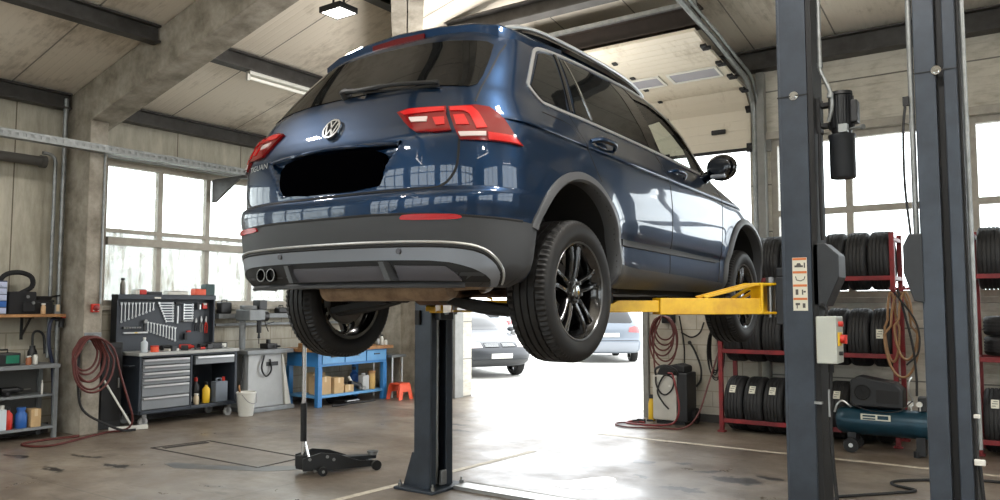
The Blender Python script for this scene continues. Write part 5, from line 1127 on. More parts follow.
t = thing('air_regulator', 'compressed-air regulator with a red knob and blue-black hose beside the near column', 'regulator', (-9.70, 4.72, 1.30))
b = MB(); b.cyl((-9.70, 4.72, 1.26), (-9.70, 4.72, 1.36), .03, n=16); b.bx((-9.73, 4.66, 1.33), (-9.67, 4.74, 1.37)); b.build('body', M_dark, t); b = MB(); b.cyl((-9.70, 4.74, 1.37), (-9.70, 4.74, 1.42), .028, n=16); b.build('knob', M_red, t)
b = MB(); b.tube(smooth_path([(-9.70, 4.68, 1.35), (-9.66, 4.60, 1.36), (-9.64, 4.56, 1.28), (-9.64, 4.56, 1.05), (-9.66, 4.62, .80), (-9.68, 4.65, .4), (-9.68, 4.66, .05)], 6), .02, 10); b.build('hose', mat('blue_black_hose', S(32, 40, 62), .5), t)
# on the near column: alarm, hook and the red hose
t = thing('fire_alarm', 'small red alarm box on the face of the near concrete column', 'alarm', (-9.30, 4.90, 1.45)); b = MB(); b.bx((-9.30, 4.85, 1.44), (-9.25, 4.94, 1.54)); b.build('box', M_red, t, bevel=.01); b = MB(); b.lathe([(0, .001), (0, .036), (.02, .034), (.03, .02), (.032, .001)][1:], (-9.25, 4.895, 1.49), (1, 0, 0), 18); b.build('sounder', mat('dark_red_plastic', S(120, 22, 22), .4), t); b = MB(); b.bx((-9.25, 4.86, 1.455), (-9.247, 4.93, 1.468)); b.build('label_strip', M_white, t)
t = thing('hose_hook', 'grey steel hose hook bolted to the near concrete column', 'hook', (-9.30, 4.89, 1.10)); b = MB(); b.bx((-9.30, 4.79, 1.09), (-9.285, 4.99, 1.20)); b.build('back_plate', M_grey, t, bevel=.004); b = MB(); b.tube(arc((4.89, 1.08), .085, 0, pi, 10, lambda u, v: (-9.24, u, v)), .012, 8); b.tube([(-9.285, 4.89, 1.165), (-9.24, 4.89, 1.165)], .014, 8); b.build('hook', M_grey, t)
b = MB(); pts = []
random.seed(3)
for k in range(6):
    hw = .155 + .013*k + random.uniform(-.02, .02); bot = .76 - .05*k + random.uniform(-.03, .03); x = -9.245 + .018*k; n_ = 18
    for i in range(n_):
        a = pi/2 - 2*pi*i/n_; top = 1.155; zc = (top + bot)/2; hz = (top - bot)/2
        pts.append((x + .018*i/n_, 4.81 + (.012*k - .03) + hw*cos(a)*(1.0 if sin(a) < .3 else .85), zc + hz*sin(a)))
pts += [(-9.12, 4.90, 1.13), (-9.10, 5.05, 1.0), (-9.08, 5.13, .70), (-9.06, 5.22, .40), (-9.08, 5.30, .15), (-9.15, 5.26, .03), (-9.22, 5.08, .015), (-9.10, 4.78, .013), (-8.92, 4.45, .013), (-8.86, 4.22, .013), (-9.0, 4.10, .013), (-9.22, 4.12, .013), (-9.28, 4.40, .013), (-9.24, 4.66, .013)]
b.tube(smooth_path(pts, 3), .0125, 7); b.cyl((-9.24, 4.66, .013), (-9.23, 4.74, .015), .016, n=10); tag(b.build('air_hose', M_hose, loc=(-9.2, 4.9, 0)), 'red rubber air hose coiled on the near column and trailing over the floor', 'hose')
b = MB(); b.tube(smooth_path([(-9.33, 4.76, 1.0), (-9.30, 4.74, .6), (-9.28, 4.80, .30), (-9.18, 5.02, .12), (-9.12, 5.20, .03), (-9.1, 5.35, .02)], 6), .015, 8); tag(b.build('cable', M_black, loc=(-9.3, 4.75, 0)), 'black hose curving down the foot of the near concrete column', 'hose')
t = thing('squeegee', 'floor squeegee with a white handle leaning behind the near column', 'squeegee', (-9.35, 5.28, 0)); b = MB(); b.tube([(-9.20, 5.36, .05), (-9.40, 5.10, .62)], .012, 8); b.build('handle', M_white, t); b = MB(); b.beam((-9.25, 5.10, .035), (-9.12, 5.52, .035), .03, .05); b.build('blade', M_white, t)
t = thing('narrow_cabinet', 'dark tall narrow cabinet between the near column and the tool trolley', 'cabinet', (-9.68, 5.26, 0)); b = MB(); b.bx((-9.86, 5.10, 0.0), (-9.52, 5.40, 1.06)); b.build('body', M_dark, t, bevel=.01); b = MB(); b.bx((-9.52, 5.13, .1), (-9.505, 5.37, 1.0)); b.build('door', M_slot, t, bevel=.004); b = MB(); b.bx((-9.505, 5.33, .5), (-9.49, 5.35, .62)); b.build('handle', M_steel, t)
t = thing('screwdriver', 'red-handled long screwdriver hanging beside the window frame', 'screwdriver', (-9.86, 5.22, 1.3)); b = MB(); b.cyl((-9.80, 5.24, 1.52), (-9.80, 5.24, 1.64), .018, n=12); b.build('handle', M_red, t); b = MB(); b.cyl((-9.80, 5.24, 1.30), (-9.80, 5.24, 1.52), .006, n=8); b.build('shaft', M_steel, t)

# ---------------------------------------------------------------- tool trolley with its board
M_chest = mat('anthracite_cabinet', S(48, 54, 62), .45, .15)
M_drawer = mat('grey_drawer_front', S(128, 132, 136), .42, .25, vary=.1)
M_board = mat('tool_board_grey', S(62, 67, 74), .55, .1)
M_wt = mat('light_grey_worktop', S(176, 178, 176), .45, vary=.15)
tc = thing('tool_trolley', 'anthracite workshop trolley with grey drawers, on castors under the left windows', 'tool trolley', (-9.57, 6.2, 0))
x0, x1, y0, y1 = -9.85, -9.31, 5.50, 6.94
b = MB(); b.bx((x0, y0, .16), (x1, y1, .20)); b.bx((x0, y0, .86), (x1, y1, .885)); b.bx((x0, y0, .16), (x1, y0 + .035, .88)); b.bx((x0, y1 - .035, .16), (x1, y1, .88)); b.bx((x0, 6.215, .16), (x1, 6.245, .88)); b.bx((x0, y0, .16), (x0 + .02, y1, .88)); b.build('carcass', M_chest, tc, bevel=.005)
b = MB(); b.bx((x0 - .01, y0 - .02, .885), (x1 + .02, y1 + .02, .925)); b.build('worktop', M_wt, tc, bevel=.005)
zt = [.845, .762, .678, .598, .518, .368, .205]
for i in range(6):
    b = MB(); b.bx((x1 - .4, 5.545, zt[i+1] + .006), (x1 + .002, 6.205, zt[i] - .004)); d = b.build('drawer', M_drawer, tc, bevel=.003); b = MB(); b.bx((x1 + .0, 5.56, zt[i] - .032), (x1 + .022, 6.19, zt[i] - .008)); b.build('handle', M_satin, d, bevel=.003)
b = MB(); b.bx((x1 - .4, 6.29, .735), (x1 + .002, 6.895, .845)); d = b.build('drawer', M_drawer, tc, bevel=.003); b = MB(); b.bx((x1, 6.31, .812), (x1 + .022, 6.88, .838)); b.build('handle', M_satin, d, bevel=.003)
b = MB(); b.tube([(-9.75, 5.50, .76), (-9.75, 5.44, .76), (-9.42, 5.44, .76), (-9.42, 5.50, .76)], .013, 8); b.build('push_handle', M_chest, tc)
for x, y in ((-9.37, 5.60), (-9.37, 6.84), (-9.80, 5.60), (-9.80, 6.84)):
    b = MB(); b.cyl((x - .018, y, .058), (x + .018, y, .058), .058, n=22); b.cyl((x - .022, y, .058), (x + .022, y, .058), .02, n=12, mi=1); cs = b.build('caster', [mat('grey_rubber_wheel', S(150, 150, 148), .6), M_steel], tc); b = MB(); b.bx((x - .03, y - .03, .115), (x + .03, y + .03, .16)); b.bx((x - .028, y - .02, .05), (x - .022, y + .02, .12)); b.bx((x + .022, y - .02, .05), (x + .028, y + .02, .12)); b.build('fork', M_steel, cs)
# open bay
canister('canister', (-9.42, 6.74, .20), (.12, .19, .33), mat('grey_blue_plastic', S(104, 112, 122), .45), 'grey-blue canister at the right of the open bay of the tool trolley', 'canister')
bottle('bottle', (-9.43, 6.54, .20), .05, .28, M_yel, 'yellow and black bottle in the open bay, left of the grey-blue canister', 'bottle', cap=M_dark)
bottle('bottle', (-9.40, 6.37, .20), .035, .14, mat('cream_plastic', S(206, 190, 160), .5), 'cream bottle at the front of the open bay of the tool trolley', 'bottle', cap=M_white, neck=.7)
bottle('bottle', (-9.52, 6.44, .20), .055, .34, M_dark, 'dark bottle standing behind the cream bottle in the open bay', 'bottle', cap=M_red)
t = thing('rag', 'white rag bundled in the open bay of the tool trolley', 'rag', (-9.46, 6.28, .2)); b = MB(); b.ball((-9.46, 6.30, .27), .08, (.6, .5, 1.1), 14); b.build('cloth', M_white, t)
# tool board
bd = thing('tool_board', 'dark perforated tool board with a top shelf, standing on the tool trolley', 'tool board', (-9.78, 6.17, .925))
b = MB(); b.bx((-9.82, 5.42, .926), (-9.80, 6.83, 1.60)); b.build('panel', M_board, bd, bevel=.003)
b = MB(); b.bx((-9.84, 5.40, .926), (-9.70, 5.425, 1.66)); b.bx((-9.84, 6.815, .926), (-9.70, 6.84, 1.66)); b.bx((-9.84, 5.40, 1.60), (-9.68, 6.84, 1.665)); b.build('frame', M_chest, bd, bevel=.004)
b = MB(); b.bx((-9.70, 5.9, 1.612), (-9.678, 5.99, 1.632)); b.build('name_plate', M_white, bd)
by = lambda px: 5.41 + .0139*(px - 112)
bz = lambda px, py: 1.64 - (py - 297)*(.0127 + .0016*(px - 112)/103)
XB = -9.79
def wrench_mb(L, w=.011):
    b = MB(); b.beam((0, 0, -L*.38), (0, 0, L*.36), w, .006, up=(1, 0, 0)); b.lathe([(-.004, w*.75), (-.004, w*1.25), (.004, w*1.25), (.004, w*.75), (-.004, w*.75)], (0, 0, -L*.44), (1, 0, 0), 14, smooth=False)
    b.prism([(-w*.6, L*.34), (w*.6, L*.34), (w*1.3, L*.42), (w*1.2, L*.5), (w*.55, L*.5), (w*.5, L*.44), (-w*.5, L*.44), (-w*.55, L*.5), (-w*1.2, L*.5), (-w*1.3, L*.42)], lambda u, v, d: (d, u, v), -.004, .004); return b
wm = {}
def wrench(L, c, rx, label, group):
    b = wrench_mb(L); o = b.build('wrench', M_satin, None, local=True); o.location = c; o.rotation_euler = (rx, 0, 0); tag(o, label, 'wrench', group); return o
for i in range(10):
    px = 119 + 3.5*i; zt_ = bz(px, 303); zb_ = bz(px, 324 - 1.5*i); wrench(zt_ - zb_, (XB + .012, by(px), (zt_ + zb_)/2), 0, '%s wrench from the left in the upper left row of the tool board' % ORD[i] if 0 < i < 9 else ('longest wrench, leftmost of the upper left row of the tool board' if i == 0 else 'shortest wrench, rightmost of the upper left row of the tool board'), 'hanging wrenches, upper left row')
for i in range(8):
    px = 155.5 + .9*i; ln_ = (16 - 1.2*i)*.0147; py = 303.5 + 2.6*i; wrench(ln_, (XB + .012, by(px + 8 - .3*i), bz(px, py)), pi/2, '%s horizontal wrench from the top in the middle stack of the tool board' % ORD[i], 'horizontal wrenches, middle stack')
for i in range(10):
    px = 145.5 + 3.2*i; zt_ = bz(px, 323 + .55*i); zb_ = bz(px, 331 + 1.1*i); wrench(zt_ - zb_ + .02, (XB + .012, by(px), (zt_ + zb_)/2), 0, '%s short wrench from the left in the lower row of the tool board' % ORD[i], 'short wrenches, lower row')
for i in range(6):
    py = 305 + 2.7*i; wrench(.15, (XB + .012, by(188), bz(188, py)), pi/2, '%s horizontal wrench from the top in the right stack of the tool board' % ORD[i], 'horizontal wrenches, right stack')
t = thing('hammer', 'hammer with a bright handle hanging in the middle of the tool board', 'hammer', (XB, by(176), 1.4)); b = MB(); b.box((XB + .02, by(176), bz(176, 315)), (.02, .022, .24)); b.build('handle', M_satin, t, bevel=.005); b = MB(); b.box((XB + .025, by(176), bz(176, 303.5)), (.03, .09, .034)); b.build('head', M_dark, t, bevel=.005)
def pliers(px, py0, py1, m, label):
    z1, z0 = bz(px, py0), bz(px, py1); h = z1 - z0; y = by(px); t = thing('pliers', label, 'pliers', (XB, y, z1), 0, 'pliers on the right of the tool board')
    b = MB(); b.prism([(-.012, h*.62), (.012, h*.62), (.016, h*.75), (.004, h), (-.004, h), (-.016, h*.75)], lambda u, v, d: (XB + d, y + u, z0 + v), .006, .018); b.build('jaws', M_steel, t)
    for s_ in (-1, 1): b = MB(); b.tube([(XB + .014, y + s_*.006, z0 + h*.64), (XB + .014, y + s_*.020, z0 + h*.40), (XB + .014, y + s_*.014, z0)], .008, 8); b.build('grip', m, t)
pliers(197, 318, 331, M_dark, 'dark-handled pliers on the tool board, leftmost of the three pliers'); pliers(203, 316, 332, M_steel, 'steel pliers in the middle of the three pliers on the tool board'); pliers(208.5, 316, 333, M_red, 'red-handled pliers at the right edge of the tool board')
t = thing('spirit_level', 'light grey bar lying across the lower left of the tool board', 'level', (XB, by(132), 1.15)); b = MB(); b.box((XB + .02, by(133), bz(133, 333.5)), (.02, .34, .022)); b.build('bar', M_satin, t, bevel=.003); b = MB(); b.box((XB + .031, by(133), bz(133, 333.5)), (.003, .04, .014)); b.build('vial', M_yel, t)
for px, py, m, lb in ((129, 328.5, M_dark, 'dark socket rail above the light grey bar on the tool board'), (187, 321, M_galv, 'grey socket rail under the right wrench stack of the tool board')):
    t = thing('socket_rail', lb, 'socket rail', (XB, by(px), bz(px, py))); b = MB(); b.box((XB + .008, by(px), bz(px, py)), (.016, .24 if m == M_dark else .15, .02)); b.build('rail', m, t)
    for j in range(7 if m == M_dark else 5): b = MB(); yy = by(px) - (.105 if m == M_dark else .06) + j*(.035 if m == M_dark else .03); b.cyl((XB + .016, yy, bz(px, py)), (XB + .045, yy, bz(px, py)), .012, n=12); b.build('socket', M_steel, t)
t = thing('air_ratchet', 'round-headed air ratchet hanging left of the lower wrench row', 'air tool', (XB, by(142.5), 1.2)); b = MB(); b.cyl((XB + .005, by(142.5), bz(142, 322)), (XB + .035, by(142.5), bz(142, 322)), .026, n=20); b.build('head', M_steel, t); b = MB(); b.box((XB + .02, by(141.5), bz(142, 328)), (.022, .024, .11)); b.build('grip', M_dark, t, bevel=.006)
t = thing('torch', 'black and red work torch hanging low on the right of the tool board', 'torch', (XB, by(186), 1.1)); b = MB(); b.box((XB + .025, by(185), bz(185, 336.5)), (.04, .05, .09)); b.build('body', M_dark, t, bevel=.01); b = MB(); b.box((XB + .03, by(188), bz(187, 331.5)), (.03, .06, .02)); b.build('switch', M_red, t, bevel=.004)
t = thing('multimeter', 'small red and white meter at the upper right of the tool board', 'meter', (XB, by(206), 1.5)); b = MB(); b.box((XB + .018, by(206), bz(206, 306)), (.03, .075, .08)); b.build('body', M_red, t, bevel=.008); b = MB(); b.box((XB + .034, by(206), bz(206, 304)), (.003, .05, .03)); b.build('display', M_white, t)
t = thing('clamp', 'dark clamp with a bright jaw near the upper right of the tool board', 'clamp', (XB, by(199), 1.45)); b = MB(); b.box((XB + .015, by(198.5), bz(198, 306)), (.02, .03, .10)); b.build('frame', M_dark, t, bevel=.004); b = MB(); b.box((XB + .022, by(200.5), bz(200, 307)), (.02, .025, .07)); b.build('jaw', M_satin, t, bevel=.004)
# things on top of the board
bottle('spray_can', (-9.74, 5.49, 1.665), .033, .21, mat('dull_grey_can', S(120, 118, 112), .4, .4), 'grey spray can at the left end on top of the tool board', 'spray can', cap=M_dark, neck=.6)
for (pa, pb, h, m, nm, lb) in ((129, 133, .055, M_white, 'carton', 'small white box on top of the tool board, right of the spray can'), (133.5, 140, .06, M_red, 'carton', 'small red box on top of the tool board'), (142, 156, .035, M_dark, 'storage_tray', 'low dark tray on top of the tool board, left of its middle'), (162, 184, .045, M_white, 'storage_tray', 'long low white and black tray on the middle of the tool board top'), (192, 204, .085, M_orange, 'parts_bin', 'orange parts bin at the right on top of the tool board'), (203.5, 214, .15, mat('dark_teal_carton', S(36, 66, 66), .5), 'carton', 'dark teal box at the right end on top of the tool board')):
    t = thing(nm, lb, nm.replace('_', ' '), (-9.75, by((pa + pb)/2), 1.665)); b = MB(); ya, yb = by(pa), by(pb); b.bx((-9.82, ya, 1.665), (-9.70, yb, 1.665 + h)); b.build('body', m, t, bevel=.006); b = MB(); b.bx((-9.82 + .01, ya + .01, 1.665 + h), (-9.71, yb - .01, 1.665 + h + .008)); b.build('lid', M_dark if m != M_dark else M_steel, t, bevel=.002)
# things on the worktop
bottle('bottle', (-9.42, 5.62, .925), .042, .19, M_jug, 'white bottle at the left end of the trolley worktop', 'bottle', cap=M_white)
t = thing('jar', 'short orange jar right of the white bottle on the trolley worktop', 'jar', (-9.40, 5.75, .925)); b = MB(); b.cyl((-9.40, 5.75, .925), (-9.40, 5.75, .99), .05, n=20); b.build('jar', M_orange, t); b = MB(); b.cyl((-9.40, 5.75, .99), (-9.40, 5.75, 1.005), .052, n=20); b.build('lid', M_red, t)
def impact(c, rz, label, m):
    t = thing('impact_driver', label, 'power tool', c, rz, 'power tools on the trolley worktop'); z = .03
    b = MB(); b.cyl((0, -.09, z + .01), (0, .06, z + .01), .032, n=16); b.cyl((0, .06, z + .01), (0, .10, z + .01), .024, .012, n=14); b.build('housing', m, t, local=True); b = MB(); b.box((.08, -.05, z), (.13, .04, .042)); b.build('grip', M_black, t, local=True, bevel=.01); b = MB(); b.box((.16, -.05, z + .005), (.05, .09, .07)); b.build('battery', M_dark, t, local=True, bevel=.008)
impact((-9.58, 6.02, .925), .3, 'dark power tool on the trolley worktop, behind the orange jar', M_dark)
impact((-9.52, 6.28, .925), -.4, 'red power tool in the middle of the trolley worktop', M_red)
impact((-9.56, 6.58, .925), .1, 'black power tool at the right of the trolley worktop', M_dark)
t = thing('torque_wrench', 'long dark torque wrench with a red collar lying at the front of the trolley worktop', 'wrench', (-9.38, 6.55, .925)); b = MB(); b.cyl((-9.38, 6.32, .943), (-9.40, 6.78, .943), .014, n=12); b.build('shaft', M_dark, t); b = MB(); b.cyl((-9.383, 6.40, .943), (-9.386, 6.47, .943), .018, n=12); b.build('collar', M_red, t); b = MB(); b.cyl((-9.40, 6.76, .93), (-9.40, 6.76, .965), .022, n=14); b.build('head', M_steel, t)
carton('carton', (-9.52, 5.95, .925), (-9.40, 6.10, .955), M_white, 'flat white box at the front of the trolley worktop, beside the orange jar', 'box')
t = thing('parts_case', 'long black parts case with a white label at the right end of the trolley worktop', 'case', (-9.62, 6.80, .925)); b = MB(); b.bx((-9.70, 6.66, .925), (-9.52, 6.93, 1.0)); b.build('case', M_dark, t, bevel=.008); b = MB(); b.bx((-9.52, 6.84, .935), (-9.517, 6.91, .99)); b.build('label', M_white, t)
# bucket
t = thing('bucket', 'white plastic bucket on the floor between the trolley and the drill stand', 'bucket', (-9.12, 6.96, 0)); b = MB(); b.lathe([(0, .001), (0, .095), (.01, .10), (.30, .128), (.305, .136), (.325, .136), (.33, .128), (.31, .122), (.02, .094), (.02, .001)], (-9.12, 6.96, 0), (0, 0, 1), 32); b.build('pail', M_white, t)
b = MB(); b.tube(smooth_path([(-9.12 + .07, 6.96 - .12, .30), (-9.12 + .14, 6.96 - .06, .20), (-9.12 + .14, 6.96 + .06, .18), (-9.12 + .07, 6.96 + .12, .30)], 6), .005, 6); b.build('handle', M_steel, t)
t = thing('scrubbing_brush', 'yellow brush sticking out of the white bucket', 'brush', (-9.15, 6.92, .2)); b = MB(); b.cyl((-9.15, 6.93, .06), (-9.19, 6.89, .42), .014, n=10); b.build('handle', M_wood, t); b = MB(); b.cyl((-9.15, 6.93, .03), (-9.15, 6.93, .12), .03, n=12); b.build('bristles', M_yel, t)
# bench drill on its grey cabinet
t = thing('drill_press', 'grey pillar drill on a grey cabinet stand, right of the trolley', 'drill press', (-9.52, 7.47, 0))
b = MB(); b.bx((-9.80, 7.10, 0), (-9.22, 7.90, .06)); b.build('foot', M_grey, t, bevel=.008)
b = MB(); b.prism([(7.14, .06), (7.78, .06), (7.72, .82), (7.14, .82)], lambda u, v, d: (d, u, v), -9.76, -9.32); b.build('cabinet', mat('light_grey_cabinet', S(170, 172, 172), .45, .1, vary=.12), t, bevel=.008)
b = MB(); b.prism([(7.80, .06), (7.90, .06), (7.74, .80), (7.72, .80)], lambda u, v, d: (d, u, v), -9.5, -9.30); b.build('side_brace', M_white, t)
b = MB(); b.bx((-9.318, 7.45, .64), (-9.312, 7.66, .70)); b.build('rating_plate', M_dark, t); b = MB(); b.bx((-9.80, 7.08, .82), (-9.26, 7.90, .88)); b.build('table', M_grey, t, bevel=.006)
b = MB(); b.cyl((-9.66, 7.28, .88), (-9.66, 7.28, 1.52), .045, n=20); b.build('pillar', M_grey, t)
b = MB(); b.bx((-9.74, 7.22, 1.30), (-9.42, 7.50, 1.46)); b.cyl((-9.58, 7.34, 1.46), (-9.58, 7.34, 1.52), .11, n=24); b.build('drill_head', M_grey, t, bevel=.012); b = MB(); b.cyl((-9.52, 7.60, 1.36), (-9.52, 7.44, 1.36), .08, n=20); b.bx((-9.62, 7.42, 1.46), (-9.46, 7.56, 1.60)); b.build('motor', M_dark, t, bevel=.01)
b = MB(); b.cyl((-9.46, 7.42, 1.12), (-9.46, 7.42, 1.30), .035, n=16); b.cyl((-9.46, 7.42, 1.04), (-9.46, 7.42, 1.12), .022, .014, n=14); b.cyl((-9.46, 7.42, .96), (-9.46, 7.42, 1.04), .006, n=8); b.build('chuck', M_dark, t)
b = MB(); 
for k in range(3): a = 2*pi*k/3 + .4; b.tube([(-9.44, 7.52, 1.24), (-9.36, 7.52 + .1*cos(a), 1.24 + .1*sin(a))], .007, 6)
b.build('feed_lever', M_dark, t); b = MB(); b.bx((-9.56, 7.52, .88), (-9.38, 7.70, .96)); b.bx((-9.50, 7.58, .96), (-9.44, 7.62, 1.02)); b.cyl((-9.36, 7.66, .92), (-9.28, 7.66, .92), .016, n=10); b.build('vice', M_dark, t, bevel=.006)
b = MB(); b.tube(smooth_path([(-9.30, 7.40, .80), (-9.28, 7.34, .62), (-9.28, 7.42, .50), (-9.29, 7.52, .58), (-9.30, 7.50, .74)], 5), .012, 8); b.tube(smooth_path([(-9.4, 7.10, .80), (-9.36, 7.06, .5), (-9.36, 7.02, .3), (-9.4, 7.04, .05)], 5), .01, 8); b.build('cable', M_black, t)
# rail under the windows and its things
b = MB(); b.bx((-9.895, 6.95, 1.33), (-9.76, 9.6, 1.40)); b.bx((-9.895, 6.95, 1.22), (-9.83, 9.6, 1.26)); tag(b.build('cable_duct', M_grey, loc=(-9.8, 8.2, 1.3), bevel=.004), 'grey cable duct running along the wall below the left windows', 'cable duct')
for (ya, yb, h, lb) in ((6.98, 7.17, .17, 'black speaker-like case on the duct below the window, left of the drill press head'), (8.02, 8.20, .09, 'small dark blue case on the duct below the window, right of the drill press')):
    t = thing('equipment_case', lb, 'case', (-9.78, (ya + yb)/2, 1.40)); b = MB(); b.bx((-9.88, ya, 1.40), (-9.76, yb, 1.40 + h)); b.build('case', M_dark, t, bevel=.02); b = MB(); b.tube([(-9.82, ya + .05, 1.40 + h), (-9.82, ya + .05, 1.43 + h), (-9.82, yb - .05, 1.43 + h), (-9.82, yb - .05, 1.40 + h)], .008); b.build('handle', M_black, t)
# blue workbench
M_blue = mat('blue_bench_paint', S(52, 124, 186), .45, vary=.2, vscale=5)
t = thing('workbench', 'blue steel workbench with a wooden top and three drawers, under the far left windows', 'workbench', (-9.25, 8.8, 0))
b = MB(); b.bx((-9.66, 8.0, .82), (-8.86, 9.66, .87)); b.build('wooden_top', M_wood, t, bevel=.005)
b = MB(); b.bx((-9.62, 8.08, .60), (-8.92, 9.56, .82)); b.build('apron', M_blue, t, bevel=.004)
for k in range(3): b = MB(); ya = 8.16 + k*.465; b.bx((-8.92, ya, .64), (-8.905, ya + .44, .80)); d = b.build('drawer', mat('light_blue_paint', S(92, 152, 200), .45, vary=.15), t, bevel=.004); b = MB(); b.bx((-8.905, ya + .16, .735), (-8.885, ya + .28, .75)); b.build('handle', M_dark, d)
for x, y in ((-8.95, 8.12), (-8.95, 9.52), (-9.60, 8.12), (-9.60, 9.52)): b = MB(); b.box((x, y, .30), (.075, .085, .60)); b.build('leg', M_blue, t, bevel=.006)
b = MB(); b.bx((-9.62, 8.1, .13), (-8.93, 9.54, .17)); b.build('lower_shelf', mat('light_blue_paint', S(92, 152, 200)), t, bevel=.004)
for (ya, yb, xa_, xb_, h, lb) in ((8.20, 8.42, -9.25, -9.0, .27, 'cardboard box at the left end of the blue workbench shelf'), (8.46, 8.66, -9.14, -8.97, .24, 'light cardboard box on the blue workbench shelf, second from the left'), (8.34, 8.60, -9.56, -9.32, .30, 'cardboard box at the back of the blue workbench shelf'), (8.70, 8.88, -9.12, -8.98, .11, 'low cardboard box in the middle of the blue workbench shelf')):
    carton('cardboard_box', (xa_, ya, .17), (xb_, yb, .17 + h), M_card, lb, 'box', 'cardboard boxes under the blue workbench')
t = thing('angle_grinder', 'grey and black angle grinder lying on the blue workbench shelf', 'grinder', (-9.05, 8.98, .17)); b = MB(); b.cyl((-9.05, 8.86, .30), (-9.05, 9.08, .24), .045, n=16); b.build('housing', M_dark, t); b = MB(); b.cyl((-9.02, 9.09, .19), (-9.02, 9.09, .23), .07, n=24); b.build('disc', M_steel, t); b = MB(); b.tube([(-9.05, 8.9, .31), (-9.05, 8.84, .40)], .018); b.build('side_handle', M_white, t)
canister('canister', (-9.06, 9.18, .17), (.11, .14, .27), mat('grey_white_plastic', S(176, 178, 176), .45), 'grey-white canister on the blue workbench shelf', 'canister', cap=M_dark)
bottle('jar', (-9.04, 9.34, .17), .06, .29, mat('ochre_plastic', S(196, 160, 96), .5), 'ochre jar at the right end of the blue workbench shelf', 'jar', cap=M_wood, neck=.85)
bottle('bottle', (-9.40, 9.30, .17), .07, .34, M_bluep, 'blue bottle at the back of the blue workbench shelf', 'bottle')
carton('wooden_block', (-9.30, 8.02, .87), (-8.92, 8.20, .95), M_wood, 'brown wooden block on the left end of the blue workbench top', 'wood block')
for (y, h, r, m, lb) in ((9.44, .13, .03, M_steel, 'steel can on the blue workbench top, left of the two bottles'), (9.53, .17, .028, M_white, 'taller white bottle at the right end of the blue workbench top'), (9.62, .10, .028, M_white, 'shortest white bottle at the very end of the blue workbench top')): bottle('bottle', (-9.0, y, .87), r, h, m, lb, 'bottle', neck=.6)
t = thing('drain_pan', 'flat black drain pan on the floor under the blue workbench', 'drain pan', (-9.0, 8.75, 0)); b = MB(); b.lathe([(0, .001), (0, .20), (.07, .25), (.075, .26), (.065, .25), (.012, .19), (.012, .001)], (-9.12, 8.75, 0), (0, 0, 1), 32); b.build('pan', M_black, t); b = MB(); b.tube([(-8.90, 8.62, .05), (-8.86, 8.62, .05), (-8.86, 8.88, .05), (-8.90, 8.88, .05)], .01); b.build('handle', M_steel, t)
b = MB(); b.tube(smooth_path([(-8.84, 8.3, .015), (-8.80, 8.5, .015), (-8.86, 8.7, .015), (-8.80, 9.0, .015), (-8.84, 9.2, .015)], 6), .014, 8); tag(b.build('cable', M_black, loc=(-8.84, 8.7, 0)), 'short black hose on the floor in front of the blue workbench', 'hose')
# small steel table and the red stool
t = thing('side_table', 'small grey steel table behind the orange step stool', 'table', (-9.15, 9.8, 0)); b = MB(); b.bx((-9.35, 9.62, .66), (-8.86, 9.98, .70)); b.build('table_top', M_grey, t, bevel=.004)
for x, y in ((-8.90, 9.92), (-8.90, 9.68), (-9.32, 9.92), (-9.32, 9.68)): b = MB(); b.cyl((x, y, 0), (x, y, .66), .016, n=12); b.build('leg', M_satin, t)
t = thing('step_stool', 'orange-red plastic step stool on the floor by the far corner column', 'step stool', (-8.68, 9.62, 0))
b = MB(); b.bx((-8.80, 9.50, .235), (-8.56, 9.74, .262)); b.build('seat', M_orange, t, bevel=.012)
for s_ in (-1, 1):
    b = MB(); b.prism([(-.17, 0), (-.09, 0), (-.06, .12), (.06, .12), (.09, 0), (.17, 0), (.125, .24), (-.125, .24)], lambda u, v, d: (-8.68 + d + s_*.02*(.24 - v)/.24, 9.62 + u, v), s_*.115 - .008, s_*.115 + .008); b.build('leg_panel', M_orange, t, bevel=.004)
b = MB(); b.bx((-8.72, 9.585, .2625), (-8.64, 9.655, .2635)); b.build('grip_slot', M_slot, t)
# ---------------------------------------------------------------- right side: tyre racks
M_rack = mat('red_rack_paint', S(138, 30, 34), .5, color2=S(96, 22, 26), vscale=6)
M_tyre2 = mat('stored_tyre_rubber', S(34, 34, 35), .65, color2=S(26, 26, 27), vscale=10)
def rack(name, x0, x1, label):
    t = thing(name, label, 'tyre rack', ((x0 + x1)/2, 9.65, 0))
    for x in (x0, x1):
        for y in (9.38, 9.92): b = MB(); b.box((x, y, 1.16), (.05, .05, 2.32)); b.box((x, y, .01), (.09, .09, .02)); b.build('upright', M_rack, t, bevel=.004)
        for z in (.14, .97, 1.82, 2.25): b = MB(); b.bx((x - .02, 9.38, z - .02), (x + .02, 9.92, z + .02)); b.build('end_tie', M_rack, t)
    for z in (.14, .97, 1.82):
        for y in (9.385, 9.90): b = MB(); b.bx((x0, y - .022, z - .025), (x1, y + .022, z + .025)); b.build('rail', M_rack, t, bevel=.004)
    return t
rack('tyre_rack', -3.25, -1.33, 'long red tyre rack with three rows, behind the post with the stickers')
rack('tyre_rack', -.585, 1.4, 'red tyre rack at the right edge of the picture')
TY = {}
def tyre_proto(R, w):
    b = tyre_mesh(R, .20, w, 84, True); return b
protos = {}
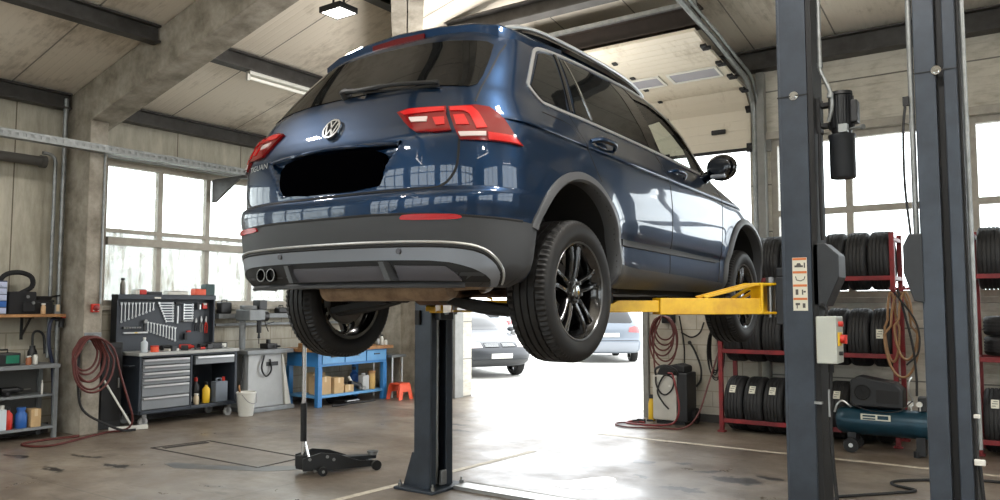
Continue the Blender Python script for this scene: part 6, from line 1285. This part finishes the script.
def stored_tyre(x, z, R, w, label, group, rx=0.0, tag_ang=None, lay=False):
    key = (R, w, tag_ang)
    if key not in protos:
        r = thing('tire', label, 'tyre', (0, 0, 0), 0, group)
        tyre_proto(R, w).build('carcass', M_tyre2, r, local=True)
        if tag_ang is not None:
            b = MB(); m_ = [(R + .0035)*1.0]; a0 = tag_ang
            rows = [( -.035, .035)]; vs = []
            for i in range(5):
                a = a0 + (i - 2)*.075
                for xx in (-.04, .03): vs.append((xx, -(R + .003)*cos(a), (R + .003)*sin(a)))
            vs += [(p[0], p[1]*.988, p[2]*.988) for p in vs]
            b.add(vs, [(2*i, 2*i + 1, 2*i + 3, 2*i + 2) for i in range(4)] + [(10 + 2*i, 12 + 2*i, 13 + 2*i, 11 + 2*i) for i in range(4)] + [(0, 2, 12, 10), (2, 4, 14, 12), (4, 6, 16, 14), (6, 8, 18, 16), (1, 11, 13, 3), (3, 13, 15, 5), (5, 15, 17, 7), (7, 17, 19, 9), (0, 10, 11, 1), (8, 9, 19, 18)]); lb_ = b.build('paper_label', M_label, r, local=True)
            b = MB(); 
            for k, (xa_, xb_) in enumerate(((-.032, .0), (-.032, .018), (-.02, .022))):
                a = a0 + (k - 1)*.08; q = lambda xx, aa, rr: (xx, -rr*cos(aa), rr*sin(aa)); b.add([q(xa_, a - .01, R + .0045), q(xb_, a - .01, R + .0045), q(xb_, a + .01, R + .0045), q(xa_, a + .01, R + .0045)], [(0, 1, 2, 3)])
            b.build('label_print', M_slot, lb_, local=True)
        protos[key] = r; o = r
    else: o = copy_tree(protos[key])
    o['label'] = label; o['group'] = group; o.location = (x, 9.645, z); o.rotation_euler = (rx, 0, 0)
    if lay: o.rotation_euler = (0, pi/2, 0)
    return o
random.seed(11)
lev = [('bottom', .14), ('middle', .97), ('top', 1.82)]
for nm, zr in lev:
    R = {'bottom': .325, 'middle': .325, 'top': .33}[nm]; zc = zr + .025 + sqrt(R*R - .257**2) - .03
    for i in range(8):
        x = -3.25 + .025 + .119 + .2345*i; w = .222
        ta = None
        if nm == 'bottom' and i in (0, 1, 2, 5, 6): ta = .62
        if nm == 'middle' and i == 7: ta = .15
        stored_tyre(x, zc, R, w, '%s tyre from the left in the %s row of the long red rack' % (ORD[i], nm), 'tyres in the %s row of the long red rack' % nm, rx=0.0 if ta is not None else random.uniform(-1.5, 1.5), tag_ang=ta)
for i in range(5):
    x = -.585 + .03 + .119 + .236*i
    stored_tyre(x, 1.82 + .195, .33, .222, '%s tyre from the left in the top row of the right-hand rack' % ORD[i], 'tyres in the top row of the right-hand rack', rx=.3*i)
    stored_tyre(x, .14 + .20, .325, .222, '%s tyre from the left in the bottom row of the right-hand rack' % ORD[i], 'tyres in the bottom row of the right-hand rack', rx=.0, tag_ang=.62)
for k in range(2):
    o = stored_tyre(-.20, 1.0 + .105 + .205*k, .31, .20, ('lower' if k == 0 else 'upper') + ' tyre of the two lying flat in the middle row of the right-hand rack', 'tyres lying flat in the right-hand rack', lay=True); o.location = (-.22, 9.65, .995 + .11 + .205*k)

# ---------------------------------------------------------------- starter unit, hoses and cables by the partition
wu = thing('battery_starter', 'grey and black wheeled starter unit with looped cables, left of the tyre rack', 'starter unit', (-3.99, 9.72, 0))
b = MB(); b.bx((-4.22, 9.55, .05), (-3.90, 9.90, .62)); b.build('front_panel', mat('beige_grey_panel', S(190, 187, 178), .45, vary=.15), wu, bevel=.012)
b = MB(); b.bx((-3.90, 9.57, .04), (-3.76, 9.90, .66)); b.bx((-4.19, 9.62, .62), (-3.90, 9.90, .65)); b.build('housing', M_dark, wu, bevel=.015)
b = MB(); b.prism([(-4.20, .60), (-3.80, .66), (-3.80, .74), (-3.92, .77), (-4.14, .72)], lambda u, v, d: (u, d, v), 9.60, 9.88); b.build('control_head', M_black, wu, bevel=.02)
b = MB(); b.tube(smooth_path([(-4.18, 9.58, .60), (-4.16, 9.52, .70), (-4.02, 9.50, .75), (-3.90, 9.54, .70), (-3.88, 9.58, .62)], 6), .016, 8); b.build('handle', M_dark, wu)
for x in (-3.74,): b = MB(); b.cyl((x - .02, 9.82, .10), (x + .02, 9.82, .10), .10, n=24); b.cyl((x - .025, 9.82, .10), (x + .025, 9.82, .10), .03, n=12, mi=1); b.build('wheel', [M_black, M_steel], wu)
b = MB(); b.bx((-4.18, 9.58, 0), (-3.80, 9.62, .05)); b.build('foot', M_black, wu); b = MB(); b.cyl((-3.985, 9.556, .49), (-3.985, 9.545, .49), .016, n=12); b.build('indicator', M_white, wu)
b = MB(); pts = [(-4.17, 9.54, .60)]
for k in range(1): pts += [(-4.16, 9.53 - .01*k, .50), (-4.10, 9.52 - .01*k, .40 - .03*k), (-4.02, 9.52 - .01*k, .38 - .03*k), (-3.94, 9.53 - .01*k, .46), (-3.93, 9.54, .58), (-4.05, 9.53, .62)]
pts += [(-4.14, 9.52, .42), (-4.06, 9.50, .28), (-3.98, 9.50, .20)]
b.tube(smooth_path(pts, 4), .011, 7); tag(b.build('charging_cable', M_black, loc=(-4.05, 9.5, .4)), 'black cable looped over the front of the starter unit', 'cable')
b = MB(); pts = [(-3.98, 9.50, .66), (-3.90, 9.45, .64), (-3.84, 9.42, .45), (-3.80, 9.40, .22), (-3.86, 9.38, .06), (-4.02, 9.34, .014), (-4.30, 9.25, .014), (-4.48, 9.30, .014), (-4.46, 9.48, .014), (-4.30, 9.46, .014)]
b.tube(smooth_path(pts, 6), .012, 8); tag(b.build('air_hose', mat('dark_red_hose', S(120, 34, 36), .5), loc=(-3.95, 9.4, 0)), 'dark red hose running from the starter unit down to the floor', 'hose')
b = MB(); pts = [(-3.46, 9.98, 1.0), (-3.40, 9.6, .80), (-3.42, 9.35, .5), (-3.50, 9.25, .2), (-3.66, 9.20, .03), (-3.95, 9.12, .013), (-4.28, 8.98, .013), (-4.50, 9.06, .013), (-4.56, 9.22, .013), (-4.44, 9.34, .013), (-4.36, 9.42, .013)]
b.tube(smooth_path(pts, 6), .011, 8); tag(b.build('air_hose', M_hose, loc=(-3.6, 9.2, 0)), 'red-brown hose lying in a wide loop on the floor before the starter unit', 'hose')
b = MB(); b.box((-4.36, 9.50, .025), (.10, .06, .05)); b.cyl((-4.30, 9.53, .03), (-4.22, 9.56, .03), .014, n=10); b.cyl((-4.40, 9.49, .03), (-4.47, 9.46, .02), .012, n=10); tag(b.build('battery_clamp', M_dark, loc=(-4.36, 9.5, 0), bevel=.006), 'black cable clamp lying on the floor left of the starter unit', 'clamp')
bottle('spray_can', (-4.32, 9.74, 0), .045, .34, M_yel, 'yellow and black can standing on the floor beside the door post', 'spray can', cap=M_dark, neck=.7)
hk = thing('hose_holder', 'black hose holder fixed to the white partition, carrying dark red hose loops', 'hose holder', (-4.18, 10.05, 1.36)); b = MB(); b.bx((-4.27, 9.98, 1.28), (-4.09, 10.05, 1.44)); b.build('back_box', M_dark, hk, bevel=.012); b = MB(); b.tube([(-4.22, 9.98, 1.36), (-4.22, 9.86, 1.36), (-4.22, 9.86, 1.40)], .012); b.tube([(-4.13, 9.98, 1.36), (-4.13, 9.86, 1.36), (-4.13, 9.86, 1.40)], .012); b.build('prong', M_dark, hk)
b = MB(); pts = []
for k in range(6):
    cxk = -4.19 + random.uniform(-.02, .02) + (.03 if k > 3 else 0); hw = .13 + .012*k; bot = 1.06 - .07*k; n_ = 14; y = 9.90 - .016*k
    for i in range(n_): a = pi/2 - 2*pi*i/n_; pts.append((cxk + hw*cos(a), y - .012*i/n_, (1.375 + bot)/2 + (1.375 - bot)/2*sin(a)))
pts += [(-4.19, 9.80, 1.37), (-4.30, 9.80, 1.1), (-4.31, 9.82, .75), (-4.29, 9.84, .45), (-4.33, 9.86, .2), (-4.40, 9.86, .02)]
b.tube(smooth_path(pts, 3), .011, 7); tag(b.build('air_hose', M_hose, loc=(-4.19, 9.85, 1.0)), 'dark red hose coiled over the black holder on the white partition', 'hose')
ck = thing('cable_hook', 'small dark hook on the white partition carrying black cables', 'hook', (-3.52, 10.05, 1.22)); b = MB(); b.bx((-3.60, 10.02, 1.18), (-3.44, 10.05, 1.26)); b.build('plate', M_dark, ck, bevel=.006); b = MB(); b.tube([(-3.52, 10.02, 1.22), (-3.52, 9.90, 1.22), (-3.52, 9.90, 1.26)], .010); b.build('hook', M_dark, ck)
for k in range(5):
    b = MB(); hw = .05 + .016*k; bot = .62 + .05*(k % 3) - .02*k; y = 9.985 - .022*k; b.tube([(-3.52 + hw*cos(2*pi*i/26) + .012*k - .02, y, (1.235 + bot)/2 + (1.235 - bot)/2*sin(2*pi*i/26)) for i in range(26)], .009, 7, closed=True)
    tag(b.build('jump_cable', M_black, loc=(-3.52, y, .9)), 'black cable loop hanging from the dark hook on the white partition', 'cable', 'black cable loops on the partition hook')
b = MB(); b.tube(smooth_path([(-4.02, 10.0, 1.38), (-3.96, 10.0, 1.0), (-3.95, 9.98, .72), (-3.92, 9.95, .60)], 6), .010, 7); b.tube(smooth_path([(-4.0, 10.01, 1.16), (-3.86, 10.0, 1.10), (-3.74, 10.0, 1.16), (-3.68, 10.0, 1.30)], 6), .011, 7); tag(b.build('cable', M_black, loc=(-3.96, 10.0, 1.0)), 'black cable running down the white partition to the starter unit', 'cable')
t = thing('pry_bar', 'black bar with a round head leaning against the partition beside the starter unit', 'bar', (-3.78, 9.98, .4)); b = MB(); b.tube(smooth_path([(-3.86, 9.97, 1.02), (-3.80, 9.97, .92), (-3.72, 9.96, .72), (-3.72, 9.95, .55), (-3.78, 9.94, .46)], 5), .014, 8); b.build('shaft', M_black, t); b = MB(); b.ball((-3.87, 9.97, 1.03), .026, n=14); b.build('head', M_dark, t)

# ---------------------------------------------------------------- compressor
M_tank = mat('petrol_blue_tank', S(24, 62, 78), .35, .25, vary=.3)
cp = thing('air_compressor', 'petrol-blue air compressor with a black pump cover, on small wheels before the racks', 'compressor', (-1.36, 8.98, 0))
b = MB(); b.lathe([(-1.86, .001), (-1.86, .06), (-1.845, .11), (-1.80, .138), (-1.76, .143), (-.98, .143), (-.94, .138), (-.90, .11), (-.885, .06), (-.885, .001)], (0, 8.98, .315), (1, 0, 0), 36); b.build('tank', M_tank, cp)
b = MB(); b.bx((-1.60, 8.832, .345), (-1.32, 8.842, .405)); pl_ = b.build('name_plate', M_label, cp); b = MB(); b.bx((-1.58, 8.829, .378), (-1.46, 8.833, .396)); b.bx((-1.44, 8.829, .358), (-1.34, 8.833, .396)); b.bx((-1.58, 8.829, .352), (-1.46, 8.833, .366)); b.build('plate_print', M_tank, pl_)
b = MB(); b.prism([(-1.70, .47), (-1.20, .47), (-1.20, .66), (-1.27, .73), (-1.62, .79), (-1.70, .74)], lambda u, v, d: (u, d, v), 8.86, 9.10); pc = b.build('pump_cover', M_dark, cp, bevel=.02, seg=3)
b = MB(); b.lathe([(0, .085), (.012, .085), (.012, .075), (.004, .07), (.004, .001)], (-1.58, 8.862, .62), (0, -1, 0), 28); 
for k in range(6): a = pi*k/3; b.beam((-1.58, 8.852, .62), (-1.58 + .07*cos(a), 8.852, .62 + .07*sin(a)), .014, .006, up=(0, 1, 0))
b.build('fan_grille', M_black, pc)
b = MB(); b.bx((-1.45, 8.855, .52), (-1.24, 8.862, .65)); b.build('side_panel', M_black, pc, bevel=.003)
b = MB(); b.bx((-1.08, 8.92, .455), (-1.0, 9.04, .60)); b.build('pressure_switch', M_dark, cp, bevel=.01)
for x in (-1.14, -1.06): b = MB(); b.cyl((x, 8.90, .53), (x, 8.875, .53), .028, n=20); b.cyl((x, 8.874, .53), (x, 8.872, .53), .023, n=20, mi=1); b.cyl((x, 8.92, .46), (x, 8.92, .51), .008, n=8); b.build('gauge', [M_satin, M_white], cp)
b = MB(); b.tube(smooth_path([(-1.12, 8.92, .56), (-1.15, 8.88, .66), (-1.14, 8.86, .76), (-1.12, 8.88, .80)], 4), .007, 6); b.tube(smooth_path([(-1.70, 8.9, .46), (-1.78, 8.88, .52), (-1.83, 8.87, .48), (-1.86, 8.88, .40)], 5), .010, 8); b.build('pipe', M_satin, cp)
b = MB(); b.tube(smooth_path([(-1.70, 8.86, .50), (-1.5, 8.835, .44), (-1.25, 8.835, .45), (-1.12, 8.88, .56)], 5), .006, 6); b.build('cable', M_black, cp)
for y in (8.84, 9.12): b = MB(); b.cyl((-1.70, y - .022, .075), (-1.70, y + .022, .075), .075, n=26); b.cyl((-1.70, y - .026, .075), (-1.70, y + .026, .075), .022, n=12, mi=1); b.build('wheel', [M_black, M_satin], cp)
b = MB(); b.bx((-1.74, 8.88, .10), (-1.66, 9.08, .20)); b.build('wheel_bracket', M_dark, cp); b = MB(); b.bx((-1.10, 8.88, .02), (-1.02, 9.08, .20)); b.build('foot_bracket', M_dark, cp)
for y in (8.9, 9.06): b = MB(); b.cyl((-1.10, y, 0), (-1.10, y, .06), .03, n=14); b.build('rubber_foot', M_black, cp)
# hanging yellow hoses on the rack upright
M_yhose = mat('ochre_rubber_hose', S(146, 110, 72), .5, vary=.25, vscale=15)
for k, (cx_, hw, bot, lb) in enumerate(((-1.34, .07, .92, 'narrowest ochre hose loop hanging on the rack upright above the compressor'), (-1.25, .165, .76, 'widest ochre hose loop hanging on the rack upright above the compressor'), (-1.20, .11, .95, 'shortest ochre hose loop, rightmost on the rack upright above the compressor'))):
    y = 9.28 - .028*k; b = MB(); b.tube([(cx_ + hw*cos(2*pi*i/30)*(1.0 if sin(2*pi*i/30) < .2 else .6), y, (1.66 + bot)/2 + (1.66 - bot)/2*sin(2*pi*i/30)) for i in range(30)], .013, 8, closed=True); tag(b.build('hanging_hose', M_yhose, loc=(cx_, y, 1.2)), lb, 'hose', 'ochre hoses on the rack upright')
b = MB(); b.tube(smooth_path([(-1.27, 9.24, 1.70), (-1.20, 9.22, 1.4), (-1.14, 9.2, 1.1), (-1.11, 9.15, .8), (-1.10, 9.05, .6)], 6), .012, 8); b.tube(smooth_path([(-1.30, 9.22, 1.66), (-1.10, 9.18, 1.35), (-1.08, 9.16, 1.05), (-1.2, 9.16, .9)], 6), .010, 8); tag(b.build('cable', M_black, loc=(-1.2, 9.2, 1.2)), 'black cables hanging among the ochre hoses above the compressor', 'cable')
b = MB(); b.beam((-1.36, 9.33, 1.70), (-1.12, 9.33, 1.70), .03, .03); b.tube([(-1.30, 9.32, 1.70), (-1.30, 9.20, 1.69), (-1.30, 9.20, 1.73)], .009); b.tube([(-1.20, 9.32, 1.70), (-1.20, 9.20, 1.69), (-1.20, 9.20, 1.73)], .009); tag(b.build('hose_rail', M_rack, loc=(-1.24, 9.33, 1.7)), 'short red hook rail on the rack upright holding the ochre hoses', 'hook rail')
# cables on the floor in front
b = MB(); b.tube(smooth_path([(-.86, 5.2, .012), (-1.2, 6.2, .012), (-1.40, 6.62, .012), (-1.28, 6.82, .012), (-1.02, 7.12, .012), (-.92, 7.28, .012), (-1.08, 7.38, .012), (-1.12, 7.52, .012), (-.95, 7.72, .012), (-.5, 8.0, .012), (-.2, 8.0, .012)], 6), .012, 8); tag(b.build('cable', M_black, loc=(-1.0, 7.0, 0)), 'black cable winding over the floor between the two right-hand posts', 'cable')
t = thing('papers', 'white sheet lying on the floor behind the right-hand post', 'paper', (-.80, 6.75, 0)); b = MB(); b.prism([(-.92, 6.62), (-.62, 6.66), (-.64, 6.98), (-.88, 6.96)], lambda u, v, d: (u, v, d), .001, .004); b.build('sheet', M_white, t)
# ---------------------------------------------------------------- wet patch on the floor
def wet():
    m = mat('water_film', S(108, 102, 96), .03, spec=1.0); return m
b = MB(); pth = rnd([(-3.62, 5.85), (-3.30, 5.72), (-3.02, 5.95), (-3.10, 6.25), (-3.22, 6.38), (-3.35, 6.22), (-3.42, 6.05)], 3); b.prism(pth, lambda u, v, d: (u, v, d), .0002, .0016); o = b.build('puddle', wet(), loc=(-3.3, 6.0, 0)); tag(o, 'shiny wet patch on the floor right of the checkered plate', 'puddle'); o['kind'] = 'stuff'

# ---------------------------------------------------------------- cars parked in the yard
BASEW = [(.26,.72),(.30,.84),(.40,.90),(.56,.92),(.75,.92),(.95,.90),(1.02,.885),(1.08,.86),(1.2,.80),(1.35,.75),(1.5,.68),(1.58,.63),(1.64,.52),(1.67,.40)]
def yard_car(label, loc, rotz, sc, pm, hatch):
    t = thing('car', label, 'car', loc, rotz); t.scale = sc
    sh = CarShape(W=BASEW, YR=[(.26,-.60),(.32,-.78),(.5,-.86),(.62,-.88),(.70,-.84),(.95,-.82),(1.05,-.78),(1.2,-.68),(1.35,-.56),(1.5,-.42),(1.6,-.28),(1.67,.1)], DR=[(.26,.4),(1.0,.42),(1.67,.3)],
        YF=[(.26,3.2),(.35,3.40),(.5,3.50),(.62,3.52),(.72,3.50),(.82,3.44),(.90,3.34),(.97,3.15),(1.03,2.85),(1.09,2.50),(1.14,2.30),(1.35,1.85),(1.5,1.5),(1.6,1.15),(1.67,.7)], DF=[(.26,.5),(.8,.62),(1.0,.55),(1.2,.40),(1.67,.3)], p=2.8, pf=2.6, tilt=-.02, arches=((0,.36,.40),(2.64,.36,.40)), flare=.012)
    zz = np.unique(np.concatenate([np.linspace(.28, .66, 16), np.linspace(.66, 1.16, 30), np.linspace(1.16, 1.6, 18), np.linspace(1.6, 1.67, 8)]).round(4))
    body_mesh(sh, zz, [pm, M_under], 'body', t, cabin=False, na=26, ns=64, nf=22)
    d = lambda p: dense(p, .05, 1, True); sy = lambda p: p + [(-x, z) for x, z in p[::-1] if abs(x) > 1e-6]
    patch(t, 'rear_window', M_tint, sh.rear, d(sy([(0, 1.16), (.60, 1.15), (.66, 1.18), (.58, 1.46), (0, 1.50)])), .004, .01, 1, .08)
    patch(t, 'windshield', M_tint, sh.front, d(sy([(0, 1.16), (.62, 1.16), (.68, 1.19), (.58, 1.50), (0, 1.54)])), .004, .01, 1, .08)
    for mir in (False, True):
        patch(t, 'side_window', M_tint, sh.side, d([(-.30, 1.20), (.62, 1.18), (.66, 1.50), (.1, 1.50), (-.15, 1.40)]), .004, .01, 1, .08, mirror=mir)
        patch(t, 'side_window', M_tint, sh.side, d([(.70, 1.18), (1.95, 1.15), (1.62, 1.38), (1.35, 1.49), (.74, 1.50)]), .004, .01, 1, .08, mirror=mir)
        patch(t, 'taillight', M_ledred, sh.rear, d([(.52, .90), (.84, .88), (.85, 1.05), (.70, 1.07), (.54, 1.02)]), .010, .02, 1, .05, mirror=mir)
        patch(t, 'headlight', M_lampclear, sh.front, d([(.44, .76), (.78, .74), (.82, .86), (.74, .90), (.46, .87)]), .008, .02, 1, .05, mirror=mir)
        patch(t, 'side_rub_strip', M_clad, sh.side, d([(.45, .60), (2.2, .57), (2.2, .62), (.45, .65)]), .010, .02, 1, .1, mirror=mir)
        for y_ in (0, 2.64): wheel(t, ((-1 if mir else 1)*.78, y_, .34), -1 if mir else 1, R=.34, w=.21)
        sx = -1 if mir else 1; b = MB(); b.ball((sx*.98, 2.0, 1.16), .10, (1, .6, .7), 14); b.build('side_mirror', pm, t, local=True)
    patch(t, 'rear_bumper', M_silver if not hatch else M_clad, sh.rear, d(sy([(0, .34), (.72, .34), (.78, .40), (.80, .60), (0, .62)])), .012, .02, 1, .08)
    patch(t, 'front_bumper', M_clad, sh.front, d(sy([(0, .34), (.70, .34), (.80, .40), (.80, .46), (0, .47)])), .012, .02, 1, .08)
    patch(t, 'license_plate', M_white, sh.rear, d(sy([(0, .76), (.26, .76), (.26, .87), (0, .87)])), .012, .015, 1, .08)
    patch(t, 'license_plate', M_white, sh.front, d(sy([(0, .50), (.26, .50), (.26, .61), (0, .61)])), .018, .015, 1, .08)
    for x0 in (-.38, .04):
        g = patch(t, 'grille', M_slot, sh.front, d([(x0, .76), (x0 + .34, .76), (x0 + .34, .86), (x0, .86)]), .006, .012, 1, .06)
        b = MB()
        for z in (.785, .81, .835): ribbon(b, sh.front, [(x0 + .01, z), (x0 + .33, z)], .010, .012, 1, .006)
        b.build('grille_bar', M_satin, g, local=True)
    b = MB(); ribbon(b, sh.rear, [(-.80, .66), (0, .665), (.80, .66)], .014, .004, 1, .006); b.build('tailgate_gap', M_gap, t, local=True)
    if not hatch:
        for sx in (-1, 1): b = MB(); b.tube(smooth_path([(sx*.56, -.2, 1.63), (sx*.57, .1, 1.68), (sx*.57, 1.0, 1.69), (sx*.55, 1.3, 1.64)], 4), .016, 8); b.build('roof_rail', M_satin, t, local=True)
    return t
mp_ = lambda n, c: mat(n, c, .4, .0, coat=.15)
yard_car('dark blue-grey hatchback parked outside, its front facing right', (-12.3, 15.25, -.03), -pi/2 - .5, (.94, .92, .87), mp_('dark_grey_car_paint', S(30, 34, 40)), True)
yard_car('silver estate car parked outside, seen from behind', (-10.08, 19.62, -.03), .64, (.99, 1.0, .93), mp_('silver_car_paint', S(92, 100, 110)), False)
yard_car('pale grey car parked outside behind the dark hatchback', (-18.2, 25.8, -.03), pi/2 + .5, (.96, .98, .9), mp_('pale_car_paint', S(150, 156, 160)), True)
